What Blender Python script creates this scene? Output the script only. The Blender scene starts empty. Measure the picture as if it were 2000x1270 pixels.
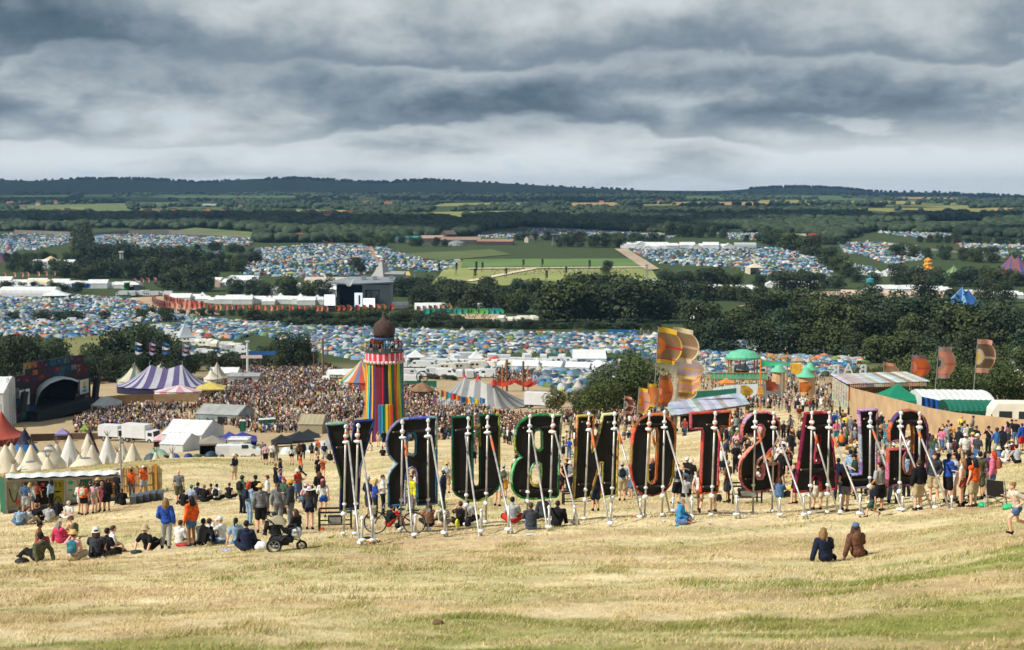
# Hillside festival scene: terrain, sky, camps, stages, letters, people
import bpy,bmesh,math,random
import numpy as np
from mathutils import Vector,Matrix,Euler
random.seed(7);RNG=np.random.default_rng(7)
S=bpy.context.scene
COL=S.collection
PI=math.pi
R=math.radians
F=2778.0
TH=math.atan(260.0/F)
CT,ST=math.cos(TH),math.sin(TH)
EXPO=0.25;SKY_OFF=(28.0,32.0,41.0);SKY_PH=0.0;GRASS=1.0;HAZE=4.4e-5;SKY_B=0.505;SKY_SAW=.21
cd=bpy.data.cameras.new('camera');cam=bpy.data.objects.new('camera',cd);COL.objects.link(cam)
cd.lens=50.0;cd.sensor_width=36.0;cd.clip_start=0.3;cd.clip_end=60000
cam.rotation_euler=(PI/2-TH,0,0)
S.camera=cam
cd.dof.use_dof=True;cd.dof.focus_distance=48.0;cd.dof.aperture_fstop=2.0
LY=[10,14,17,25,35,41,46,60,80,105,120,150,200,260,330,420,520,650,800,950,1100,1300,1600,2200,3200,4500,6500,9000,13000]
FAR=[752,705,652,614,580,553,508,470,434,411,396]
COLS={0:[1400,1315,1270,1180,1125,1103,1088,1050,1000,940,926,935,930,870,822]+FAR+[377,351,362],400:[1400,1315,1265,1174,1112,1086,1068,1022,966,912,897,893,898,862,816]+FAR+[377,354,364],600:[1400,1315,1262,1172,1105,1076,1055,1012,968,930,908,892,885,850,806]+FAR+[377,353,364],800:[1400,1315,1262,1172,1105,1074,1050,1006,960,916,892,868,855,832,800]+FAR+[378,356,366],1000:[1400,1315,1262,1172,1103,1068,1040,1000,955,908,892,868,845,822,797]+FAR+[379,361,370],1300:[1400,1315,1262,1170,1100,1062,1032,985,935,888,870,845,815,800,785]+FAR+[381,371,376],1600:[1400,1315,1258,1166,1096,1053,1024,970,915,864,843,815,800,793,780]+FAR+[383,371,376],2000:[1390,1295,1228,1116,1040,1008,990,917,893,852,840,822,808,795,780]+FAR+[388,384,388],}
def pchip(xk,yk,x):
 xk=np.asarray(xk,float);yk=np.asarray(yk,float)
 h=np.diff(xk);h=h.reshape((-1,)+(1,)*(yk.ndim-1));d=np.diff(yk,axis=0)/h
 m=np.zeros_like(yk)
 m[0]=d[0];m[-1]=d[-1]
 a,b=d[:-1],d[1:]
 w1,w2=2*h[1:]+h[:-1],h[1:]+2*h[:-1]
 with np.errstate(divide='ignore',invalid='ignore'):
  hm=(w1+w2)/(w1/a+w2/b)
 m[1:-1]=np.where(a*b>0,hm,0)
 i=np.clip(np.searchsorted(xk,x)-1,0,len(xk)-2)
 hh=h[i];t=((x-xk[i])/np.diff(xk)[i]).reshape((-1,)+(1,)*(yk.ndim-1))
 return ((1+2*t)*(1-t)**2*yk[i]+t*(1-t)**2*hh*m[i]+t*t*(3-2*t)*yk[i+1]+t*t*(t-1)*hh*m[i+1])
NLY=2600
LYF=np.linspace(math.log(10),math.log(13000),NLY)
PXS=np.arange(-1600,3601,25.0)
_ck=sorted(COLS);_tab=np.array([COLS[c] for c in _ck],float)
_prof=pchip(np.log(np.array(LY,float)),_tab.T,LYF)
PY=pchip(_ck,_prof.T,np.clip(PXS,0,2000))
_sk={0:0,60:2,150:-3,250:-4,330:-2,400:2,470:-3,560:-5,640:-2,740:1,830:-5,900:-4,1000:-2,1100:0,1250:1,1400:2,1480:-3,1560:-6,1640:-3,1720:2,1850:-1,2000:0}
_skv=pchip(sorted(_sk),[_sk[k] for k in sorted(_sk)],np.clip(PXS,0,2000))
_wt=np.clip((LYF-math.log(5500))/(math.log(8500)-math.log(5500)),0,1)
PY+=_skv[:,None]*_wt[None,:]
def _py(px,ly):
 a=np.clip((px-PXS[0])/25.0,0,len(PXS)-1.001);i=a.astype(int);fa=a-i
 b=np.clip((ly-LYF[0])/(LYF[1]-LYF[0]),0,NLY-1.001);j=b.astype(int);fb=b-j
 return (PY[i,j]*(1-fa)+PY[i+1,j]*fa)*(1-fb)+(PY[i,j+1]*(1-fa)+PY[i+1,j+1]*fa)*fb
def bumps(X,Y):
 n=0.05*np.sin(X*.9+1.3*np.sin(Y*.31))*np.sin(Y*.8+.7*np.sin(X*.43))+0.03*np.sin(X*2.3+Y*1.1)*np.sin(Y*1.9-X*.7)
 return n*np.clip((Y-12)/6,0,1)*np.clip((140-Y)/60,0,1)
def HZ(X,Y):
 X=np.atleast_1d(np.asarray(X,float));Y=np.atleast_1d(np.asarray(Y,float))
 Yc=np.clip(Y,14.0,12990);ly=np.log(Yc)
 w=np.ones_like(X)
 for _ in range(4):
  py=_py(1000+F*X*w/Yc,ly);v=(635-py)/F;w=CT+v*ST
 z=Yc*(-ST+v*CT)/w
 return z+np.where(Y<14,(14-Y)*.2,0)+bumps(X,Y)
def hz(x,y): return float(HZ(x,y)[0])
def at(px,py,Y):
 """point on the sight line through photo pixel (px,py) at depth Y"""
 u=(px-1000)/F;v=(635-py)/F;w=CT+v*ST
 return Vector((Y*u/w,Y,Y*(-ST+v*CT)/w))
def gp(px,Y):
 x=Y*(px-1000)/F
 for _ in range(3):
  z=hz(x,Y);v=(z/Y*CT+ST)/(CT-z/Y*ST);x=Y*(px-1000)/F/(CT+v*ST)
 return Vector((x,Y,hz(x,Y)))
def G(px,py,ymin=0,ymax=1e9):
 a=(px-PXS[0])/25.0;i=int(a);fa=a-i
 prof=PY[i]*(1-fa)+PY[i+1]*fa
 ys=np.exp(LYF);ok=np.nonzero((prof<=py)&(ys>=ymin)&(ys<=ymax))[0]
 j=ok[0] if len(ok) else NLY-1
 if j>0 and ys[j-1]>=ymin and prof[j-1]>py:
  t=(prof[j-1]-py)/(prof[j-1]-prof[j]+1e-9);y=ys[j-1]*(1-t)+ys[j]*t
 else:y=ys[j]
 p=at(px,py,y);p.z=hz(p.x,p.y); return p
def mpp(Y): return Y/F
def up(px,py,Y,g): return at(px,py,Y).z-g.z
MATS={}
def _nt(name):
 m=bpy.data.materials.new(name);m.use_nodes=True
 return m,m.node_tree,m.node_tree.nodes['Principled BSDF']
def N(nt,t,**kw):
 n=nt.nodes.new(t)
 for k,v in kw.items():setattr(n,k,v)
 return n
def _vary(nt,colsock,amt,scale,coord='Object',bsdf=None):
 tc=N(nt,'ShaderNodeTexCoord');no=N(nt,'ShaderNodeTexNoise');no.inputs['Scale'].default_value=scale;no.inputs['Detail'].default_value=4
 nt.links.new(tc.outputs[coord],no.inputs['Vector'])
 mr=N(nt,'ShaderNodeMapRange');mr.inputs[1].default_value=.3;mr.inputs[2].default_value=.7;mr.inputs[3].default_value=1-amt;mr.inputs[4].default_value=1+amt*.6
 nt.links.new(no.outputs['Fac'],mr.inputs[0])
 mx=N(nt,'ShaderNodeVectorMath',operation='SCALE');nt.links.new(colsock,mx.inputs[0]);nt.links.new(mr.outputs[0],mx.inputs['Scale'])
 nt.links.new(mx.outputs[0],bsdf.inputs['Base Color']); return no
def mat(rgb,rough=.8,amt=.18,scale=3.0,metal=0.0,bump=0.0,name='paint',trans=0.0):
 key=(name,tuple(round(c,3) for c in rgb),rough,amt,scale,metal,bump,trans)
 if key in MATS: return MATS[key]
 m,nt,b=_nt(name)
 b.inputs['Roughness'].default_value=rough;b.inputs['Metallic'].default_value=metal
 b.inputs['Specular IOR Level'].default_value=.3
 rg=N(nt,'ShaderNodeRGB');rg.outputs[0].default_value=(*rgb,1)
 no=_vary(nt,rg.outputs[0],amt,scale,'Object',b)
 if bump:
  bp=N(nt,'ShaderNodeBump');bp.inputs['Strength'].default_value=bump;bp.inputs['Distance'].default_value=.05
  nt.links.new(no.outputs['Fac'],bp.inputs['Height']);nt.links.new(bp.outputs[0],b.inputs['Normal'])
 m.diffuse_color=(*rgb,1);MATS[key]=m; return m
def omat(name,rough=.85,amt=.2,scale=6.0,bump=.0,sss=0):
 """colour comes from the object's own colour setting"""
 key=('o',name)
 if key in MATS: return MATS[key]
 m,nt,b=_nt(name);b.inputs['Roughness'].default_value=rough;b.inputs['Specular IOR Level'].default_value=.25
 oi=N(nt,'ShaderNodeObjectInfo');no=_vary(nt,oi.outputs['Color'],amt,scale,'Object',b)
 if bump:
  bp=N(nt,'ShaderNodeBump');bp.inputs['Strength'].default_value=bump;bp.inputs['Distance'].default_value=.03
  nt.links.new(no.outputs['Fac'],bp.inputs['Height']);nt.links.new(bp.outputs[0],b.inputs['Normal'])
 MATS[key]=m; return m
def vmat(name,rough=.85,amt=.12,scale=2.0,bump=0.0,trans=0.0):
 """colour comes from the per-face colour layer 'Col'"""
 key=('v',name)
 if key in MATS: return MATS[key]
 m,nt,b=_nt(name);b.inputs['Roughness'].default_value=rough;b.inputs['Specular IOR Level'].default_value=.2
 a=N(nt,'ShaderNodeAttribute',attribute_name='Col');no=_vary(nt,a.outputs['Color'],amt,scale,'Object',b)
 if bump:
  bp=N(nt,'ShaderNodeBump');bp.inputs['Strength'].default_value=bump;bp.inputs['Distance'].default_value=.1
  nt.links.new(no.outputs['Fac'],bp.inputs['Height']);nt.links.new(bp.outputs[0],b.inputs['Normal'])
 MATS[key]=m; return m
def emat(rgb,s,name='screen'):
 m,nt,b=_nt(name);b.inputs['Base Color'].default_value=(*rgb,1);b.inputs['Emission Color'].default_value=(*rgb,1);b.inputs['Emission Strength'].default_value=s
 return m
def srgb(r,g,b):
 return tuple(((c/255)/12.92 if c/255<.04045 else ((c/255+.055)/1.055)**2.4) for c in (r,g,b))
class MB:
 def __init__(s):s.v=[];s.f=[];s.c=[];s.col=None;s.smooth=False;s.sm=[]
 def _add(s,vs,fs,col=None):
  o=len(s.v);s.v.extend([tuple(p) for p in vs]);s.f.extend([tuple(i+o for i in f) for f in fs])
  c=col if col is not None else s.col
  s.c.extend([c]*len(fs));s.sm.extend([s.smooth]*len(fs)); return s
 def box(s,c,d,rz=0.0,col=None,M=None,taper=1.0):
  x,y,z=d[0]/2,d[1]/2,d[2]/2;k=taper
  vs=[(-x,-y,-z),(x,-y,-z),(x,y,-z),(-x,y,-z),(-x*k,-y*k,z),(x*k,-y*k,z),(x*k,y*k,z),(-x*k,y*k,z)]
  m=Matrix.Translation(c)@(M if M is not None else Matrix.Rotation(rz,4,'Z'))
  return s._add([m@Vector(p) for p in vs],[(0,3,2,1),(4,5,6,7),(0,1,5,4),(1,2,6,5),(2,3,7,6),(3,0,4,7)],col)
 def bar(s,a,b,w,h=None,col=None):
  a=Vector(a);b=Vector(b);d=b-a;L=d.length
  if L<1e-6: return s
  q=d.to_track_quat('X','Z').to_matrix().to_4x4();h=h or w
  return s.box((a+b)/2,(L,w,h),col=col,M=q)
 def tube(s,pts,r,n=8,col=None,cap=True,closed=False):
  pts=[Vector(p) for p in pts];rs=r if isinstance(r,(list,tuple)) else [r]*len(pts)
  vs=[];K=len(pts);up_=None
  for i,p in enumerate(pts):
   if closed:t=pts[(i+1)%K]-pts[i-1]
   else:t=pts[min(i+1,K-1)]-pts[max(i-1,0)]
   t=t.normalized() if t.length>1e-9 else Vector((0,0,1))
   if up_ is None:up_=Vector((0,0,1)) if abs(t.z)<.9 else Vector((0,1,0))
   a=t.cross(up_)
   if a.length<1e-4:a=t.cross(Vector((1,0,0)))
   a.normalize();b=a.cross(t).normalized();up_=b
   for k in range(n):
    w=2*PI*k/n;vs.append(p+(a*math.cos(w)+b*math.sin(w))*rs[i])
  fs=[]
  for i in range(K if closed else K-1):
   j=(i+1)%K
   for k in range(n):fs.append((i*n+k,i*n+(k+1)%n,j*n+(k+1)%n,j*n+k))
  if cap and not closed:fs.append(tuple(range(n))[::-1]);fs.append(tuple((K-1)*n+k for k in range(n)))
  return s._add(vs,fs,col)
 def lathe(s,prof,n=16,c=(0,0,0),col=None,colf=None,sy=1.0,a0=0.0):
  vs=[];fs=[]
  for r,z in prof:
   for k in range(n):
    w=2*PI*k/n+a0;vs.append((c[0]+r*math.cos(w),c[1]+r*math.sin(w)*sy,c[2]+z))
  o=len(s.f)
  for i in range(len(prof)-1):
   for k in range(n):fs.append((i*n+k,i*n+(k+1)%n,(i+1)*n+(k+1)%n,(i+1)*n+k))
  s._add(vs,fs,col)
  if colf:
   q=0
   for i in range(len(prof)-1):
    for k in range(n):s.c[o+q]=colf(i,k);q+=1
  return s
 def quad(s,a,b,c,d,col=None): return s._add([a,b,c,d],[(0,1,2,3)],col)
 def tri(s,a,b,c,col=None): return s._add([a,b,c],[(0,1,2)],col)
 def grid(s,fn,nu,nv,colf=None,col=None):
  vs=[fn(i/nu,j/nv) for j in range(nv+1) for i in range(nu+1)]
  o=len(s.f);fs=[(j*(nu+1)+i,j*(nu+1)+i+1,(j+1)*(nu+1)+i+1,(j+1)*(nu+1)+i) for j in range(nv) for i in range(nu)]
  s._add(vs,fs,col)
  if colf:
   q=0
   for j in range(nv):
    for i in range(nu):s.c[o+q]=colf((i+.5)/nu,(j+.5)/nv);q+=1
  return s
 def ell(s,c,r,nu=12,nv=8,col=None,M=None):
  vs=[];fs=[]
  for j in range(nv+1):
   t=PI*j/nv
   for i in range(nu):
    a=2*PI*i/nu;p=Vector((r[0]*math.sin(t)*math.cos(a),r[1]*math.sin(t)*math.sin(a),r[2]*math.cos(t)))
    if M is not None:p=M@p
    vs.append(p+Vector(c))
  for j in range(nv):
   for i in range(nu):fs.append((j*nu+i,(j+1)*nu+i,(j+1)*nu+(i+1)%nu,j*nu+(i+1)%nu))
  return s._add(vs,fs,col)
 def prism(s,poly,z0,z1,col=None):
  n=len(poly);vs=[(p[0],p[1],z0) for p in poly]+[(p[0],p[1],z1) for p in poly]
  return s._add(vs,[tuple(range(n))[::-1],tuple(range(n,2*n))]+[(i,(i+1)%n,n+(i+1)%n,n+i) for i in range(n)],col)
 def mesh(s,name,mats):
  me=bpy.data.meshes.new(name);me.from_pydata(s.v,[],s.f)
  if any(c is not None for c in s.c):
   at_=me.attributes.new('Col','FLOAT_COLOR','CORNER');arr=np.ones((len(me.loops),4),np.float32)
   cnt=np.array([len(f) for f in s.f]);fc=np.array([(c if c is not None else (.5,.5,.5))[:3] for c in s.c],np.float32)
   arr[:,:3]=np.repeat(fc,cnt,axis=0);at_.data.foreach_set('color',arr.ravel())
  if any(s.sm):me.polygons.foreach_set('use_smooth',s.sm)
  for m in (mats if isinstance(mats,(list,tuple)) else [mats]):me.materials.append(m)
  me.update(); return me
 def build(s,name,mats,parent=None,loc=None):
  o=bpy.data.objects.new(name,s.mesh(name,mats));COL.objects.link(o)
  if parent is not None:o.parent=parent
  if loc is not None:o.location=loc
  return o
def tag(o,label,cat,group=None,kind=None):
 if label:o['label']=label
 if cat:o['category']=cat
 if group:o['group']=group
 if kind:o['kind']=kind
 return o
def thing(name,label,cat,loc,rz=0.0,group=None):
 o=bpy.data.objects.new(name,None);COL.objects.link(o);o.location=loc;o.rotation_euler=(0,0,rz);o.empty_display_size=.3
 return tag(o,label,cat,group)
def dup(o,parent=None,kids=None):
 c=o.copy();COL.objects.link(c)
 if parent is not None:c.parent=parent
 for ch in list(o.children):dup(ch,c)
 return c
def copy_to(o,loc,rz=0.0,sc=None,label=None,group=None):
 c=dup(o);c.location=loc;c.rotation_euler=(0,0,rz)
 if sc is not None:c.scale=sc if isinstance(sc,(tuple,list)) else (sc,sc,sc)
 if label:c['label']=label
 if group:c['group']=group
 return c
def shape2d(name,outer,holes,depth,m,parent=None):
 """filled outline in local X,Z extruded along local Y"""
 cu=bpy.data.curves.new(name,'CURVE');cu.dimensions='2D';cu.fill_mode='BOTH';cu.extrude=depth/2
 for pl in [outer]+list(holes):
  sp=cu.splines.new('POLY');sp.points.add(len(pl)-1);sp.use_cyclic_u=True
  for i,p in enumerate(pl):sp.points[i].co=(p[0],p[1],0,1)
 t=bpy.data.objects.new('t',cu);COL.objects.link(t);dg=bpy.context.evaluated_depsgraph_get()
 me=bpy.data.meshes.new_from_object(t.evaluated_get(dg));bpy.data.objects.remove(t);bpy.data.curves.remove(cu)
 me.transform(Matrix.Rotation(PI/2,4,'X'));me.name=name
 me.materials.clear();me.materials.append(m)
 o=bpy.data.objects.new(name,me);COL.objects.link(o)
 if parent is not None:o.parent=parent
 return o
def textmesh(name,body,size,depth,m,parent=None,loc=(0,0,0),rot=(PI/2,0,0),align='CENTER',bold=0.0):
 cu=bpy.data.curves.new(name,'FONT');cu.body=body;cu.size=size;cu.extrude=depth/2;cu.align_x=align;cu.align_y='CENTER';cu.offset=bold
 t=bpy.data.objects.new('t',cu);COL.objects.link(t);dg=bpy.context.evaluated_depsgraph_get()
 me=bpy.data.meshes.new_from_object(t.evaluated_get(dg));bpy.data.objects.remove(t);bpy.data.curves.remove(cu)
 me.name=name;me.materials.clear();me.materials.append(m)
 o=bpy.data.objects.new(name,me);COL.objects.link(o);o.parent=parent;o.location=loc;o.rotation_euler=rot
 return o
SUN=Vector((-0.66,-0.30,0.72)).normalized()
ld=bpy.data.lights.new('sun','SUN');ld.energy=5.0;ld.angle=R(.5);ld.color=(1,.965,.90)
sun=bpy.data.objects.new('sun',ld);COL.objects.link(sun);sun.rotation_euler=(-SUN).to_track_quat('-Z','Y').to_euler()
W=bpy.data.worlds.new('World');S.world=W;W.use_nodes=True
wn=W.node_tree;bg=wn.nodes['Background']
def L(a,b):wn.links.new(a,b)
def math_(op,a,b=None,clamp=False):
 n=N(wn,'ShaderNodeMath',operation=op);n.use_clamp=clamp
 for i,x in enumerate((a,b)):
  if x is None: continue
  if isinstance(x,(int,float)):n.inputs[i].default_value=x
  else:L(x,n.inputs[i])
 return n.outputs[0]
def mrange(x,a,b,c,d,smooth=True):
 n=N(wn,'ShaderNodeMapRange');n.interpolation_type='SMOOTHSTEP' if smooth else 'LINEAR'
 L(x,n.inputs[0]);n.inputs[1].default_value,n.inputs[2].default_value,n.inputs[3].default_value,n.inputs[4].default_value=a,b,c,d
 return n.outputs[0]
sky=N(wn,'ShaderNodeTexSky',sky_type='NISHITA');sky.sun_disc=False;sky.sun_elevation=math.asin(SUN.z);sky.sun_rotation=math.atan2(SUN.x,SUN.y)
tc=N(wn,'ShaderNodeTexCoord');sp=N(wn,'ShaderNodeSeparateXYZ');L(tc.outputs['Generated'],sp.inputs[0])
dx,dy,dz=sp.outputs
el=math_('MAXIMUM',dz,0.0)
gz_=math_('LOGARITHM',math_('ADD',math_('MULTIPLY',el,1/.06),1.0),2.718)
def cvec(hs,vs,off):
 c=N(wn,'ShaderNodeCombineXYZ');L(math_('MULTIPLY',dx,hs),c.inputs[0]);L(math_('MULTIPLY',dy,hs),c.inputs[1]);L(math_('ADD',math_('MULTIPLY',gz_,vs),off),c.inputs[2]); return c.outputs[0]
def noise(vec,scale,detail,rough=.55,off=(0,0,0),dist=0.0):
 mp=N(wn,'ShaderNodeMapping');mp.inputs['Location'].default_value=off;L(vec,mp.inputs[0])
 n=N(wn,'ShaderNodeTexNoise');n.inputs['Scale'].default_value=scale;n.inputs['Detail'].default_value=detail;n.inputs['Roughness'].default_value=rough;n.inputs['Distortion'].default_value=dist
 L(mp.outputs[0],n.inputs['Vector']); return n.outputs['Fac']
def dvec(h,v):
 c=N(wn,'ShaderNodeCombineXYZ');L(math_('MULTIPLY',dx,h),c.inputs[0]);L(math_('MULTIPLY',dy,h),c.inputs[1]);L(math_('MULTIPLY',gz_,v),c.inputs[2]); return c.outputs[0]
big=noise(dvec(4.5,1.3),1.0,2.0,.5,(SKY_OFF[0],SKY_OFF[1],0))
det=noise(dvec(9,3.0),1.0,6.0,.48,(7.3,1.9,SKY_OFF[2]),.2)
fine=noise(dvec(34,8.5),1.0,6.0,.55,(2.2,5.1,0),.2)
az=math_('DIVIDE',dx,math_('MAXIMUM',dy,0.05))
elA=math_('DIVIDE',el,math_('MAXIMUM',dy,0.05))
t1=mrange(elA,0.0,0.06,0.52,0.02)
t2=mrange(elA,0.045,0.07,0.0,-0.08)
t3=mrange(elA,0.08,0.125,0.0,0.12)
tl=math_('MULTIPLY',mrange(az,-0.36,-0.15,1.0,0.0),mrange(elA,0.085,0.125,0.0,-0.40))
tr=math_('MULTIPLY',mrange(az,0.12,0.34,0.0,1.0),mrange(elA,0.03,0.10,0.12,0.03))
s=math_('ADD',math_('MULTIPLY',math_('SUBTRACT',big,.5),.50),math_('MULTIPLY',math_('SUBTRACT',det,.5),.62))
s=math_('ADD',s,math_('MULTIPLY',math_('SUBTRACT',fine,.5),.24))
ph=math_('ADD',math_('MULTIPLY',gz_,2.1),math_('ADD',math_('MULTIPLY',math_('SUBTRACT',det,.5),1.9),math_('ADD',math_('MULTIPLY',math_('SUBTRACT',big,.5),2.2),math_('MULTIPLY',math_('SUBTRACT',fine,.5),.42))))
fr=math_('FRACT',math_('ADD',ph,SKY_PH))
saw=math_('MULTIPLY',mrange(fr,0.0,.82,0.0,1.0),mrange(fr,.82,1.0,1.0,0.0))
s=math_('ADD',s,math_('MULTIPLY',math_('SUBTRACT',saw,.45),mrange(big,.35,.65,SKY_SAW*1.3,SKY_SAW*.6)))
for t in (t1,t2,t3,tl,tr):s=math_('ADD',s,t)
s=math_('ADD',s,SKY_B,True)
rp=N(wn,'ShaderNodeValToRGB');L(s,rp.inputs[0])
cr=rp.color_ramp;cr.elements[0].position=0.0;cr.elements[0].color=(*srgb(52,76,92),1);cr.elements[1].position=1.0;cr.elements[1].color=(*srgb(226,233,236),1)
for p_,c_ in ((.25,(94,113,128)),(.45,(139,152,163)),(.62,(180,189,194)),(.8,(210,217,220))):
 e=cr.elements.new(p_);e.color=(*srgb(*c_),1)
gap=mrange(math_('ADD',math_('MULTIPLY',det,.7),math_('MULTIPLY',fine,.3)),.60,.68,0.0,.35)
gap=math_('MULTIPLY',gap,mrange(elA,.03,.06,1.0,.15))
skm=N(wn,'ShaderNodeVectorMath',operation='SCALE');L(sky.outputs[0],skm.inputs[0]);skm.inputs['Scale'].default_value=.10
cs=N(wn,'ShaderNodeVectorMath',operation='SCALE');L(rp.outputs[0],cs.inputs[0]);cs.inputs['Scale'].default_value=.86
mx=N(wn,'ShaderNodeMix',data_type='RGBA');L(gap,mx.inputs['Factor']);L(cs.outputs[0],mx.inputs['A']);mx.inputs['B'].default_value=(*srgb(160,196,220),1)
L(mx.outputs['Result'],bg.inputs['Color']);bg.inputs['Strength'].default_value=1.0
S.view_settings.view_transform='Standard';S.view_settings.look='None';S.view_settings.exposure=EXPO;S.view_settings.gamma=1
S.cycles.use_denoising=True
S.cycles.max_bounces=5;S.cycles.diffuse_bounces=2;S.cycles.glossy_bounces=2;S.cycles.transmission_bounces=2;S.cycles.transparent_max_bounces=8;S.cycles.volume_bounces=0
S.cycles.sample_clamp_indirect=4.0
m,nt,b=_nt('ground');b.inputs['Roughness'].default_value=.95;b.inputs['Specular IOR Level'].default_value=.1
def gnode(t,**kw): return N(nt,t,**kw)
a=gnode('ShaderNodeAttribute',attribute_name='Col');geo=gnode('ShaderNodeNewGeometry')
def gn(scale,detail,st=(1,1,1),rough=.6):
 mp=gnode('ShaderNodeMapping');mp.inputs['Scale'].default_value=st;nt.links.new(geo.outputs['Position'],mp.inputs[0])
 n=gnode('ShaderNodeTexNoise');n.inputs['Scale'].default_value=scale;n.inputs['Detail'].default_value=detail;n.inputs['Roughness'].default_value=rough
 nt.links.new(mp.outputs[0],n.inputs['Vector']); return n.outputs['Fac']
def gmr(x,a_,b_,c_,d_):
 n=gnode('ShaderNodeMapRange');nt.links.new(x,n.inputs[0])
 for i,q in enumerate((a_,b_,c_,d_)):n.inputs[i+1].default_value=q
 return n.outputs[0]
f1=gmr(gn(3.5,8,(1,.45,1),.7),.3,.7,.72,1.25);f2=gmr(gn(.12,5),.3,.7,.84,1.12)
mm=gnode('ShaderNodeMath',operation='MULTIPLY');nt.links.new(f1,mm.inputs[0]);nt.links.new(f2,mm.inputs[1])
vs_=gnode('ShaderNodeVectorMath',operation='SCALE');nt.links.new(a.outputs['Color'],vs_.inputs[0]);nt.links.new(mm.outputs[0],vs_.inputs['Scale'])
nt.links.new(vs_.outputs[0],b.inputs['Base Color'])
bp=gnode('ShaderNodeBump');bp.inputs['Strength'].default_value=.6;bp.inputs['Distance'].default_value=.12;nt.links.new(gn(5,8,(1,.6,1),.7),bp.inputs['Height']);nt.links.new(bp.outputs[0],b.inputs['Normal'])
GMAT=m
def vnoise(x,y,seed=0,octv=4):
 out=np.zeros_like(x,float);amp=1.0;tot=0
 for o in range(octv):
  xi=np.floor(x).astype(np.int64);yi=np.floor(y).astype(np.int64);fx=x-xi;fy=y-yi
  fx=fx*fx*(3-2*fx);fy=fy*fy*(3-2*fy)
  def h(i,j):
   k=(i*374761393+j*668265263+(seed+o)*1442695041)&0xFFFFFFFF
   k=((k^(k>>13))*1274126177)&0xFFFFFFFF;k=k^(k>>16)
   return (k&0xFFFF)/65535.0
  out+=amp*((h(xi,yi)*(1-fx)+h(xi+1,yi)*fx)*(1-fy)+(h(xi,yi+1)*(1-fx)+h(xi+1,yi+1)*fx)*fy)
  tot+=amp;amp*=.5;x=x*2.03;y=y*2.03
 return out/tot
STRAW=np.array(srgb(212,194,153));GREEN=np.array(srgb(140,142,76));BROWN=np.array(srgb(172,142,104));DUST=np.array(srgb(168,148,116));MEADOW=np.array(srgb(62,74,44))
def green_amount(X,Y):
 g=vnoise(X*.16+3,Y*.35+1,3);g2=vnoise(X*.7,Y*1.3,9)
 a_=np.clip((g*.65+g2*.35-.47)*6,0,1)
 near=np.clip((30-Y)/16,0,1)
 rt=np.clip((X-1-(Y-15)*.22)/4,0,1)*np.clip((38-Y)/10,0,1)*np.clip(vnoise(X*.5+5,Y*.9,41)*3-.7,0,1)
 bank=np.clip((X-19)/3,0,1)*np.clip(1-abs(Y-55)/8,0,1)
 edge=np.clip((-X-12)/15,0,1)*np.clip(1-abs(Y-118)/14,0,1)*.7
 return np.clip(a_*(.45+.55*np.maximum(near,rt))+.55*rt+.55*np.clip((18.5-Y)/3,0,1)*np.clip(vnoise(X*.6,Y*.9,51)*4-1.4,0,1)+.9*bank+edge,0,1)
def ground_col(X,Y):
 g=green_amount(X,Y)[...,None];bn=np.clip((vnoise(X*.25+9,Y*.5,21)-.48)*5,0,1)[...,None]*.6
 c=STRAW*(1-g)+GREEN*g;c=c*(1-bn)+BROWN*bn
 t=np.clip((Y-190)/60,0,1)[...,None];c=c*(1-t)+DUST*t
 t=np.clip((Y-430)/90,0,1)[...,None];c=c*(1-t)+MEADOW*t
 return c
rowY=np.concatenate([np.linspace(-25,14,20),np.exp(np.linspace(math.log(14),math.log(13000),620))[1:]])
ss=np.linspace(-1,1,361);X=[];Yg=[]
half=np.maximum(30,.62*rowY)
GX=half[:,None]*ss[None,:];GY=np.repeat(rowY[:,None],len(ss),1)
GZ=HZ(GX.ravel(),GY.ravel());nv=GX.size
me=bpy.data.meshes.new('ground');nr,nc=GX.shape
idx=np.arange(nv).reshape(nr,nc);quads=np.stack([idx[:-1,:-1],idx[:-1,1:],idx[1:,1:],idx[1:,:-1]],-1).reshape(-1,4)
me.vertices.add(nv);me.vertices.foreach_set('co',np.stack([GX.ravel(),GY.ravel(),GZ],1).astype(np.float32).ravel())
me.loops.add(quads.size);me.loops.foreach_set('vertex_index',quads.ravel().astype(np.int32));me.polygons.add(len(quads));me.polygons.foreach_set('loop_start',np.arange(0,quads.size,4,dtype=np.int32))
me.update(calc_edges=True);me.polygons.foreach_set('use_smooth',np.ones(len(quads),bool))
at_=me.attributes.new('Col','FLOAT_COLOR','POINT');cc=np.ones((nv,4),np.float32);cc[:,:3]=ground_col(GX.ravel(),GY.ravel());at_.data.foreach_set('color',cc.ravel())
me.materials.append(GMAT);ground=bpy.data.objects.new('ground',me);COL.objects.link(ground);ground['kind']='structure'
def rawmesh(name,verts,faces,cols,material):
 """verts (n,3), faces (m,k) one size, cols per vertex"""
 me=bpy.data.meshes.new(name);k=faces.shape[1]
 me.vertices.add(len(verts));me.vertices.foreach_set('co',np.ascontiguousarray(verts,np.float32).ravel())
 me.loops.add(faces.size);me.loops.foreach_set('vertex_index',faces.ravel().astype(np.int32));me.polygons.add(len(faces));me.polygons.foreach_set('loop_start',np.arange(0,faces.size,k,dtype=np.int32))
 me.update(calc_edges=True)
 if cols is not None:
  a_=me.attributes.new('Col','FLOAT_COLOR','POINT');c4=np.ones((len(verts),4),np.float32);c4[:,:3]=cols;a_.data.foreach_set('color',c4.ravel())
 me.materials.append(material);o=bpy.data.objects.new(name,me);COL.objects.link(o); return o
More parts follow.
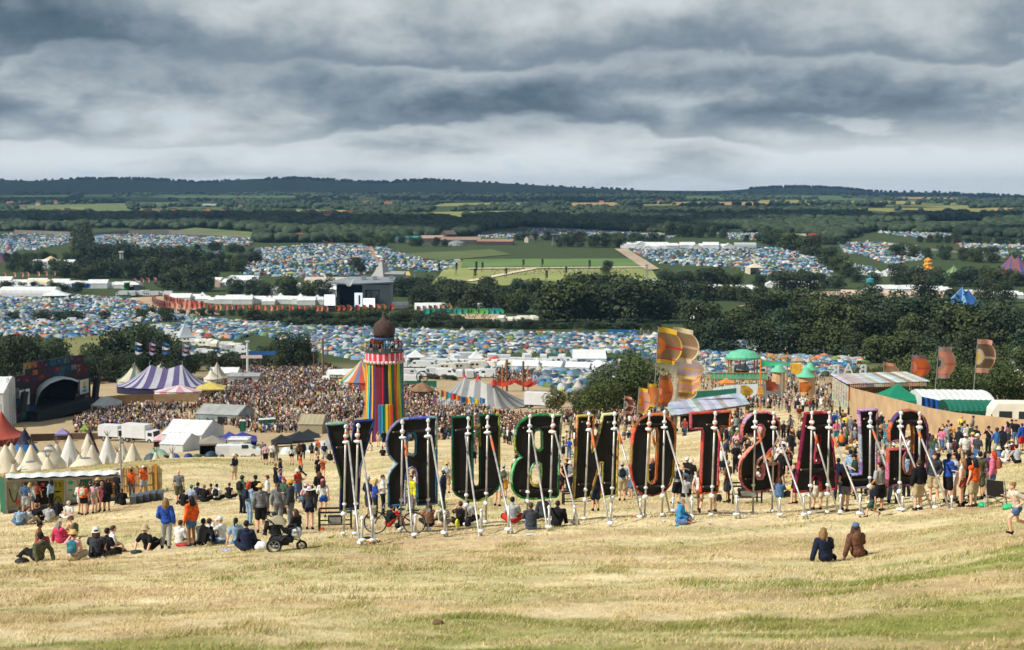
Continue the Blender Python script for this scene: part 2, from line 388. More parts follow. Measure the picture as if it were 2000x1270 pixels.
def scatter_blades(n,y0,y1,hgt,wid,seed):
 rg=np.random.default_rng(seed)
 y=np.sqrt(rg.uniform(y0**2,y1**2,n));x=rg.uniform(-1,1,n)*(y*.38+4.5);z=HZ(x,y)
 clump=vnoise(x*1.7,y*1.7,5,3);keep=rg.random(n)<np.clip((clump-.3)*3.0,.12,1);x,y,z,clump=x[keep],y[keep],z[keep],clump[keep];n=len(x)
 g=green_amount(x,y);tuft=np.clip((vnoise(x*.8+40,y*.8,15,3)-.62)*9,0,1);h=hgt*rg.uniform(.45,1.15,n)*(.45+clump*.8+tuft*1.1);a=rg.uniform(0,2*PI,n);lean=rg.normal(0,.55,(n,2))*h[:,None];lean[:,0]+=.35*h
 w=wid*rg.uniform(.6,1.3,n);ca,sa=np.cos(a)*w,np.sin(a)*w
 v=np.empty((n,3,3));v[:,0]=np.stack([x-ca,y-sa,z-.01],1);v[:,1]=np.stack([x+ca,y+sa,z-.01],1);v[:,2]=np.stack([x+lean[:,0],y+lean[:,1],z+h],1)
 isg=rg.random(n)<np.clip(g*.85+tuft*.3,0,.9)
 c=np.where(isg[:,None],np.array(srgb(128,140,62))*rg.uniform(.55,1.25,n)[:,None],np.array(srgb(222,200,150))*rg.uniform(.62,1.08,n)[:,None])
 br=rg.random(n)<.10;c[br]=np.array(srgb(160,132,98))*rg.uniform(.7,1.1,br.sum())[:,None]
 return v.reshape(-1,3),np.repeat(c,3,0)
parts=[scatter_blades(int(GRASS*320000),12.5,24,.055,.0045,1),scatter_blades(int(GRASS*240000),24,42,.064,.0075,2),scatter_blades(int(GRASS*150000),42,75,.074,.013,3),scatter_blades(int(GRASS*90000),75,125,.09,.022,4)]
gv=np.concatenate([p[0] for p in parts]);gc=np.concatenate([p[1] for p in parts])
gm,nt2,b2=_nt('dry_grass');b2.inputs['Roughness'].default_value=.8;b2.inputs['Specular IOR Level'].default_value=.15
a2=N(nt2,'ShaderNodeAttribute',attribute_name='Col');nt2.links.new(a2.outputs['Color'],b2.inputs['Base Color'])
go=rawmesh('dry_grass',gv,np.arange(len(gv)).reshape(-1,3),gc,gm)
tag(go,'dry straw coloured grass with green tufts covering the hillside','grass',kind='stuff')
def proj(X,Y,Z):
 """photo pixel of world points"""
 d=Y*CT-Z*ST; return 1000+F*X/d,635-F*(Y*ST+Z*CT)/d
def inpoly(px,py,poly):
 c=np.zeros(px.shape,bool);n=len(poly);j=n-1
 for i in range(n):
  xi,yi=poly[i];xj,yj=poly[j]
  c^=((yi>py)!=(yj>py))&(px<(xj-xi)*(py-yi)/(yj-yi+1e-9)+xi);j=i
 return c
def fill(polys,sp,y0,y1,jit=.4,seed=0,dens=None):
 rg=np.random.default_rng(seed);out=[]
 ys=np.arange(y0,y1,sp)
 for y in ys:
  hw=y*.37;x=np.arange(-hw,hw,sp);x=x+rg.uniform(-jit,jit,len(x))*sp;yy=y+rg.uniform(-jit,jit,len(x))*sp
  z=HZ(x,yy);px,py=proj(x,yy,z);ok=np.zeros(len(x),bool)
  for p in polys:ok|=inpoly(px,py,p)
  if ok.any():out.append(np.stack([x,yy,z],1)[ok])
 return np.concatenate(out) if out else np.zeros((0,3))
def instmesh(name,protos,pts,which,sc,rot,cols,material):
 """one sheet-free mass: proto = (verts, tris, shade per vertex or None)"""
 V=[];T=[];C=[];o=0
 for k,(pv,pf,pc) in enumerate(protos):
  i=np.nonzero(which==k)[0]
  if not len(i): continue
  c,s_=np.cos(rot[i]),np.sin(rot[i]);q=pv[None]*sc[i][:,None,:]
  x=q[...,0]*c[:,None]-q[...,1]*s_[:,None];y=q[...,0]*s_[:,None]+q[...,1]*c[:,None]
  v=np.stack([x,y,q[...,2]],-1)+pts[i][:,None,:]
  V.append(v.reshape(-1,3));T.append((pf[None]+(np.arange(len(i))*len(pv))[:,None,None]+o).reshape(-1,3));o+=v.shape[0]*v.shape[1]
  cc=cols(i,pc,len(pv));C.append(cc.reshape(-1,3))
 return rawmesh(name,np.concatenate(V),np.concatenate(T),np.concatenate(C),material)
def tris(mb):
 f=[]
 for p in mb.f:
  for k in range(1,len(p)-1):f.append((p[0],p[k],p[k+1]))
 return np.array(mb.v,float),np.array(f)
def palette(ps,n,rg):
 w=np.array([p[1] for p in ps],float);i=rg.choice(len(ps),n,p=w/w.sum());c=np.array([srgb(*p[0]) for p in ps])[i]
 return np.clip(c*rg.uniform(.75,1.2,(n,1)),0,.9),i
hzv=MB();hzv.box((0,6200,18),(16000,12700,188));hm,hnt,hb=_nt('air');hnt.nodes.remove(hb)
pv_=N(hnt,'ShaderNodeVolumePrincipled');pv_.inputs['Density'].default_value=HAZE;pv_.inputs['Color'].default_value=(.34,.64,1,1);pv_.inputs['Anisotropy'].default_value=.2
hnt.links.new(pv_.outputs[0],hnt.nodes['Material Output'].inputs['Volume'])
if HAZE>0:
 hob=hzv.build('haze',hm);tag(hob,'thin blue haze lying over the valley and the far hills','haze',kind='stuff')
def drape(name,poly,rgb,lift,nu=16,nv=3,ymin=300):
 """poly: four photo corners near-left, near-right, far-right, far-left"""
 a,b_,c,d=[Vector((p[0],p[1],0)) for p in poly];mb=MB()
 yb={}
 def f(u,v):
  p=(a*(1-u)+b_*u)*(1-v)+(d*(1-u)+c*u)*v
  g=G(p.x,p.y,ymin);g.z+=lift; return g
 mb.smooth=True;mb.grid(f,nu,nv);o=mb.build(name,mat(rgb,.95,.22,.02,name='field'));o['kind']='structure'; return o
GRN=srgb(116,130,74);YEL=srgb(176,160,92);PAL=srgb(150,150,80);DKG=srgb(84,112,58);TAN=srgb(186,156,104)
FIELDS=[([(30,420),(258,418),(245,398),(35,402)],GRN),([(265,418),(430,416),(372,408),(270,409)],PAL),([(258,404),(360,404),(350,394),(256,394)],DKG),([(0,391),(130,391),(145,382),(0,384)],DKG),([(150,394),(580,391),(575,383),(160,386)],DKG),([(255,437),(390,437),(370,430),(270,430)],PAL),([(630,395),(655,394),(640,387),(620,388)],GRN),([(700,402),(738,402),(735,387),(690,388)],PAL),([(790,428),(1010,424),(1030,412),(800,416)],PAL),([(840,404),(1020,402),(1030,395),(870,398)],PAL),([(1000,404),(1030,404),(1020,397),(1000,397)],PAL),([(1120,406),(1230,410),(1200,396),(1115,396)],TAN),([(1250,412),(1340,412),(1310,400),(1255,400)],PAL),([(1310,402),(1510,402),(1505,395),(1310,396)],TAN),([(1400,412),(1480,412),(1480,403),(1400,403)],TAN),([(1090,430),(1290,426),(1270,421),(1090,423)],PAL),([(1545,402),(1750,416),(1740,408),(1540,396)],PAL),([(1730,410),(1900,414),(1890,402),(1720,402)],PAL),([(1800,417),(1950,422),(1940,408),(1800,408)],PAL),([(1925,413),(2000,414),(2000,407),(1925,407)],TAN),([(1705,447),(1815,448),(1790,437),(1705,438)],DKG),([(1810,447),(1930,448),(1925,436),(1800,436)],DKG),([(520,474),(640,474),(640,462),(520,461)],GRN),([(340,452),(560,468),(565,460),(380,446)],GRN),([(1500,387),(1650,390),(1640,383),(1490,383)],DKG),([(1340,392),(1420,392),(1400,383),(1340,384)],DKG),([(1600,396),(1700,398),(1690,388),(1600,388)],DKG)]
rgf=random.Random(23)
for k in range(34):
 x,y=rgf.uniform(0,1950),rgf.uniform(384,440);w_,h_=rgf.uniform(50,150),rgf.uniform(2.5,6.5)*(y-340)/70;sk=rgf.uniform(-25,25);FIELDS.append(([(x,y),(x+w_,y+rgf.uniform(-2,2)),(x+w_+sk,y-h_),(x+sk,y-h_)],rgf.choice([GRN,PAL,YEL,DKG,DKG,TAN,PAL])))
for p,c in FIELDS:drape('field',p,tuple(np.array(c)*.66),1.0)
drape('arena_field',[(840,560),(1290,556),(1262,508),(880,511)],srgb(132,138,78),.5,20,8)
drape('arena_field',[(900,524),(1260,521),(1240,507),(905,508)],srgb(92,116,62),.9,20,5)
drape('dirt_path',[(905,552),(925,552),(1050,527),(1045,524)],srgb(206,190,160),1.2,4,10)
drape('dirt_path',[(915,528),(1265,525),(1265,523.4),(915,526)],srgb(196,182,152),1.3,16,1)
drape('dirt_path',[(1262,530),(1288,528),(1225,488),(1200,488)],srgb(168,150,128),1.2,3,10)
drape('dirt_path',[(733,515),(741,514),(726,479),(718,480)],srgb(150,122,96),1.0,2,8)
drape('festival_field',[(110,735),(250,735),(246,652),(128,650)],srgb(112,112,66),.5,10,6)
drape('dirt_track',[(285,618),(430,616),(320,580),(255,583)],srgb(170,146,116),.5,10,6)
drape('dirt_track',[(1440,600),(1720,598),(1720,572),(1600,570)],srgb(164,142,116),.5,12,5)
drape('dirt_track',[(860,624),(990,626),(960,604),(870,604)],srgb(176,156,120),.5,8,5)
drape('farm_bank',[(770,497),(860,510),(1000,498),(960,488)],srgb(84,94,52),.5,10,4)
from mathutils import noise as mnoise
CLM_=mat((.8,.8,.82),.9,.05,.001,name='shade_cloud')  # unseen clouds added high overhead to shade the far valley and hills
for i,(sx,sy,rx,ry) in enumerate([(-2600,7600,1900,1500),(200,7700,1800,1300),(2900,7500,2000,1600),(-200,5000,700,500),(-1900,4900,800,700),(-60,2050,330,330),(-700,2350,330,300),(560,2500,380,260),(500,3600,420,300),(-900,1650,230,120),(900,1700,300,160)]):
 bm=bmesh.new();bmesh.ops.create_icosphere(bm,subdivisions=5,radius=1);o_=Vector((i*3.7,1,2))
 for v in bm.verts:d=v.co.normalized();k=1+.45*mnoise.noise(d*1.6+o_)+.25*mnoise.noise(d*4+o_)+.12*mnoise.noise(d*9+o_);v.co=Vector((d.x*rx*k,d.y*ry*k,d.z*70*k))
 me=bpy.data.meshes.new('shade_cloud');bm.to_mesh(me);bm.free();me.materials.append(CLM_);c=bpy.data.objects.new('shade_cloud',me);COL.objects.link(c);A_=5000;c.location=(sx+SUN.x/SUN.z*A_,sy+SUN.y/SUN.z*A_,A_);c['kind']='structure'
LEAF=vmat('leaves',.75,.25,.35);BARK=mat(srgb(86,72,58),.9,.3,3,name='bark')
def crown_mesh(seed,n,lobes,size,shade=(1,1,1),spread=(1,1)):
 rg=np.random.default_rng(seed);mb=MB();ls=[]
 for k in range(lobes):
  a=rg.uniform(0,2*PI);r=.30*math.sqrt(rg.random())*spread[0];z=rg.uniform(.20,.78)
  ls.append((np.array([r*math.cos(a),r*math.sin(a),z]),rg.uniform(.15,.25)*(1.15-.5*abs(z-.5)),rg.uniform(.72,1.25)))
 ls.append((np.array([0,0,.52]),.30,1.0));ls.append((np.array([.12,.05,.22]),.22,.9));ls.append((np.array([-.14,-.06,.24]),.22,.95))
 vs=np.empty((n,4,3));cs=[]
 fs=np.arange(n*4).reshape(-1,4)
 for i in range(n):
  c,r,sh=ls[rg.integers(len(ls))];d=rg.normal(size=3);d/=np.linalg.norm(d);d[2]*=.85
  p=c+d*r*(rg.uniform(.55,1.0)**.5 if rg.random()<.85 else rg.uniform(.95,1.15))
  p[2]=max(p[2],.03+.06*rg.random())
  nrm=d+rg.normal(size=3)*.7;nrm/=np.linalg.norm(nrm);t=np.cross(nrm,rg.normal(size=3));t/=np.linalg.norm(t);b=np.cross(nrm,t)
  s_=size*rg.uniform(.6,1.3)
  vs[i]=[p-t*s_-b*s_*.6,p+t*s_*.7-b*s_,p+t*s_+b*s_*.6+nrm*s_*.3,p-t*s_*.7+b*s_]
  k=sh*rg.uniform(.8,1.2);cs.append(np.array([.048,.070,.031])*k*np.array(shade))
 me=bpy.data.meshes.new('crown');nn=n*4
 me.vertices.add(nn);me.vertices.foreach_set('co',vs.astype(np.float32).ravel());me.loops.add(nn);me.loops.foreach_set('vertex_index',np.arange(nn,dtype=np.int32));me.polygons.add(n);me.polygons.foreach_set('loop_start',np.arange(0,nn,4,dtype=np.int32));me.update(calc_edges=True)
 a_=me.attributes.new('Col','FLOAT_COLOR','POINT');c4=np.ones((nn,4),np.float32);c4[:,:3]=np.repeat(np.array(cs),4,0);a_.data.foreach_set('color',c4.ravel())
 me.materials.append(LEAF); return me
def trunk_mesh(seed):
 rg=random.Random(seed);mb=MB();mb.smooth=True
 mb.tube([(0,0,-.06),(.004,0,.1),(.01,.005,.3),(0,.01,.62)],[.028,.02,.016,.006],7)
 for k in range(6):
  a=rg.uniform(0,2*PI);z=rg.uniform(.16,.4);r=rg.uniform(.14,.3);mb.tube([(0,0,z),(r*.5*math.cos(a),r*.5*math.sin(a),z+.1),(r*math.cos(a),r*math.sin(a),z+rg.uniform(.18,.32))],[.012,.008,.003],5)
 return mb.mesh('trunk',BARK)
CROWNS=[crown_mesh(11,2600,11,.020),crown_mesh(12,2600,14,.022,(1.05,1.0,.9)),crown_mesh(13,2400,9,.021,(.9,1,1.05)),crown_mesh(14,2600,12,.024,(1.25,1.15,.8))]
CROWN_OLIVE=crown_mesh(15,2200,9,.022,(2.4,1.7,.8));CROWN_LIGHT=crown_mesh(16,2600,12,.022,(1.8,1.75,1.0));CROWN_DARK=crown_mesh(19,6000,15,.014,(.85,.9,.9));CROWN_NEAR=crown_mesh(17,7500,17,.0125,(1.6,1.4,.95));CROWN_NEAR2=crown_mesh(18,7500,15,.0125,(1.3,1.25,.95))
TRUNKS=[trunk_mesh(i) for i in range(3)]
_tp={}
def tree(px,Y,h,w,label,group=None,crown=None,rz=None,base=None):
 """h, w in metres"""
 g=base or gp(px,Y);TREES.append((h/mpp(Y)*(3 if crown else 1),g,h,w,label,group,crown))
def plant():
 TREES.sort(key=lambda t:-t[0])
 for _,g,h,w,label,group,crown in TREES[:290]:
  i=random.randrange(4);t=thing('tree',label,'tree',g,random.uniform(0,6.28),group);t.scale=(w,w,h)
  for n_,me_ in (('trunk',TRUNKS[i%3]),('crown',crown or CROWNS[i])):
   o=bpy.data.objects.new(n_,me_);COL.objects.link(o);o.parent=t
 return TREES[290:]
TREES=[]
def treerow(pts,step,hpx,wk,label,group,crown=None,jx=.3):
 """pts: [(px,Y)...] polyline; hpx photo px height range"""
 for (x0,y0),(x1,y1) in zip(pts[:-1],pts[1:]):
  n=max(1,int(abs(x1-x0)/step+.5)) if abs(x1-x0)>abs(y1-y0)*.2 else max(1,int(abs(y1-y0)/14))
  for k in range(n):
   t=(k+random.uniform(.5-jx,.5+jx))/n;Y=y0+(y1-y0)*t+random.uniform(-6,6);h=random.uniform(*hpx)*mpp(Y)
   tree(x0+(x1-x0)*t,Y,h,h*random.uniform(*wk),label,group,crown)
def clump(lst,Y,label,group,crown=None):
 for x,hp,wp in lst:tree(x,Y+random.uniform(-8,8),hp*mpp(Y),wp*mpp(Y),label,group,crown)
WK=(1.0,1.45)
treerow([(1350,610),(1700,600),(2020,560)],50,(70,100),WK,'dark broad tree in the wood behind the camp beyond the flags','trees of the dark wood on the right')
treerow([(1340,560),(1500,545),(1700,520),(2020,470)],46,(58,84),WK,'dark leafy tree at the near edge of the wood behind the camp','trees along the near edge of the dark wood')
treerow([(1700,640),(2020,620)],44,(80,105),WK,'tall dark tree in the wood below the blue swirled tent','trees below the blue swirled tent')
treerow([(1060,740),(1295,730)],34,(78,105),(.95,1.3),'tall dark tree in the clump in front of the arena field','trees in front of the arena field')
treerow([(880,830),(1070,800)],34,(46,62),WK,'dark tree in the row below the arena field','trees below the arena field')
treerow([(790,880),(960,860)],30,(36,50),WK,'dark tree near the grey pyramid tent','trees near the grey pyramid')
treerow([(1120,800),(1300,760)],36,(70,90),WK,'big dark tree standing behind the middle clump','trees behind the middle clump')
treerow([(1290,1040),(1410,1060)],26,(34,46),WK,'dark tree at the low corner of the far right camp','trees below the far right camp')
treerow([(1400,1080),(1650,1040)],30,(24,38),WK,'dark tree along the bottom of the far right camp','trees along the far right camp')
clump([(1530,44,60),(1562,46,64),(1590,40,50)],1000,'broad dark tree standing inside the lower edge of the far camp','broad trees at the edge of the far camp')
treerow([(1500,1500),(1560,1400),(1620,1240),(1690,1060)],22,(30,46),WK,'dark tree in the diagonal belt right of the far camp','trees in the diagonal belt')
treerow([(1690,1060),(1760,1090),(1900,1060)],30,(30,44),WK,'dark tree near the fairground tents','trees near the fairground tents')
clump([(1805,60,70),(1700,46,60),(1925,50,60),(1960,46,56),(1860,34,40)],900,'rounded dark tree between the fairground tents','rounded trees by the fairground')
treerow([(1740,1350),(1990,1250)],30,(22,36),WK,'dark hedge tree above the fairground tents','hedge trees above the fairground')
clump([(10,102,115),(55,104,120),(104,92,105),(-30,96,100),(135,60,76)],425,'large dark tree behind the patchwork stage','trees behind the patchwork stage',CROWN_DARK)
clump([(195,80,95),(235,108,115),(285,120,125),(325,100,105),(180,56,70),(352,78,85),(215,60,80),(260,64,80)],436,'large dark tree behind the purple striped marquee','trees behind the purple marquee',CROWN_DARK)
clump([(375,44,60),(425,46,60),(460,36,50)],470,'low dark tree beside the lorry park','trees beside the lorry park')
clump([(574,78,86),(540,56,68),(522,44,52),(600,48,56)],490,'dark oak standing at the far edge of the crowd','dark oaks by the crowd',CROWN_DARK);treerow([(792,448),(900,440)],18,(10,15),(1.8,2.6),'low hedge bush behind the grey striped big top','hedge bushes behind the grey big top')
treerow([(150,1280),(330,1250),(430,1200)],22,(34,50),WK,'dark tree in the wood behind the left hand camp','trees of the left wood')
treerow([(160,1150),(420,1120)],26,(40,52),WK,'dark tree in the middle of the left wood','trees in the middle of the left wood')
treerow([(320,1020),(420,1000)],26,(40,56),WK,'dark tree at the low edge of the left wood','trees at the low edge of the left wood')
treerow([(20,1200),(190,1120)],26,(26,38),WK,'dark tree around the yellow striped tent','trees around the yellow striped tent')
treerow([(158,1500),(172,1300)],14,(34,48),(.8,1.1),'tall dark tree in the narrow belt dividing the camp','trees in the narrow belt')
treerow([(455,960),(640,930)],26,(32,46),WK,'dark tree in front of the white roofs','trees in front of the white roofs')
treerow([(330,1320),(480,1250)],20,(14,24),WK,'small dark tree on the camp boundary','trees on the camp boundary')
treerow([(430,1180),(510,1300)],16,(20,32),WK,'small dark tree by the pyramid camp','trees by the pyramid camp')
clump([(465,34,40),(700,34,40),(1185,28,28)],1180,'round solitary tree standing among far tents','solitary trees among far tents')
clump([(205,24,30),(275,28,32),(325,30,40),(25,22,34),(80,26,50),(120,26,50),(150,22,40)],740,'small dark tree between the tent fields','small trees between the tent fields')
treerow([(480,740),(900,720)],15,(20,34),(1.2,1.8),'low dark hedge tree in front of the black stage','hedge trees in front of the black stage')
treerow([(560,700),(900,690),(1290,680)],17,(13,22),(1.5,2.3),'low hedge tree above the middle camp','hedge trees above the middle camp')
treerow([(640,1040),(710,1030)],24,(22,34),WK,'dark tree left of the pyramid tent','trees left of the pyramid tent')
treerow([(790,1500),(880,1480)],22,(14,22),WK,'small tree by the farm sheds','trees by the farm sheds')
treerow([(1080,1480),(1240,1460)],22,(18,30),WK,'dark tree behind the arena field','trees behind the arena field')
treerow([(1300,1700),(1420,1650)],20,(24,36),WK,'dark tree behind the long white marquee','trees behind the long marquee')
for p_,h_,l_ in (([(760,960),(1060,930)],(34,48),'dark tree below the speaker towers of the arena'),([(1290,930),(1500,900)],(28,42),'dark tree above the big wood, right of the middle clump'),([(1480,760),(1720,740)],(50,68),'tall dark tree at the top of the big wood'),([(0,1290),(160,1260)],(18,30),'dark tree near the purple big top on the left'),([(330,505),(560,480)],(22,36),'low dark tree along the hedge by the lorry park'),([(640,1560),(790,1540)],(14,24),'dark tree at the top of the pyramid camp'),([(1450,1580),(1660,1500)],(14,24),'dark tree above the far right camp'),([(1790,1560),(2010,1500)],(14,24),'dark tree beyond the right perimeter fence'),([(0,1000),(160,985)],(16,26),'dark tree above the left tent field'),([(290,800),(480,780)],(12,20),'low dark bush below the orange flags'),([(1000,1600),(1300,1560)],(14,24),'dark tree behind the farm sheds'),([(1880,1100),(2010,1060)],(30,44),'dark tree below the striped big top on the right'),([(380,1420),(500,1380)],(14,24),'dark tree between the upper left camps')):
 treerow(p_,19,h_,WK,l_,'trees: '+l_)
clump([(1146,74,92),(1172,100,100)],236,'bushy dark green tree left of the tall flags','bushy trees by the flags',CROWN_NEAR)
clump([(1212,136,134),(1262,124,108)],240,'big bushy green tree behind the tall banner flags','big trees behind the flags',CROWN_NEAR2)
tree(1085,300,58*mpp(300),50*mpp(300),'small olive brown tree beside the camp left of the big trees',None,CROWN_OLIVE)
clump([(1690,104,110),(1745,116,130),(1800,128,130)],236,'big green tree behind the tin roofed hut','big trees behind the hut',CROWN_NEAR)
clump([(1870,112,130),(1930,112,130),(1975,100,110)],232,'big dark green tree behind the white marquee roof','big trees behind the white marquee',CROWN_NEAR2)
clump([(1830,112,110)],300,'dark green tree standing between the banner flags and wood',None,CROWN_NEAR2)
def blob(seed):
 bm=bmesh.new();bmesh.ops.create_icosphere(bm,subdivisions=2,radius=1);rg=random.Random(seed);o_=Vector((rg.random()*9,rg.random()*9,0))
 from mathutils import noise as mn
 for v in bm.verts:
  d=v.co.normalized();k=1+.38*mn.noise(d*1.9+o_)+.22*mn.noise(d*4.5+o_);v.co=d*k*.5;v.co.z=v.co.z*.9+.42
 vv=np.array([v.co[:] for v in bm.verts]);ff=np.array([[v.index for v in f.verts] for f in bm.faces]);sh=np.array([rg.uniform(.7,1.3) for _ in vv]);bm.free(); return vv,ff,sh
rg=np.random.default_rng(44);n=26000
px=rg.uniform(-60,2060,n);py=378+96*rg.random(n)**.9
LOWP=[(-80,452),(150,452),(180,450),(330,448),(500,462),(505,474),(640,476),(780,470),(930,460),(935,452),(1020,444),(1310,458),(1400,452),(1580,462),(1640,472),(1700,452),(2080,470),(2080,300),(-80,300)]
ok=inpoly(px,py,LOWP)
for p,c in FIELDS:ok&=~inpoly(px,py+1.0,[(q[0],q[1]) for q in p])
clus=vnoise(px*.016,py*.10,77);ok&=clus>.36
px,py=px[ok],py[ok];P=np.array([G(a_,b_,1300)[:] for a_,b_ in zip(px,py)])
for x0,x1,dn in ((150,330,150),(330,470,60),(520,900,260),(930,1240,40),(1465,1715,220),(0,150,20),(1720,2000,40)):
 q=rg.uniform(x0,x1,dn);P=np.concatenate([P,np.array([gp(a_,rg.uniform(8200,8950))[:] for a_ in q])])
n=len(P);hs=rg.uniform(7,14,n)*np.where(P[:,1]>8000,1.2,1);scl=np.stack([hs*rg.uniform(.9,1.5,n)]*2+[hs],1)
shade_t=rg.uniform(.7,1.35,n)
def grow_woodland():
 rest=plant();rg=np.random.default_rng(3);pr=[blob(i) for i in range(5)]
 for me in CROWNS:
  v=np.empty(len(me.vertices)*3,np.float32);me.vertices.foreach_get('co',v);c=np.empty(len(me.vertices)*4,np.float32);me.attributes['Col'].data.foreach_get('color',c);f=np.arange(len(me.vertices)).reshape(-1,4);pr.append((v.reshape(-1,3),np.concatenate([f[:,:3],f[:,[0,2,3]]]),c.reshape(-1,4)[:,1]/.055))
 m=len(rest);PP_=np.concatenate([P_W]+([np.array([t[1][:] for t in rest])] if m else []));sc_=np.concatenate([scl_w]+([np.array([(t[3],t[3],t[2]) for t in rest])] if m else []));wh=np.concatenate([rg.integers(0,5,n_w),rg.integers(5,9,m)]);sh=np.concatenate([shade_t,np.ones(m)])
 def wc(i,pc,k): return np.array([.036,.054,.026])[None,None]*sh[i][:,None,None]*pc[None,:,None]
 wo=instmesh('woodland',pr,PP_,wh,sc_,rg.uniform(0,6.3,n_w+m),wc,vmat('far_leaves',.8,.3,.15));tag(wo,'dark hedgerows and woods between the far fields','woodland',kind='stuff')
P_W,scl_w,n_w=P,scl,n
def dome_p():
 mb=MB();prof=[(1.0,0),(.92,.42),(.62,.82),(.0,1.0)]
 mb.lathe([(r*.5,z*.5) for r,z in prof[:3]]+[(.02,.5)],8,sy=.8); return mb
def ridge_p():
 mb=MB();v=[(-.55,-.4,0),(.55,-.4,0),(.55,.4,0),(-.55,.4,0),(-.45,0,.5),(.4,0,.44),(0,-.42,.3),(0,.42,.3)]
 mb._add(v,[(0,1,5,4),(2,3,4,5),(1,2,5),(3,0,4)]); return mb
def bell_p():
 mb=MB();mb.lathe([(.5,0),(.48,.16),(.25,.42),(.02,.72)],8); return mb
def tunnel_p():
 mb=MB()
 def f(u,v):
  a=PI*v;r=.5*(.55+.45*math.sin(PI*min(1,.25+u*.6))); return ((u-.5)*1.5,r*math.cos(a)*.85,r*math.sin(a)*.9)
 mb.grid(f,5,6); return mb
TP=[tris(dome_p())+(None,),tris(ridge_p())+(None,),tris(bell_p())+(None,),tris(tunnel_p())+(None,)]
TPAL=[((52,98,146),15),((112,152,180),20),((28,62,112),10),((36,118,130),8),((176,190,196),26),((226,226,220),9),((96,122,66),10),((128,156,70),5),((60,88,66),7),((176,52,44),5),((226,128,54),5),((116,124,126),8),((214,196,150),4),((52,140,190),8),((200,196,84),1.5),((140,96,130),1)]
CAMP_A=[[(384,628),(520,632),(650,640),(900,650),(1290,656),(1400,662),(1560,672),(1700,690),(1690,712),(1640,735),(1370,738),(1370,700),(1290,712),(1235,690),(1180,692),(1000,690),(860,692),(800,700),(770,690),(640,694),(600,676),(490,650)],[(870,712),(1000,704),(1180,704),(1240,716),(1230,750),(1120,752),(1040,730),(930,722)],[(640,692),(905,690),(1000,705),(870,716),(790,712),(700,704)],[(1040,735),(1235,718),(1235,752),(1120,768),(1050,752)],[(290,640),(384,628),(490,652),(470,664),(380,656)],[(1900,700),(2000,690),(2000,730),(1930,735)]]
CAMP_B=[[(-20,574),(120,576),(200,582),(268,588),(286,600),(270,618),(225,622),(150,618),(0,606),(-20,606)],[(-20,622),(140,620),(262,626),(270,640),(230,656),(130,662),(0,656),(-20,652)],[(384,622),(480,628),(384,636),(360,628)],[(-20,606),(290,604),(384,622),(290,630),(-20,628)]]
CAMP_C=[[(-20,457),(152,457),(150,472),(60,490),(-20,492)],[(182,456),(490,466),(492,482),(400,478),(330,486),(186,492)],[(352,490),(436,488),(420,508),(364,506)],[(-20,490),(40,490),(10,505),(-20,505)],[(462,506),(500,486),(620,478),(716,478),(738,514),(742,514),(728,480),(745,482),(800,500),(860,512),(905,509),(890,524),(840,533),(790,526),(730,532),(680,542),(560,542),(470,536)],[(1228,486),(1300,482),(1560,484),(1604,505),(1630,545),(1640,555),(1560,556),(1420,522),(1296,518),(1270,508)],[(1636,477),(1700,474),(1790,482),(1806,506),(1744,520),(1690,500),(1650,494)],[(930,462),(1030,452),(1034,446),(1200,453),(1320,458),(1310,466),(1180,467),(1040,463),(990,468)],[(1400,456),(1500,456),(1570,466),(1520,470),(1420,468)],[(1700,446),(1800,450),(1880,462),(1800,466),(1720,456)],[(1860,472),(2020,476),(2020,486),(1880,484)],[(1900,490),(2020,492),(2020,508),(1960,504)],[(1255,545),(1420,550),(1420,556),(1290,556)],[(1640,520),(1720,522),(1712,532),(1660,532)],[(1350,548),(1370,545),(1400,552),(1360,555)],[(1660,438),(1930,440),(1960,446),(1700,446)]]
rg=np.random.default_rng(5)
PA=fill(CAMP_A,2.5,300,800,.45,1);PB=fill(CAMP_B,3.1,600,1050,.45,2);PC=fill(CAMP_C,4.3,1000,2600,.45,3)
PA=PA[rg.random(len(PA))<.93];PB=PB[rg.random(len(PB))<.9]
clr=vnoise(PC[:,0]*.02,PC[:,1]*.02,61);PC=PC[rg.random(len(PC))<np.clip(.9-(clr>.62)*.5,0,1)]
PT=np.concatenate([PA,PB,PC]);n=len(PT);print('tents',len(PA),len(PB),len(PC))
kind_=rg.choice(4,n,p=[.60,.155,.015,.23]);sz=rg.uniform(2.1,3.9,n)*np.where(PT[:,1]>900,1.12,1);sz=np.where(kind_==2,sz*1.1,sz);tcol,ti=palette(TPAL,n,rg)
tcol=np.where((kind_==2)[:,None],np.array(srgb(206,198,176)),tcol);tcol=(tcol*.80+tcol.mean(1,keepdims=True)*.20)*.72;rot=rg.uniform(0,6.3,n)
scl=np.stack([sz,sz,sz*rg.uniform(.8,1.1,n)],1)
near=np.argsort(PT[:,1])[:300];far_=np.setdiff1d(np.arange(n),near)
TMAT=vmat('tent_cloth',.6,.15,.5)
def tcf(idx):
 def f(i,pc,k): return np.repeat(tcol[idx][i][:,None,:],k,1)
 return f
to=instmesh('tents',TP,PT[far_],kind_[far_],scl[far_],rot[far_],tcf(far_),TMAT);tag(to,'thousands of small tents packed over the valley fields','tents',kind='stuff')
TNM=['blue','light blue','navy blue','teal','pale grey','white','olive green','lime green','dark green','red','orange','grey','cream','bright blue','yellow','purple']
KN=['dome_tent','ridge_tent','bell_tent','tunnel_tent'];TOM=omat('tent_fabric',.6,.15,.8)
TME=[f().mesh(KN[i],TOM) for i,f in enumerate((dome_p,ridge_p,bell_p,tunnel_p))]
for me_ in TME:me_.polygons.foreach_set('use_smooth',[True]*len(me_.polygons))
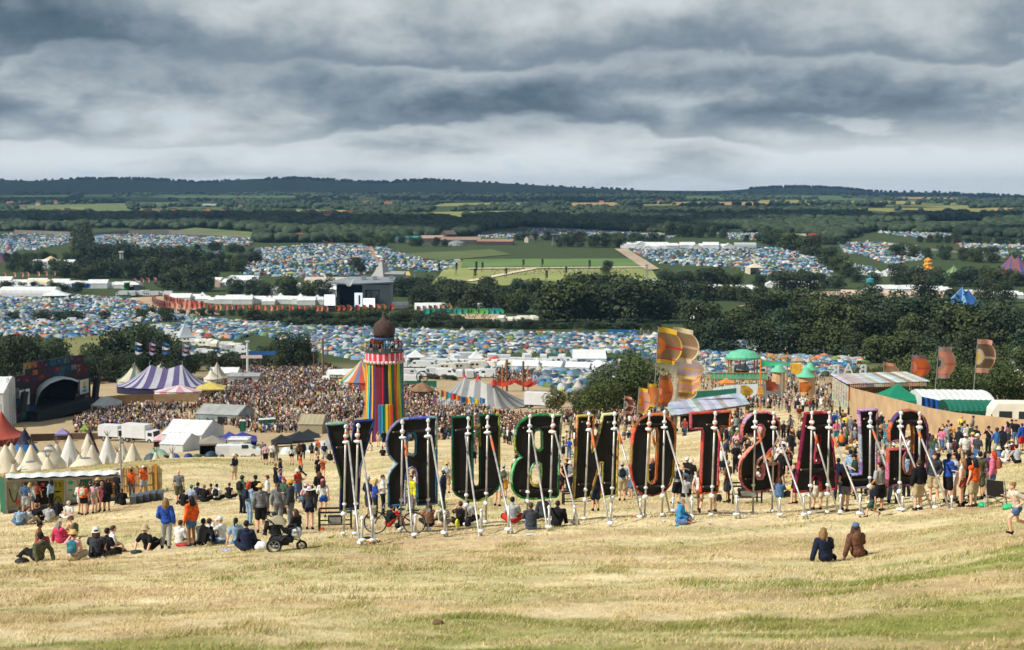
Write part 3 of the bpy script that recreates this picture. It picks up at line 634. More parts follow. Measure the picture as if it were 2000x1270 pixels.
for i in near:
 k=int(kind_[i]);o=bpy.data.objects.new(KN[k],TME[k]);COL.objects.link(o);o.location=PT[i];o.rotation_euler=(0,0,rot[i]);o.scale=scl[i];o.color=(*tcol[i],1)
 nm='cream' if k==2 else TNM[ti[i]];side='beside the flags and carousel roof' if PT[i][0]>40 else 'behind the grey striped big top' if PT[i][0]>-30 else 'beyond the ribbon tower'
 tag(o,f'small {nm} {KN[k].replace("_", " ")} packed in the camp {side}','tent',f'{nm} {KN[k].replace("_", " ")}s {side}')
def pers_p(v):
 mb=MB();sh={0:[],1:[]}
 legs=[(-.09,0),(.09,0)] if v!=2 else []
 for x,y in legs:mb.box((x,y,.64),(.16,.17,.42),col=(1,0,0));mb.box((x,y+(.1 if v==1 and x>0 else 0),.22),(.11,.13,.44),col=(.1,0,.9) if v==1 else (1,0,0))
 if v==2:mb.box((0,.1,.16),(.5,.7,.3),col=(1,0,0))
 z=0 if v!=2 else-.62
 mb.lathe([(.16,.82+z),(.19,1.1+z),(.2,1.38+z),(.08,1.48+z)],7,sy=.65,col=(0,1,0))
 mb.bar((-.22,0,1.4+z),(-.27,.1,.95+z),.09,col=(0,.75,.2));mb.bar((.22,0,1.4+z),(.24,.22,1.05+z),.09,col=(0,.75,.2))
 mb.ell((0,.01,1.6+z),(.1,.115,.13),7,5,col=(0,0,1));mb.ell((0,-.02,1.65+z),(.11,.12,.11),7,4,col=(0,0,0))
 return mb
def pp(v):
 mb=pers_p(v);vv,ff=tris(mb);pc=np.zeros((len(vv),3))
 for f_,c in zip(mb.f,mb.c):
  for i in f_:pc[i]=c
 return vv,ff,pc
PP=[pp(0),pp(1),pp(2)]
TOPS=[((26,28,34),48),((226,224,220),16),((70,84,110),8),((120,124,128),9),((170,60,50),4),((216,116,56),2.5),((60,110,170),6),((70,96,70),6),((214,160,160),5),((206,186,150),7),((226,200,90),3),((140,90,60),3)]
BOTS=[((30,34,42),55),((60,76,104),18),((180,168,140),12),((210,160,130),10),((110,112,116),10),((214,212,206),6)]
SKIN=[((226,178,148),50),((206,152,120),30),((150,100,72),10),((100,66,48),6)]
HAIR=[((46,36,30),45),((96,68,46),25),((170,134,84),15),((226,222,210),8),((180,70,40),3),((60,60,66),6)]
CR1=[[(186,806),(290,792),(385,796),(420,740),(446,712),(520,700),(612,704),(640,716),(700,742),(712,800),(700,826),(640,832),(560,838),(440,830),(330,840),(260,845),(188,832)],[(786,752),(850,768),(870,792),(1000,812),(1010,822),(905,838),(870,862),(786,862)],[(870,815),(1010,818),(1180,806),(1180,818),(1000,850),(880,872)],[(140,826),(190,806),(190,842),(150,846)],[(960,726),(1060,728),(1050,748),(965,748)],[(440,830),(700,830),(700,846),(500,846)]]
CR2=[[(1366,735),(1640,735),(1640,768),(1450,775),(1366,760)],[(290,598),(330,590),(420,606),(430,618),(330,622)],[(862,606),(950,608),(970,626),(870,624)],[(1450,575),(1620,572),(1700,580),(1720,600),(1460,596)],[(1200,653),(1420,656),(1560,672),(1690,690),(1690,684),(1560,664),(1420,650),(1230,648)],[(1366,700),(1530,700),(1640,716),(1600,738),(1366,720)],[(190,652),(250,648),(245,690),(225,690)],[(960,525),(1220,522),(1230,535),(960,540)]]
rg=np.random.default_rng(17)
C1=fill(CR1,1.12,150,620,.5,11);dn=vnoise(C1[:,0]*.06,C1[:,1]*.05,31);C1=C1[rg.random(len(C1))<np.clip((dn-.30)*4.5,.12,.93)]
C2=fill(CR2,2.6,380,1300,.5,12);C2=C2[rg.random(len(C2))<.5]
C4=fill([[(1450,768),(1625,762),(1625,796),(1560,808),(1462,796)]],1.5,150,420,.5,14);C4=C4[rg.random(len(C4))<.12];C5=fill([[(1180,798),(1300,792),(1300,815),(1180,830)],[(880,822),(1180,812),(1180,832),(980,850),(885,862)]],1.7,150,420,.5,16);C5=C5[rg.random(len(C5))<.13];C6=fill([[(1200,812),(1480,815),(1480,850),(1200,870)],[(1565,835),(1720,835),(1730,872),(1560,880)],[(1838,856),(2010,862),(2010,884),(1840,880)],[(885,850),(1180,830),(1180,870),(890,885)],[(1395,850),(1550,850),(1550,930),(1400,930)],[(1560,878),(1725,870),(1725,920),(1560,925)],[(1825,880),(2010,880),(2010,900),(1830,908)]],1.6,70,200,.5,19);c6=vnoise(C6[:,0]*.25,C6[:,1]*.12,71);C6=C6[rg.random(len(C6))<np.clip((c6-.42)*2.6,0,.7)];C1=np.concatenate([C1,C4,C5,C6])
C3=fill([[(132,690),(236,690),(236,655),(132,652)]],5.5,400,700,.5,13);C3=C3[rg.random(len(C3))<.35]
CP=np.concatenate([C1,C2,C3]);n=len(CP);print('crowd',n)
k1,_=palette(TOPS,n,rg);k2,_=palette(BOTS,n,rg);k3,_=palette(SKIN,n,rg);k4,_=palette(HAIR,n,rg)
def ccf(i,pc,k):
 w=pc[None];blk=(w.sum(-1,keepdims=True)<.01)
 return np.where(blk,k4[i][:,None],w[...,0:1]*k2[i][:,None]+w[...,1:2]*k1[i][:,None]+w[...,2:3]*k3[i][:,None]*.75)
hs=rg.uniform(.92,1.08,n);vv=np.where(rg.random(n)<.14,2,rg.integers(0,2,n))
co=instmesh('crowd',PP,CP,vv,np.stack([hs]*3,1),rg.uniform(0,6.3,n),ccf,vmat('crowd_clothes',.85,.1,2));tag(co,'dense crowd of thousands of people filling the field below the stage','crowd',kind='stuff')
Z1=(620,800,4.704);Z2=(860,790,4.704);Z3=(1100,780,4.704);Z4=(1320,780,4.704);Z5=(1520,780,5.29);Z6=(1640,780,5.292)
def zp(z,p): return (z[0]+p[0]/z[2],z[1]+p[1]/z[2])
BLACKB=mat((.0055,.0055,.006),.6,.6,2.2,0,.15,name='black_board')
STEEL=mat(srgb(186,182,174),.42,.35,3.5,.35,name='scaffold_steel');RUST=mat(srgb(205,108,60),.6,.25,6,name='orange_tape');FOAM=mat(srgb(222,224,224),.8,.12,9,0,.6,name='white_wrap')
BLWOOD=mat(srgb(52,47,42),.8,.4,5,name='dark_timber');ENDW=mat(srgb(205,172,130),.8,.2,6,name='cut_timber')
TRIM=vmat('fabric_trim',.9,.45,11,.6)
PINKP=mat(srgb(150,40,84),.6,.2,4,name='pink_marker');WHITEP=mat(srgb(190,195,198),.6,.2,4,name='white_marker')
LET=[('Y',Z1,[(75,135),(255,122),(312,310),(342,110),(525,95),(395,545),(378,915),(205,930),(212,640)],[],[((262,158),(240,1180)),((374,148),(345,1140))],[((285,300),(390,1250)),((398,285),(535,1240))],[((412,1000),(408,1140)),((503,1000),(505,1165))],[((180,345),(300,340))],[(36,66,130),(40,70,140),(70,96,60),(50,90,160),(150,160,170),(60,92,70),(30,50,110),(84,110,130)],'blue and green'),('R',Z1,[(1098,68),(1100,868),(918,882),(908,600),(893,552),(868,538),(838,552),(818,610),(812,720),(808,882),(650,892),(652,760),(640,680),(648,610),(675,550),(728,498),(690,470),(655,425),(637,370),(632,290),(645,225),(680,165),(730,115),(800,85)],[[(830,230),(850,215),(880,213),(897,240),(900,300),(898,400),(880,420),(840,412),(828,390)]],[((783,115),(764,1135)),((1017,100),(1015,1105))],[((805,280),(875,1200)),((1045,245),(1200,1175))],[((900,975),(895,1195)),((1170,950),(1168,1165))],[((700,205),(1000,190)),((930,830),(1065,812))],[(150,178,200),(60,140,180),(186,196,204),(40,120,160),(110,160,190),(206,196,160),(50,110,170)],'pale blue'),('U',Z2,[(105,120),(300,108),(303,715),(315,755),(340,762),(358,745),(362,700),(356,102),(546,92),(548,730),(525,785),(480,828),(420,865),(350,890),(285,893),(220,875),(150,838),(115,790)],[],[((258,130),(232,1105)),((435,120),(418,1110))],[((232,290),(362,1210)),((460,285),(670,1180))],[((378,970),(375,1195)),((628,950),(625,1165))],[((145,235),(290,215)),((395,212),(520,205)),((175,800),(500,775))],[(20,92,56),(16,80,70),(26,104,60),(10,96,90),(40,120,60),(150,156,40),(24,84,44)],'dark green'),('B',Z2,[(1120,95),(1108,300),(1098,500),(1088,830),(1070,855),(860,875),(800,872),(740,860),(690,825),(660,780),(650,700),(655,630),(675,560),(705,510),(748,483),(715,460),(690,420),(680,370),(680,300),(695,230),(730,170),(790,125),(850,102),(920,95)],[[(875,245),(915,235),(930,260),(932,400),(912,425),(880,412),(862,380),(862,280)],[(860,555),(895,538),(920,550),(922,640),(915,735),(895,750),(860,745),(840,715),(835,640),(842,590)]],[((823,110),(797,1080)),((1035,110),(1003,1078))],[((845,265),(990,1165)),((1055,260),(1280,1115))],[((1000,945),(1000,1140)),((1233,948),(1229,1125))],[((765,212),(1090,200)),((735,790),(1060,775))],[(120,190,110),(60,150,70),(160,200,130),(200,190,60),(90,170,90),(140,206,150),(50,130,60)],'light green'),('N',Z3,[(128,155),(283,145),(268,485),(300,420),(365,140),(518,130),(495,890),(350,905),(360,580),(345,580),(250,910),(95,925)],[],[((238,140),(193,1100)),((475,135),(440,1100))],[((258,285),(430,1160)),((500,280),(735,1100))],[((440,980),(434,1140)),((710,930),(705,1125))],[((175,205),(270,205)),((410,208),(500,205)),((145,780),(255,775)),((380,765),(480,765))],[(214,176,84),(226,166,40),(200,160,70),(232,190,60),(180,140,90),(226,206,150),(236,176,30)],'yellow ochre'),('O',Z3,[(770,150),(830,140),(900,138),(960,160),(1005,205),(1030,270),(1038,350),(1030,500),(1015,700),(990,780),(950,835),(890,870),(820,890),(760,888),(700,860),(655,800),(630,730),(620,640),(628,450),(640,330),(660,260),(700,195)],[[(830,268),(855,270),(868,300),(865,450),(858,600),(850,730),(830,770),(805,775),(785,745),(785,650),(795,480),(800,330)]],[((792,140),(746,1100)),((933,120),(908,1085))],[((815,300),(985,1060)),((955,290),(1205,1115))],[((1010,915),(1008,1045)),((1185,910),(1180,1085))],[((700,228),(950,222)),((680,800),(960,790))],[(220,96,30),(200,60,28),(226,130,40),(190,120,40),(232,110,50),(170,70,30),(226,150,40)],'orange'),('T',Z4,[(138,128),(510,108),(500,252),(412,258),(400,500),(388,858),(225,870),(240,500),(250,310),(242,272),(138,278)],[],[((362,130),(322,1080))],[((385,280),(600,1110))],[((560,895),(555,1100))],[((285,230),(400,228)),((250,800),(380,795))],[(224,70,30),(210,50,30),(230,96,40),(216,84,80),(200,44,40)],'red orange'),('S',Z4,[(608,348),(745,342),(748,270),(765,240),(795,240),(815,275),(805,330),(770,375),(700,440),(640,505),(602,565),(588,640),(590,720),(612,790),(660,838),(740,856),(820,846),(890,815),(932,760),(950,690),(952,588),(808,598),(808,690),(790,730),(757,730),(737,690),(740,620),(765,565),(825,515),(885,455),(940,385),(957,290),(950,200),(912,143),(845,115),(765,117),(692,140),(642,188),(612,258)],[],[((730,125),(708,1050)),((900,130),(885,1045))],[((755,275),(960,1090)),((925,290),(1222,1100))],[((957,915),(955,1080)),((1178,880),(1178,1085))],[((650,318),(740,318)),((850,200),(930,198)),((640,728),(720,728))],[(226,150,150),(216,120,124),(232,176,170),(206,96,100),(226,130,110)],'pink'),('A',Z5,[(285,148),(550,130),(560,400),(590,640),(612,930),(440,955),(430,850),(425,790),(375,790),(350,870),(345,955),(168,965),(200,770),(240,500),(270,280)],[[(405,365),(425,365),(425,655),(380,660),(385,600)]],[((348,145),(327,1190)),((530,140),(503,1175))],[((372,335),(630,1180)),((555,360),(910,1215))],[((645,1005),(640,1195)),((848,1000),(845,1190))],[((285,275),(550,262)),((235,725),(595,712))],[(170,30,70),(150,20,56),(186,50,80),(196,90,96),(140,16,50)],'crimson'),('L',Z6,[(202,115),(395,105),(388,500),(385,900),(70,930),(60,785),(225,775),(215,400)],[],[((318,150),(308,1095))],[((340,310),(655,1170))],[((652,1020),(650,1165))],[((250,200),(330,190)),((90,835),(385,822))],[(196,180,206),(214,204,214),(170,140,180),(150,110,160),(206,190,200)],'lilac'),('G',Z6,[(515,440),(512,330),(540,240),(590,170),(655,122),(740,110),(820,135),(880,190),(912,270),(916,400),(910,600),(893,740),(860,825),(795,880),(720,895),(640,885),(560,900),(495,912),(500,700),(505,520),(692,510),(688,545),(668,600),(668,700),(688,762),(720,775),(745,748),(755,600),(762,350),(752,275),(720,245),(690,262),(676,330),(672,432)],[],[((632,140),(618,1145)),((828,150),(818,1140))],[((610,280),(960,1140)),((805,310),(1145,1145))],[((983,1015),(978,1150)),((1160,1015),(1155,1180))],[((590,225),(830,218)),((565,820),(840,800))],[(110,76,150),(190,80,110),(150,110,170),(200,110,60),(90,60,130),(196,120,150),(130,60,90)],'purple and orange'),]
_pA=G(*zp(Z1,(240,1180)));_pB=G(*zp(Z6,(818,1140)))
DIRL=Vector((_pB.x-_pA.x,_pB.y-_pA.y,0)).normalized();RZL=math.atan2(DIRL.y,DIRL.x);NRM=Vector((-DIRL.y,DIRL.x,0))
LPLACE={'Y':'at the left end of the row','R':'with a bicycle leaning beside it','U':'between the R and the B','B':'with two rounded holes','N':'between the B and the O','O':'beside the tin roofed shelter','T':'with a single post','S':'between the T and the A','A':'with a small triangular hole','L':'between the A and the G','G':'at the right end of the row'}
def onplane(px,py,o,n):
 d=at(px,py,1.0);t=(o.dot(n))/d.dot(n); return d*t
def wrap(mb,p,r,h,rg):
 for k in range(4):mb.ell((p[0]+rg.uniform(-.25,.25)*r,p[1]+rg.uniform(-.25,.25)*r,p[2]+rg.uniform(-.3,.3)*h),(r*rg.uniform(.8,1.05),r*rg.uniform(.8,1.05),h*rg.uniform(.7,1)),8,6)
def letters():
 for ch,z,outer,holes,posts,braces,stakes,bars,cols,cname in LET:
  rg=random.Random(ord(ch));bases=[G(*zp(z,b)) for a,b in posts]
  o=Vector((0,0,0))
  for b in bases:o+=b
  o/=len(bases);og=Vector((o.x,o.y,o.z));plane=o+NRM*.16
  root=thing('giant_letter',f'giant {ch} seen from behind, {cname} edge, {LPLACE[ch]}','letter sign',og,RZL,'giant letters in a row on the hillside')
  inv=Matrix.Rotation(-RZL,4,'Z')@Matrix.Translation(-og)
  def loc(px,py,pl=plane): return inv@onplane(px,py,pl,NRM)
  pts=[loc(*zp(z,p)) for p in outer];hp=[[loc(*zp(z,p)) for p in h] for h in holes]
  bd=shape2d('board',[(p.x,p.z) for p in pts],[[(p.x,p.z) for p in h] for h in hp],.14,BLACKB,root);bd.location=(0,.26,0)
  t=MB();t.smooth=True
  def trim(loop,flip):
   dense=[]
   loop=[Vector((p.x,0,p.z)) for p in loop]
   for i,p in enumerate(loop):
    q=loop[(i+1)%len(loop)];L_=(q-p).length;nseg=max(1,int(L_/.14))
    for k in range(nseg):dense.append(p+(q-p)*(k/nseg))
   n=len(dense);ctr=sum(dense,Vector())/n
   ccol=None
   area=sum(a.x*b.z-b.x*a.z for a,b in zip(dense,dense[1:]+dense[:1]))
   sgn=(1 if area>0 else-1)*(-1 if flip else 1);w=.031
   vs=[];k=6
   for i,p in enumerate(dense):
    tg=(dense[(i+1)%n]-dense[i-1]).normalized();nn=Vector((-tg.z,0,tg.x))*sgn
    bu=1+rg.uniform(-.12,.12)
    for (a,y) in ((-.02,.36),(-.025,.20),(-.01,.13),(w,.115),(w*1.9*bu,.15),(w*1.9*bu,.24)):vs.append(p+nn*a+Vector((0,y,0)))
   fs=[];cl=[];left=0
   for i in range(n):
    if left<=0:left=rg.randint(1,7);ccol=tuple((c*.82+.16*sum(q_)/3)*rg.uniform(.55,1.05) for q_ in [srgb(*rg.choice(cols))] for c in q_)
    left-=1;j=(i+1)%n
    for q in range(k-1):fs.append((i*k+q,j*k+q,j*k+q+1,i*k+q+1));cl.append(ccol)
   o_=len(t.f);t._add(vs,fs,(0,0,0));t.c[o_:]=cl
  trim(pts,False)
  for h in hp:trim(h,True)
  t.build('edge_trim',TRIM,root)
  for i_,(a,b) in enumerate(posts):
   q=onplane(*zp(z,b),o,NRM);bases[i_]=Vector((q.x,q.y,hz(q.x,q.y)))
  for (a,b),bs in zip(posts,bases):
   tp=inv@onplane(*zp(z,a),o,NRM);bt=inv@bs;bt.z-=.05
   m_=MB();m_.smooth=True;m_.tube([bt,tp],.037,10);po=m_.build('post',STEEL,root)
   if rg.random()<.5:m_=MB();m_.smooth=True;f0,f1=rg.uniform(.82,.86),.95;m_.tube([bt+(tp-bt)*f0,bt+(tp-bt)*f1],.05,10);m_.build('tape',RUST,po)
   for fr,r_,h_ in ((1.0,.065,.08),(.915,.085,.075),(.86,.125,.062),(.30,.075,.065),(.21,.10,.09),(.035,.10,.06)):
    m_=MB();m_.smooth=True;wrap(m_,bt+(tp-bt)*fr,r_,h_,rg);m_.build('foam_wrap',FOAM,po)
  for (a,b),st in zip(braces,stakes):
   ft=G(*zp(z,b));ft.z-=.06
   pa,pb=min(posts,key=lambda q:abs(q[0][0]-a[0]));bs=bases[posts.index((pa,pb))]
   A=inv@at(*zp(z,a),bs.y-.14);B=inv@ft
   m_=MB();m_.smooth=True;m_.tube([B,A],.035,10);br=m_.build('brace',STEEL,root)
   if rg.random()<.35:m_=MB();m_.smooth=True;m_.tube([A+(B-A)*.04,A+(B-A)*rg.uniform(.12,.2)],.047,10);m_.build('tape',RUST,br)
   s0,s1=zp(z,st[0]),zp(z,st[1]);sb=inv@at(s1[0],s1[1],ft.y+.05);stp=inv@at(s0[0],s0[1],ft.y+.05);sb.z=min(sb.z,B.z)
   m_=MB();m_.smooth=True;m_.tube([sb,stp],.04,8);sk=m_.build('stake',STEEL,root)
   for p_,r_,h_ in ((stp,.055,.07),(sb+(stp-sb)*.24,.115,.062)):
    m_=MB();m_.smooth=True;wrap(m_,p_,r_,h_,rg);m_.build('foam_wrap',FOAM,sk)
  for a,b in bars:
   A=loc(*zp(z,a));B=loc(*zp(z,b));A.y=B.y=.10
   m_=MB();m_.bar(A,B,.07,.06);cb=m_.build('crossbar',BLWOOD,root);d=(A-B).normalized();m_=MB();m_.bar(A+d*.004,A+d*.03,.055,.045);m_.build('cut_end',ENDW,cb)
  if ch=='R':
   m_=MB()
   for y0,y1,k in ((545,590,2),(590,680,4),(690,760,5),(760,830,4)):
    pl=[loc(*zp(z,(700+rg.uniform(-30,32),y0+(y1-y0)*i/(k*2)))) for i in range(k*2+1)]
    for p in pl:p.y=.185
    m_.tube(pl,.008,5)
   m_.build('scribble',PINKP,bd)
  if ch in 'BA':
   m_=MB();c0=(1010,615) if ch=='B' else (290,640)
   for k in range(5):
    pl=[loc(*zp(z,(c0[0]+(-60+14*i if k<3 else 26*math.cos(i*.8))+rg.uniform(-4,4),c0[1]+(k*14 if k<3 else-10+26*math.sin(i*.8))+rg.uniform(-6,6)))) for i in range(7)]
    for p in pl:p.y=.185
    m_.tube(pl,.004,4)
   m_.build('scribble',WHITEP,bd)
letters()
def tower():
 Y=205.0;g=gp(752,Y);k=mpp(Y)
 def zt(py): return at(752,py,Y).z-g.z
 root=thing('ribbon_tower','tall round tower hung with rainbow ribbons under a brown onion dome','tower',g)
 Z={y:zt(y) for y in (612,640,658,662,686,696,705,850)}
 rt,rb=36*k,40*k;ztop,zbot=zt(698),0
 RC=[(226,66,40),(236,120,40),(240,176,50),(190,206,70),(70,170,90),(40,150,170),(80,190,210),(60,80,150),(90,50,100),(120,30,50),(200,40,50),(40,34,60),(236,200,60),(30,120,80)]
 rg=random.Random(4);n=74
 core=MB();core.lathe([(rb*.86,0),(rt*.90,ztop)],24);core.build('core',mat((.03,.02,.03),.9,.3,name='dark_core'),root)
 ci=0
 for i in range(n):
  a0=2*PI*i/n;a1=2*PI*(i+.93)/n
  if rg.random()<.8:ci+=1
  ci%=len(RC);c=srgb(*RC[ci if rg.random()<.85 else rg.randrange(len(RC))]);m_=MB();m_.smooth=True;ph=rg.uniform(0,6)
  def f(u,v):
   a=a0+(a1-a0)*u;r=rt*(1+.02*math.sin(ph))+(rb-rt)*(1-v)**1.6*1.3+.06*math.sin(ph+v*5)+.05*math.sin(u*PI)
   return (r*math.cos(a),r*math.sin(a),.05+v*ztop)
  m_.grid(f,2,10);m_.build('ribbon',mat(tuple(x*.9 for x in c),.55,.12,.8,name='ribbon_cloth'),root)
 band=MB();R1=37.5*k;zb0,zb1=zt(705),zt(687)
 band.lathe([(R1*.97,zb0),(R1,zb0),(R1,zb1),(R1*.97,zb1)],60,colf=lambda i,q:srgb(196,60,90) if (q//1)%3 else srgb(226,190,190));band.build('pink_band',vmat('band_paint',.6),root)
 sc=MB();sc.smooth=True
 for q in range(30):a=2*PI*(q+.5)/30;sc.ell((R1*math.cos(a),R1*math.sin(a),zb0),(.30,.30,.26),8,6)
 sc.build('scalloped_edge',mat(srgb(206,176,170),.7,name='scallop'),root)
 rim=MB();rim.lathe([(0,zb1),(R1*1.03,zb1),(R1*1.03,zb1+.16),(0,zb1+.16)],40);rim.build('deck',mat(srgb(60,66,64),.7,name='deck_board'),root)
 DKP=mat(srgb(28,36,44),.5,.2,3,name='dark_steel')
 m_=MB()
 for q in range(22):
  a=2*PI*q/22;m_.bar((R1*.93*math.cos(a),R1*.93*math.sin(a),zb1+.15),(R1*.93*math.cos(a),R1*.93*math.sin(a),zb1+1.35),.05)
 m_.lathe([(R1*.92,zb1+1.3),(R1*.95,zb1+1.3),(R1*.95,zb1+1.37),(R1*.92,zb1+1.37),(R1*.92,zb1+1.3)],32);m_.build('railing',DKP,root)
 zd=zt(657)
 for q in range(8):
  a=2*PI*q/8+.2;m_=MB();m_.tube([(R1*.55*math.cos(a),R1*.55*math.sin(a),zb1),(18*k*math.cos(a),18*k*math.sin(a),zd)],.08,6);m_.build('column',DKP,root)
 dm=MB();dm.smooth=True
 prof=[(19.5*k,657),(21*k,652),(21.6*k,644),(21*k,638),(18.5*k,632),(12*k,627),(6.5*k,624),(4.2*k,620),(3.4*k,616),(4.4*k,613),(3.6*k,611),(1.2*k,609),(.01,608.6)]
 dm.lathe([(.01,zt(657.5))]+[(r,zt(y)) for r,y in prof],36);dm.build('onion_dome',mat(srgb(70,54,48),.85,.45,2.2,0,.5,name='rusty_dome'),root)
 pl=MB();RBL=mat(srgb(60,100,150),.6,name='roof_trim');pl.lathe([(18*k,zd-.5),(20*k,zd-.35),(20*k,zd-.12)],24);pl.build('dome_ring',RBL,root)
 for sx,col_ in ((-9,(210,70,50)),(-4,(226,120,60))):
  m_=MB();zf=zt(672);m_.quad((sx*k*1.2,0,zf),(sx*k*1.2-1.2,-.3,zf+.1),(sx*k*1.2-1.2,-.3,zf+.75),(sx*k*1.2,0,zf+.9),None);m_.bar((sx*k*1.2,0,zb1),(sx*k*1.2,0,zf+1),.04);m_.build('pennant',mat(srgb(*col_),.7,name='pennant'),root)
 Y2=199.0;g2=gp(755,Y2)
 C2=[(60,120,190),(50,160,200),(30,110,70),(236,196,50),(236,150,40),(206,60,40)]
 xs=[741.5,746.5,751.5,756,760.5,765.5]
 rt2=thing('rainbow_slabs','upright slabs in rainbow colours standing before the ribbon tower','sculpture',g2)
 for x,c in zip(xs,C2):
  m_=MB();h=up(755,790.5+random.uniform(-1,1),Y2,g2);x0=(x-755)*mpp(Y2);m_.box((x0,random.uniform(-.1,.1),h/2),(4.5*mpp(Y2),.5,h));m_.build('slab',mat(tuple(q*.8 for q in srgb(*c)),.5,.06,name='slab_paint'),rt2)
 return root
TOWER=tower()
CANVAS=lambda c,n='canvas':mat(tuple(x*.8 for x in srgb(*c)),.75,.14,.6,name=n)
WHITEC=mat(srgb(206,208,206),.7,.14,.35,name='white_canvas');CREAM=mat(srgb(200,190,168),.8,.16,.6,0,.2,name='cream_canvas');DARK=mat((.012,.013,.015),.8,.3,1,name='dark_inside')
WOODP=mat(srgb(120,98,74),.85,.3,3,name='timber');GREYM=mat(srgb(150,154,156),.5,.2,1,.3,name='grey_metal');TYRE=mat((.015,.015,.016),.8,.2,4,name='rubber');GLASSD=mat((.02,.03,.035),.15,.1,1,name='dark_glass');STRIPE=vmat('striped_cloth',.7,.12,.5);WHITEV=mat(srgb(212,214,214),.35,.10,.5,name='white_paint')
def marquee(label,px,Y,wpx,hpx,dep,col,ef=.55,rz=0.0,group=None,wall=None,name='marquee',door=False):
 g=gp(px,Y);w=wpx*mpp(Y);h=hpx*mpp(Y);e=h*ef;r=thing(name,label,name.replace('_',' '),g,rz,group);x,y=w/2,dep/2
 m_=MB();o=.12
 P=[(-x-o,-y-o,e),(x+o,-y-o,e),(x+o,y+o,e),(-x-o,y+o,e),(-x-o,0,h),(x+o,0,h)]
 m_.grid(lambda u,v:(-x-o+(2*x+2*o)*u,(-y-o)*(1-v),e+(h-e)*v-.10*math.sin(v*PI)-.05*abs(math.sin(u*PI*5))),20,4)
 m_.grid(lambda u,v:(-x-o+(2*x+2*o)*u,(y+o)*(1-v),e+(h-e)*v-.10*math.sin(v*PI)),20,4)
 m_.build('roof',col,r);m_=MB()
 m_._add([(-x,-y,-.4),(x,-y,-.4),(x,y,-.4),(-x,y,-.4),(-x,-y,e),(x,-y,e),(x,y,e),(-x,y,e),(-x,0,h-.03),(x,0,h-.03)],[(0,1,5,4),(1,2,6,9,5),(2,3,7,6),(3,0,4,8,7)])
 m_.build('wall',wall or col,r)
 if door:m_=MB();m_.box((x*.3,-y-.02,e*.42),(w*.22,.06,e*.84));m_.build('opening',DARK,r)
 return r
def gazebo(label,px,Y,wpx,ape,eav,col,group=None,rz=.2,dep=None,legs=True,wall=None):
 """ape, eav: photo rows of the peak and the eaves"""
 g=gp(px,Y);w=wpx*mpp(Y)/2;d=dep or w;h=up(px,ape,Y,g);e=up(px,eav,Y,g);r=thing('gazebo',label,'gazebo',g,rz,group)
 m_=MB();m_.smooth=False
 for k in range(4):
  c=[(-w,-d),(w,-d),(w,d),(-w,d)];a,b=c[k],c[(k+1)%4]
  m_.grid(lambda u,v:((a[0]+(b[0]-a[0])*u)*(1-v),(a[1]+(b[1]-a[1])*u)*(1-v),e+(h-e)*(v**1.25)),4,5)
  m_.quad((a[0],a[1],e-.28),(b[0],b[1],e-.28),(b[0],b[1],e),(a[0],a[1],e))
 m_.build('canopy',col,r)
 if legs:
  for c in [(-w,-d),(w,-d),(w,d),(-w,d)]:m_=MB();m_.bar((c[0]*.97,c[1]*.97,-.4),(c[0]*.97,c[1]*.97,e),.06);m_.build('leg',GREYM,r)
 if wall is not None:
  m_=MB();m_.quad((-w*.97,d*.97,-.3),(w*.97,d*.97,-.3),(w*.97,d*.97,e),(-w*.97,d*.97,e));m_.quad((-w*.97,-d*.97,-.3),(-w*.97,d*.97,-.3),(-w*.97,d*.97,e),(-w*.97,-d*.97,e));m_.build('side_wall',wall,r)
 return r
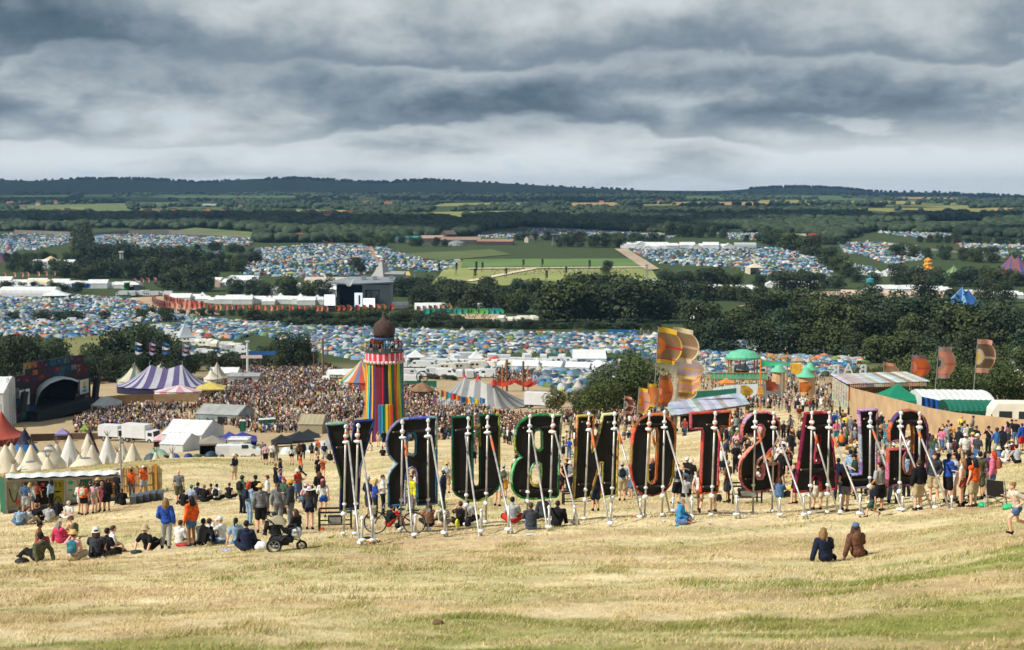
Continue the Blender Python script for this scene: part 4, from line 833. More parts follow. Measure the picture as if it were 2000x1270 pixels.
def bigtop(label,peaks,px0,px1,eav,Yc,dep,stripes,ncol,name='big_top',pole=True,tipcol=None,wall=None,group=None,p_=1.6,flare=.0):
 """peaks: [(px,py,Y)] ; px0..px1 photo extent at the eaves, eav: photo row of the eaves"""
 pc=(px0+px1)/2;g=gp(pc,Yc);e=up(pc,eav,Yc,g);a=(px1-px0)/2*mpp(Yc)
 K=[at(x,y,Yk)-g for x,y,Yk in peaks];r=thing(name,label,name.replace('_',' '),g,0,group);n=ncol;m_=MB();nv=8
 def ridge(t):
  if len(K)==1: return K[0]
  s=min(max((math.cos(t)*a*.8-K[0].x)/(K[-1].x-K[0].x+1e-6),0),1)*(len(K)-1);i=min(int(s),len(K)-2);f=s-i
  q=K[i]*(1-f)+K[i+1]*f;q=q.copy();q.z-=(K[0].z-e)*.2*math.sin(PI*f)**2 if 0<f<1 else 0; return q
 sub=3;N_=n*sub
 def P(t,v):
  q=ridge(t);b=Vector((a*math.cos(t),dep*math.sin(t),e));x=q.x+(b.x-q.x)*v;y=q.y+(b.y-q.y)*v
  scal=.12*abs(math.sin(t*n/2))*v
  return (x,y,e+(q.z-e)*((1-v)**p_)-scal)
 vs=[P(2*PI*i/N_,j/nv) for j in range(nv+1) for i in range(N_)];fs=[];cl=[]
 for j in range(nv):
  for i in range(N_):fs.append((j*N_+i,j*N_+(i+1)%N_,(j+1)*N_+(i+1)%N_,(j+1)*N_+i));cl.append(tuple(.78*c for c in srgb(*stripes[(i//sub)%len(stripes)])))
 m_.smooth=True;o_=0;m_._add(vs,fs,(0,0,0));m_.c[o_:]=cl;m_.build('canopy',STRIPE,r)
 m_=MB();wl=[]
 for i in range(n):
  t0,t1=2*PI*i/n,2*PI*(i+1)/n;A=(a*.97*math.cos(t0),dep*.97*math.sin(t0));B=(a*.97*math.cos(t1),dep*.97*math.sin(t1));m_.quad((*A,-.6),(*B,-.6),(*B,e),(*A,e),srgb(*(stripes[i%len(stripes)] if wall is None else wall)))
 m_.build('side_wall',STRIPE,r)
 for q in K:
  if pole:m_=MB();m_.tube([(q.x,q.y,q.z-.4),(q.x,q.y,q.z+1.2)],.09,6);m_.build('king_pole',GREYM,r)
  if tipcol:m_=MB();m_.lathe([(.75,-.5),(.35,.35),(.05,1.1)],10,(q.x,q.y,q.z));m_.build('peak_cap',mat(srgb(*tipcol),.6,name='peak_cap'),r)
 return r
def tipi(label,px,Y,wpx,top,col,rz=0.0,poles=True,band=None,flap=True):
 g=gp(px,Y);w=wpx*mpp(Y)/2*1.15;h=up(px,top,Y,g);r=thing('tipi',label,'tipi',g,rz,'tipis below the grassy edge');rg=random.Random(int(px*7+Y))
 m_=MB();m_.smooth=True;n=14
 def f(u,v):
  a=2*PI*u;rr=(w*(1-v)+.10*v)*(1+.025*abs(math.sin(a*5))-.05*math.sin(v*PI)); return (rr*math.cos(a),rr*math.sin(a),-.8+(h+.8)*v)
 if band:m_.grid(f,40,10,colf=lambda u,v:tuple(.8*c for c in srgb(*band[min(int((1-v)*len(band)),len(band)-1)])));m_.build('cover',STRIPE,r)
 else:m_.grid(f,40,6);m_.build('cover',col,r)
 for k in range(6 if poles else 0):
  a=2*PI*k/6+rg.random();m_=MB();m_.tube([(.06*math.cos(a),.06*math.sin(a),h-.35),(-.55*math.cos(a),-.55*math.sin(a),h+rg.uniform(.5,.9))],[.05,.03],5);m_.build('pole',WOODP,r)
 if flap:m_=MB();m_.tri((-.32,-w*.93,-.2),(.32,-w*.93,-.2),(0,-w*.55-.05,h*.40));m_.build('door_flap',mat(srgb(140,130,112),.9,name='door_cloth'),r)
 return r
def wheels(r,xs,y,rad,wd=.24):
 for x in xs:
  for s in (-1,1):
   m_=MB();m_.smooth=True;m_.tube([(x,s*y-wd/2,rad),(x,s*y+wd/2,rad)],rad,14);w_=m_.build('wheel',TYRE,r);m_=MB();m_.tube([(x,s*(y+wd/2+.005)-.01,rad),(x,s*(y+wd/2+.005)+.01,rad)],rad*.55,10);m_.build('hub',GREYM,w_)
def lorry(label,px,Y,L=7.0,H=3.3,rz=0.0,group=None,col=None,loc=None,cab=True,door=False,name='lorry'):
 g=loc or gp(px,Y);r=thing(name,label,name,g,rz,group);W_=2.35;bl=L-(1.9 if cab else 0)
 m_=MB();m_.box((-L/2+bl/2,0,(H+.9)/2),(bl,W_,H-.9));m_.build('box_body',col or WHITEV,r);m_=MB();m_.box((0,0,.72),(L*.97,1.0,.26));m_.build('chassis',TYRE,r)
 if cab:
  x0=L/2-1.8;m_=MB();prof=[(x0,.5),(L/2,.5),(L/2,1.25),(L/2-.22,2.35),(x0,2.45)]
  vs=[(x,s*W_/2*.96,z) for s in (-1,1) for x,z in prof];k=5;m_._add(vs,[tuple(range(k)),tuple(range(2*k-1,k-1,-1))]+[(i,i+k,(i+1)%k+k,(i+1)%k) for i in range(k)]);m_.build('cab',col or WHITEV,r)
  m_=MB();m_.quad((L/2+.004,-W_*.43,1.32),(L/2+.004,W_*.43,1.32),(L/2-.19,W_*.42,2.25),(L/2-.19,-W_*.42,2.25));m_.build('windscreen',GLASSD,r)
  for s in (-1,1):m_=MB();m_.box((L/2-.85,s*(W_*.48+.004),1.75),(.95,.012,.65));m_.build('side_window',GLASSD,r)
 if door:m_=MB();m_.box((L/2+.003,0,(H+.9)/2),(.02,W_*.85,H-1.2));m_.build('open_doorway',DARK,r)
 wheels(r,(-L/2+1.2,L/2-(1.0 if cab else 1.5)),W_/2-.14,.46); return r
def van(label,px,Y,rz=0.0,group=None,L=5.4,H=2.4,col=None,loc=None,name='van'):
 g=loc or gp(px,Y);r=thing(name,label,name,g,rz,group);W_=2.0
 prof=[(-L/2,.4),(L/2,.4),(L/2,1.05),(L/2-.85,1.3),(L/2-1.6,H-.05),(L/2-1.9,H),(-L/2+.1,H),(-L/2,H-.2)];k=len(prof);vs=[(x,s*W_/2*(.94 if z>1.4 else 1),z) for s in (-1,1) for x,z in prof]
 m_=MB();m_._add(vs,[tuple(range(k)),tuple(range(2*k-1,k-1,-1))]+[(i,i+k,(i+1)%k+k,(i+1)%k) for i in range(k)]);m_.build('body',col or WHITEV,r)
 m_=MB();m_.quad((L/2-.86,-.86,1.36),(L/2-.86,.86,1.36),(L/2-1.52,.84,H-.2),(L/2-1.52,-.84,H-.2));o=m_.build('windscreen',GLASSD,r);o.location=(.03,0,.02)
 for s in (-1,1):m_=MB();m_.box((L/2-2.15,s*.985,1.68),(.95,.012,.55));m_.build('side_window',GLASSD,r)
 wheels(r,(-L/2+.95,L/2-1.0),W_/2-.1,.34,.2); return r
def caravan(label,px,Y,rz=0.0,group=None,loc=None,name='caravan'):
 g=loc or gp(px,Y);r=thing(name,label,name,g,rz,group);L,W_,H=5.6,2.2,2.5
 prof=[(-L/2+.2,.4),(L/2-.2,.4),(L/2,.9),(L/2-.1,1.9),(L/2-.5,H),(-L/2+.5,H),(-L/2+.1,1.9),(-L/2,.9)];k=8;vs=[(x,s*W_/2,z) for s in (-1,1) for x,z in prof];m_=MB();m_._add(vs,[tuple(range(k)),tuple(range(2*k-1,k-1,-1))]+[(i,i+k,(i+1)%k+k,(i+1)%k) for i in range(k)]);m_.build('body',mat(srgb(226,220,204),.4,.1,1,name='cream_paint'),r)
 for x,w in ((-1.7,1.0),(-.3,.8)):m_=MB();m_.box((x,-W_/2-.004,1.6),(w,.014,.6));m_.build('window',GLASSD,r)
 m_=MB();m_.box((1.2,-W_/2-.004,1.35),(.65,.014,1.7));m_.build('door',mat(srgb(236,232,222),.4,.05,name='door_paint'),r);wheels(r,(0,),W_/2-.1,.34,.2); return r
def flag(label,top,bot,Y,w,cols,group=None,drop=None,v0=.05,Y2=None,lean=0):
 """top, bot: photo pixels of the pole ends; w: flag width in photo px; drop: flag height in photo px"""
 g=at(bot[0],bot[1],Y);gg=hz(g.x,g.y);g.z=min(g.z,gg);T=at(top[0],top[1],Y)-g;r=thing('banner_flag',label,'flag',g,0,group);k=mpp(Y)
 m_=MB();m_.tube([(0,0,-.2),T],[.055,.03],7);m_.build('pole',GREYM,r)
 H=(drop or 60)*k;W_=w*k;d=T.normalized();c1,c2,c3,c4,c5=[tuple(.8*q for q in srgb(*c)) for c in cols];ph=random.uniform(0,6)
 def wid(v): return .74 if (v>.84 or v<.13) else .74+.26*math.sin(PI*min(1,max(0,(v-.13)/.71)))**.6
 def P(u,v):
  q=T-d*(H*(1-v)+.1);x=u*W_*wid(v);s=.16*W_*u*math.sin(u*4.2+ph+v*1.8); return (q.x+x,q.y+s+.15*W_*u,q.z-.10*x-.05*W_*u*math.sin(3*u+ph))
 def C(u,v):
  if v>.87 or v<.1: return c1
  if v>.84 or v<.13: return c2
  rr=math.hypot(u*W_*1.0,(v-.48)*H)/H
  if rr<.12: return c5
  if rr<.25: return c3
  if abs(v-.47)<.030: return c2
  if u>.93: return c1
  return c4
 m_=MB();m_.smooth=True;m_.grid(P,18,28,colf=C);m_.build('cloth',STRIPE,r); return r
def fenceline(label,pts,m,thick=.06,name='fence',postm=None,every=3.0,cat=None,top=.0):
 """pts: [(px, Y, row of the top)]"""
 A=[(gp(px,Y),at(px,t,Y).z) for px,Y,t in pts];o0=A[0][0].copy();r=thing(name,label,cat or 'fence',o0);m_=MB();po=[]
 m_.smooth=False
 for (a,za),(b,zb) in zip(A[:-1],A[1:]):
  n=max(2,int((b-a).length/4));d=(b-a);nn=Vector((-d.y,d.x,0)).normalized()*thick/2
  for i in range(n):
   p=a+d*(i/n);q=a+d*((i+1)/n);p.z=hz(p.x,p.y)-.15;q.z=hz(q.x,q.y)-.15;z0=za+(zb-za)*i/n;z1=za+(zb-za)*(i+1)/n;z0=max(z0,p.z+.6);z1=max(z1,q.z+.6)
   V=[p-nn,q-nn,Vector((q.x,q.y,z1))-nn,Vector((p.x,p.y,z0))-nn,p+nn,q+nn,Vector((q.x,q.y,z1))+nn,Vector((p.x,p.y,z0))+nn]
   m_._add([x-o0 for x in V],[(0,1,2,3),(5,4,7,6),(3,2,6,7)])
   if postm and (i%max(1,int(every/4))==0):po.append((p-o0+nn*2.2,Vector((p.x,p.y,z0+top))-o0+nn*2.2))
 m_.build('panel',m,r)
 for a,b in po[:60]:m_=MB();m_.bar(a,b,.08);m_.build('post',postm,r)
 return r
def stage():
 A=gp(26,322);B=gp(182,352);d=Vector((B.x-A.x,B.y-A.y,0));Lw=d.length;d.normalize();nb=Vector((-d.y,d.x,0));rz=math.atan2(d.y,d.x)
 r=thing('music_stage','black concert stage with arched white hood and a wall of colourful patchwork banners','stage',A,rz);inv=Matrix.Rotation(-rz,4,'Z')@Matrix.Translation(-A);zs=(0,680,7.94)
 def P(p,off=0.0):q=inv@onplane(*zp(zs,p),A+nb*off,nb); return q
 out=[P(p) for p in [(215,1140),(215,600),(232,440),(372,415),(372,235),(1280,100),(1285,240),(1380,250),(1400,930),(1400,970)]]
 for q in (out[0],out[-1]):q.z-=2.5
 hole=[P(p) for p in [(540,1010),(555,850),(660,640),(760,560),(980,480),(1120,490),(1215,530),(1180,700),(1150,960)]]
 fc=shape2d('facade',[(p.x,p.z) for p in out],[[(p.x,p.z) for p in hole]],.5,mat((.018,.016,.018),.8,.3,.6,name='black_scrim'),r)
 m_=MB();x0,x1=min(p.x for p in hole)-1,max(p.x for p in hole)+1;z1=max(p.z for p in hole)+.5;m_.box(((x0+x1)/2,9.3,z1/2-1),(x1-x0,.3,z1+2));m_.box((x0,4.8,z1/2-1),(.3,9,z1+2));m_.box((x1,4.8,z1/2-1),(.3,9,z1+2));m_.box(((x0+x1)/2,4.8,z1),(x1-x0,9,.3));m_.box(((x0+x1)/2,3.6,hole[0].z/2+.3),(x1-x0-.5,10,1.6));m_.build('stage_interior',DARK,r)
 m_=MB();m_.smooth=True;hc=[(540,900),(548,760),(560,640),(600,580),(720,490),(840,440),(950,442),(1080,478),(1210,520)];oc=[(545,880),(590,760),(640,670),(700,610),(780,550),(880,510),(980,482),(1100,490),(1215,530)]
 H=[P(p) for p in hc];O_=[P(p,-2.2) for p in oc]
 m_.grid(lambda u,v:tuple((H[int(round(u*8))]*(1-v)+O_[int(round(u*8))]*v+Vector((0,-.3,.35))*math.sin(v*PI))),8,4);m_.build('arched_hood',mat(srgb(170,176,180),.6,.2,.3,name='hood_cloth'),r)
 rg=random.Random(9);m_=MB();PCOL=[(40,110,150),(150,60,66),(200,120,60),(30,60,90),(186,150,150),(60,120,120),(120,40,60),(210,170,80),(80,50,90),(30,90,140),(90,60,40),(150,150,160)]
 rows=[((378,240),(1275,112),105,9),((500,345),(1270,240),90,9),((590,430),(1000,345),80,4),((1180,290),(1375,255),180,2),((225,445),(465,420),120,2),((480,480),(600,450),90,1),((225,620),(300,610),180,1),((470,590),(550,580),170,1),((230,830),(470,800),110,2),((225,1010),(530,960),110,3),((385,905),(530,880),90,2),((1165,705),(1235,695),110,1),((1155,825),(1245,815),110,1),((1250,735),(1385,715),180,2),((1215,480),(1235,478),200,1)]
 for a,b,h,n in rows:
  for i in range(n):
   for sub in range(3 if h>100 else 2):
    f0=(i+.04)/n;f1=(i+.96)/n;y0=h*(.02+sub*.33*(3 if h<=100 else 2)/2*.66);c=srgb(*rg.choice(PCOL));jx=rg.uniform(-5,5);hh=h*rg.uniform(.8,.98)
    if sub==0:q=[(a[0]+(b[0]-a[0])*f+jx,a[1]+(b[1]-a[1])*f+yy) for f,yy in ((f0,hh),(f1,hh),(f1,0),(f0,0))];off=-.27
    else:fm=f0+(f1-f0)*rg.uniform(.2,.6);fw=(f1-f0)*rg.uniform(.15,.35);ya=h*rg.uniform(.1,.55);yb=ya+h*rg.uniform(.15,.35);q=[(a[0]+(b[0]-a[0])*f+jx,a[1]+(b[1]-a[1])*f+yy) for f,yy in ((fm,yb),(fm+fw,yb),(fm+fw,ya),(fm,ya))];off=-.28-.01*sub
    m_.quad(*[P(p,off) for p in q],tuple(x*.5 for x in c))
 m_.build('patchwork',vmat('patchwork_cloth',.8,.35,1.2),r)
 for q,full in (([(1240,722),(1376,690),(1376,470),(1240,500)],1),([(305,895),(458,870),(458,628),(305,655)],1)):
  V=[P(p,-.35) for p in q];m_=MB();m_.quad(*V);m_.quad(*[v+Vector((0,.1,0)) for v in V[::-1]]);sg=m_.build('sign_board',WHITEC,r);w=V[1].x-V[0].x;cx=(V[0].x+V[1].x)/2;zb=(V[0].z+V[1].z)/2;zt_=(V[2].z+V[3].z)/2;hh=zt_-zb
  GR=mat(srgb(30,130,90),.7,name='green_print');textmesh('lettering','THE',hh*.20,.02,GR,sg,(cx,V[0].y-.03,zb+hh*.44),bold=.04);textmesh('lettering','PARK',hh*.22,.02,GR,sg,(cx,V[0].y-.03,zb+hh*.20),bold=.04)
  m_=MB();m_.ell((cx,V[0].y-.03,zb+hh*.72),(w*.2,.02,hh*.19),14,8);m_.build('emblem',mat(srgb(240,170,40),.7,name='yellow_print'),sg)
 for p0,p1 in (((385,690),(345,1010)),((1510,470),(1480,780))):
  a=P(p0,-2.4);b=P(p1,-2.6);m_=MB()
  for i in range(12):f=i/12;c=a+(b-a)*f;m_.box(c+Vector((0,.15*math.sin(f*2),0)),(1.5,1.1,(a.z-b.z)/12*.92));
  m_.build('speaker_array',mat((.015,.016,.018),.7,.2,2,name='speaker_black'),r);m_=MB();m_.bar(a,(a.x,a.y+2,a.z+1.4),.12);m_.bar(a+Vector((0,0,1)),a,.2);m_.build('rigging',DARK,r)
 m_=MB();m_.box((Lw*.55,-1.6,.9),(Lw*.8,3,2.4));m_.build('stage_front',DARK,r)
 marquee('large white marquee with truss standing left of the patchwork stage',-32,318,112,96,20,WHITEC,.78,rz=.15)
 TR=thing('truss_tower','grey lattice truss tower beside the white marquee left of the stage','truss',gp(22,316));k=mpp(316);h=up(22,738,316,TR.location)
 m_=MB()
 for x,y in ((-.5,-.5),(.5,-.5),(.5,.5),(-.5,.5)):m_.bar((x,y,-1),(x,y,h),.1)
 for i in range(12):z=h*i/12;m_.bar((-.5,-.5,z),(.5,-.5,z+h/12),.06);m_.bar((.5,-.5,z),(-.5,-.5,z+h/12),.06)
 m_.build('frame',GREYM,TR);m_=MB()
 for i in range(8):a=Vector((-i*.55,-.6,h-1.2-i*.42));b=a+Vector((-.55,0,-.42));m_.bar(a,b,.09);m_.bar(a+Vector((0,0,-1)),b+Vector((0,0,-1)),.09);m_.bar(a,b+Vector((0,0,-1)),.05)
 m_.build('sloping_truss',GREYM,TR)
stage()
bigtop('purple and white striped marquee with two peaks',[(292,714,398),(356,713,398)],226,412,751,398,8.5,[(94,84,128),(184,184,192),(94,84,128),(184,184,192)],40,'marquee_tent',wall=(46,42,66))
bigtop('cream pointed tent with thin blue stripes behind the purple marquee, left one',[(263,708,425)],228,298,741,425,6,[(206,196,168),(206,196,168),(90,120,120)],15,'pointed_tent')
bigtop('small cream pointed tent peeping over the purple marquee',[(317,706,430)],292,340,722,430,6,[(206,196,168),(206,196,168),(90,120,120)],15,'pointed_tent')
bigtop('cream pointed tent with a bunting flag right of the purple marquee',[(424,706,425)],405,446,736,425,4.5,[(206,200,180),(180,170,140),(206,200,180)],15,'pointed_tent')
bigtop('small plain cream pointed tent beside the yellow striped awning',[(412,722,415)],398,434,738,415,4,[(214,206,186)],12,'pointed_tent')
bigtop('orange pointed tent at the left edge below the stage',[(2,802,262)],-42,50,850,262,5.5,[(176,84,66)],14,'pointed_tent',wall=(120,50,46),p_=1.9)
bigtop('rainbow striped tent beside the ribbon tower',[(706,703,405)],660,752,742,405,6.5,[(196,84,66),(220,190,90),(90,150,150),(200,196,180),(206,120,70),(110,120,150)],24,'striped_tent',p_=1.25)
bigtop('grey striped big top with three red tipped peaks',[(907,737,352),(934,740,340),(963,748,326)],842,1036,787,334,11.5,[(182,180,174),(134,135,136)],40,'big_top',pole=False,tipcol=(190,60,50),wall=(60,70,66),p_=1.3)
bigtop('small grey canopy in front of the grey striped big top',[(925,797,300)],886,968,808,300,3.5,[(186,184,176),(150,150,146)],16,'canopy',pole=False,p_=1.1)
bigtop('pink and white striped awning in front of the purple marquee',[(350,752,378)],300,396,763,378,3,[(206,150,164),(220,214,212)],16,'awning',pole=False,p_=1.1)
gazebo('yellow and grey awning at the right end of the purple marquee',412,385,56,746,757,CANVAS((206,186,96)),rz=.1)
for x,tp_,cs,w in ((264,668,((206,210,214),(50,100,160)),15),(292,669,((170,160,196),(160,100,130)),14),(317,668,((50,100,160),(206,210,214)),16),(356,671,((176,168,200),(170,130,150)),15),(370,668,((206,212,216),(60,110,170)),15),(424,672,((206,212,216),(50,100,160)),12)):
 Yf=400;g=at(x,712,Yf);r=thing('streamer_flag',f'tall flagpole with {"blue" if cs[0][2] < 190 or cs[1][2] > 155 and cs[1][0] < 100 else "lilac"} streamers above the purple marquee, at photo column {x}'.replace(f', at photo column {x}',{264:', farthest left',292:', on its left peak',317:', between its peaks',356:', on its right peak',370:', just right of its right peak',424:', farthest right'}[x]),'flag',Vector((g.x,g.y,hz(g.x,g.y))))
 h=at(x,tp_,Yf).z-r.location.z;m_=MB();m_.tube([(0,0,0),(0,0,h)],.06,6);m_.build('pole',DARK,r)
 for k in range(3):
  z=h-.1-k*1.25;m_=MB();W_=w*mpp(Yf);m_.smooth=True;m_.grid(lambda u,v:(u*W_,.2*math.sin(u*5+k),z-(1.05*v)*(1-u*.8)-.45*u+.12*math.sin(u*6+k)),8,2);m_.build('streamer',CANVAS(cs[k%2],'streamer'),r)
marquee('grey gabled marquee standing in the crowd',440,312,90,38,9,mat(srgb(150,152,148),.7,.2,.4,name='grey_canvas'),.62,rz=-.25,wall=mat(srgb(140,150,150),.6,.3,.4,name='grey_wall'),door=True)
marquee('long low grey shed roof left of the crowd',480,425,62,22,8,mat(srgb(150,150,148),.6,.2,.4,name='shed_grey'),.8,name='shed',door=True)
marquee('white gabled marquee behind the pointed cream tents',440,445,56,22,8,WHITEC,.6)
marquee('white gabled tent behind the stage speakers',200,350,44,30,9,WHITEC,.6,rz=-.3,door=True)
marquee('white long roof behind the rainbow striped tent',680,440,80,22,9,WHITEC,.6,rz=.25)
marquee('white market tent at the edge of the crowd, left of rainbow striped tent',645,430,30,14,6,WHITEC,.6,rz=.25)
fenceline('brown hessian fence in front of the purple marquee',[(178,360,778),(230,368,772),(300,372,770),(390,372,769),(412,380,762)],mat(srgb(140,116,84),.9,.2,.5,name='hessian'),postm=WOODP)
fenceline('dark brown hessian fence behind the tipis',[(60,268,848),(140,272,846),(215,272,846)],mat(srgb(96,76,60),.9,.2,.5,name='hessian_dark'),postm=WOODP)
def board(name,label,px,Y,py0,py1,wpx,m,rz=0,post=True,thick=.12):
 g=gp(px,Y);r=thing(name,label,'sign',g,rz);w=wpx*mpp(Y);a=up(px,py1,Y,g);b=up(px,py0,Y,g);m_=MB();m_.box((0,0,(a+b)/2),(w,thick,b-a));p=m_.build('board',m,r)
 if post:
  for s in (-.42,.42):m_=MB();m_.bar((s*w,.1,-.2),(s*w,.1,a+.1),.12);m_.build('post',WOODP,r)
 return r,p,(a+b)/2,w,b-a
r,p,zc,w,h=board('bar_sign','dark green sign above the bar left of the rainbow striped tent',657,398,732,740,26,mat(srgb(24,74,66),.6,name='sign_green'));textmesh('lettering','PARK BAR',h*.75,.02,mat(srgb(226,214,170),.6,name='cream_print'),p,(0,-.08,zc),bold=.02)
r,p,zc,w,h=board('banner_sign','white banner with pale red lettering above the grey shed',492,420,694,700,42,mat(srgb(216,196,190),.7,name='pale_banner'))
board('green_hoarding','green hoarding beyond the right side of the ribbon tower',822,405,744,757,62,mat(srgb(34,104,82),.7,.3,.6,name='hoarding'))
board('blue_hoarding','long bright blue banner along the far edge of the front camp',1215,655,644,650,56,mat(srgb(40,110,170),.7,.2,.2,name='blue_banner'))
board('blue_hoarding','blue hoarding between the dark oak and the lorries',512,470,686,694,54,mat(srgb(40,90,150),.7,.2,.4,name='blue_board'))
for x in (613,631):
 g=gp(x,445);r=thing('totem_pole',f'wooden totem post at the top of the crowd, {"thin one" if x == 613 else "thick with round top"}','totem',g);h=up(x,660 if x==631 else 684,445,g);m_=MB();m_.tube([(0,0,-.3),(0,0,h)],[.45,.35] if x==631 else [.15,.12],8);m_.build('shaft',WOODP,r);m_=MB();m_.lathe([(.6,-.5),(.7,0),(.45,.5),(.01,.6)],10,(0,0,h));m_.build('top',GREYM,r)
g=gp(484,455);r=thing('white_column','slim white concrete column rising beside the long shed','column',g);m_=MB();h=up(484,668,455,g);m_.tube([(0,0,-.3),(0,0,h)],[.45,.36],10);m_.build('shaft',WHITEC,r);m_=MB();m_.box((0,0,h+.15),(1.3,.9,.35));m_.build('cap',WHITEC,r)
r=thing('carousel','brown hexagonal kiosk with a round wheel on top near the green hoarding','kiosk',gp(825,372));k=mpp(372);m_=MB();m_.lathe([(3.0,0),(3.0,2.2)],6);m_.build('body',mat(srgb(112,84,62),.8,.3,1,name='kiosk_wood'),r);m_=MB();m_.lathe([(3.6,2.1),(1.0,3.8),(.02,4.4)],6);m_.build('roof',mat(srgb(130,100,74),.8,.3,1,name='kiosk_roof'),r);m_=MB();m_.tube([(1.5*math.cos(a),0,5.6+1.5*math.sin(a)) for a in [2*PI*i/20 for i in range(20)]],.14,6,closed=True)
for i in range(6):m_.bar((0,0,5.6),(1.5*math.cos(i*PI/3),0,5.6+1.5*math.sin(i*PI/3)),.08)
m_.build('wheel',DARK,r)
for i,x in enumerate((981,990,1022,1031)):
 Yp=395;g=gp(x,Yp);r=thing('carved_post',['thin orange carved post with red bunting, farthest left','tall dark carved post with red bunting, second from the left','tall dark carved post with red bunting, third from the left','thin orange carved post with red bunting, farthest right'][i],'post',g);h=up(x,(712,702,706,714)[i],Yp,g);m_=MB();m_.tube([(0,0,-.3),(0,0,h)],.3 if i in (1,2) else .18,8);m_.build('shaft',mat(srgb(110,84,52) if i in (1,2) else srgb(206,120,50),.8,.4,2,name='carved_wood'),r)
 m_=MB();m_.smooth=True;m_.grid(lambda u,v:((u-.5)*5,-.4+.4*math.sin(u*5),h*.30+v*1.2-1.0*math.sin(u*PI)),10,2);m_.build('bunting',CANVAS((206,70,50),'bunting'),r)
for i,(x,c) in enumerate([(862,(206,120,60)),(872,(50,140,150)),(880,(196,60,60)),(890,(226,130,50)),(900,(60,110,170)),(846,(190,140,170)),(909,(226,150,50)),(917,(60,140,180)),(926,(206,180,60)),(938,(70,130,180)),(868,(226,190,60)),(884,(40,80,150))]):
 Yp=318+(i%4)*3;g=gp(x,Yp);h=up(x,762+3*i if i<10 else 768,Yp,g);h=max(h,3.0);m_=MB();m_.tube([(0,0,-.2),(0,0,h)],.05,5,srgb(90,80,70));W_=1.1;m_.grid(lambda u,v:(u*W_,.2*math.sin(u*4+i),h-1.6*v*(1-.35*u)-.3*u),6,4,col=srgb(*c));o=m_.build('pennant_flag',STRIPE,None,g);tag(o,f'small {["orange", "teal", "red", "orange", "blue", "pink", "amber", "light blue", "yellow", "sky blue", "golden", "navy"][i]} pennant flag on a stick before the grey big top','flag','pennants before the big top')
lorry('white box lorry parked behind the tipis',276,262,7.0,3.4,rz=-.35)
lorry('white box lorry with pale cab half hidden behind tall tipi',226,268,6.2,3.0,rz=-.3)
lorry('long white trailer with an open dark doorway right of the big top',1060,322,8.2,3.7,rz=-.30,cab=False,door=True,name='trailer')
lorry('white container with dark open end right of the ribbon tower',802,415,5.6,3.4,rz=-.2,cab=False,door=True,name='container')
lorry('white lorry box on the track beside the low trees',411,520,5.5,4.0,rz=-1.2)
gazebo('small lime green pointed gazebo at the crowd edge',166,275,16,827,838,CANVAS((150,186,80)));gazebo('bright orange two tiered gazebo behind the lorries',246,285,30,829,846,CANVAS((236,120,30)));gazebo('lilac pointed gazebo between the tipis and the crowd',122,268,26,836,846,CANVAS((150,140,190)))
gazebo('pale pink gazebo beside the white lorry',320,250,38,843,856,CANVAS((226,178,186)),wall=CANVAS((216,168,176)))
marquee('big white frame tent above the grassy edge',378,252,82,50,10,WHITEC,.58,rz=-.2);marquee('lower white frame tent in front of the big white one',352,238,48,36,7,WHITEC,.55,rz=-.2)
gazebo('royal blue gazebo, the left of two beside the white tents',448,250,42,843,856,CANVAS((70,72,150)),wall=DARK);gazebo('royal blue gazebo, the right of two beside the white tents',474,240,56,843,857,CANVAS((66,68,152)),wall=DARK)
gazebo('grey brown gazebo with black sides above the grassy edge',416,222,52,850,862,CANVAS((150,142,128)),wall=DARK)
gazebo('black pointed gazebo behind the standing people, left one',550,232,40,848,862,CANVAS((34,38,42)));gazebo('wide black gazebo behind the standing people, middle one',585,240,56,842,856,CANVAS((36,40,44)));gazebo('black gazebo behind the letters, right one',602,250,46,838,852,CANVAS((38,42,46)))
marquee('low striped tan canvas roof left of the ribbon tower',612,262,48,40,5,CANVAS((170,160,130)),.6,rz=-.1)
marquee('white cabin with a flat roof at the grassy edge',467,224,40,30,3,WHITEV,.96,name='cabin');van('white van parked at the grassy edge',456,206,rz=.1,L=5,H=1.9);van('pale blue and white van roof at the grassy edge',480,202,rz=.05,L=4.4,H=1.8,name='van')
for i,(x,Y_,w,c,l) in enumerate([(560,205,26,(196,206,206),'white dome tent behind the standing people'),(578,200,24,(40,120,104),'teal green dome tent behind the standing people'),(598,203,28,(180,196,192),'pale grey dome tent behind the standing people'),(625,200,40,(206,210,206),'white ridge tent behind the letter Y'),(312,216,44,(120,150,130),'pale green tunnel tent behind the tipis'),(340,215,24,(60,90,170),'royal blue dome tent near the white frame tents'),(368,208,26,(40,60,120),'navy dome tent at the grassy edge'),(385,206,22,(60,80,60),'dark green dome tent at the grassy edge'),(412,204,30,(40,66,84),'dark blue dome tent at the grassy edge, below grey brown gazebo'),(295,208,36,(70,80,84),'dark grey dome tent right of the tipis'),(500,206,24,(160,150,60),'small mustard tent right of the white van')]):
 k=1 if 'ridge' in l else 3 if 'tunnel' in l else 0;o=bpy.data.objects.new(KN[k],TME[k]);COL.objects.link(o);o.location=gp(x,Y_);o.rotation_euler=(0,0,i*1.3);s_=w*mpp(Y_);o.scale=(s_,s_,s_*1.1);o.color=(*srgb(*c),1);tag(o,l,'tent')
for x,Y_ in ((700/3.97+0,0),): pass
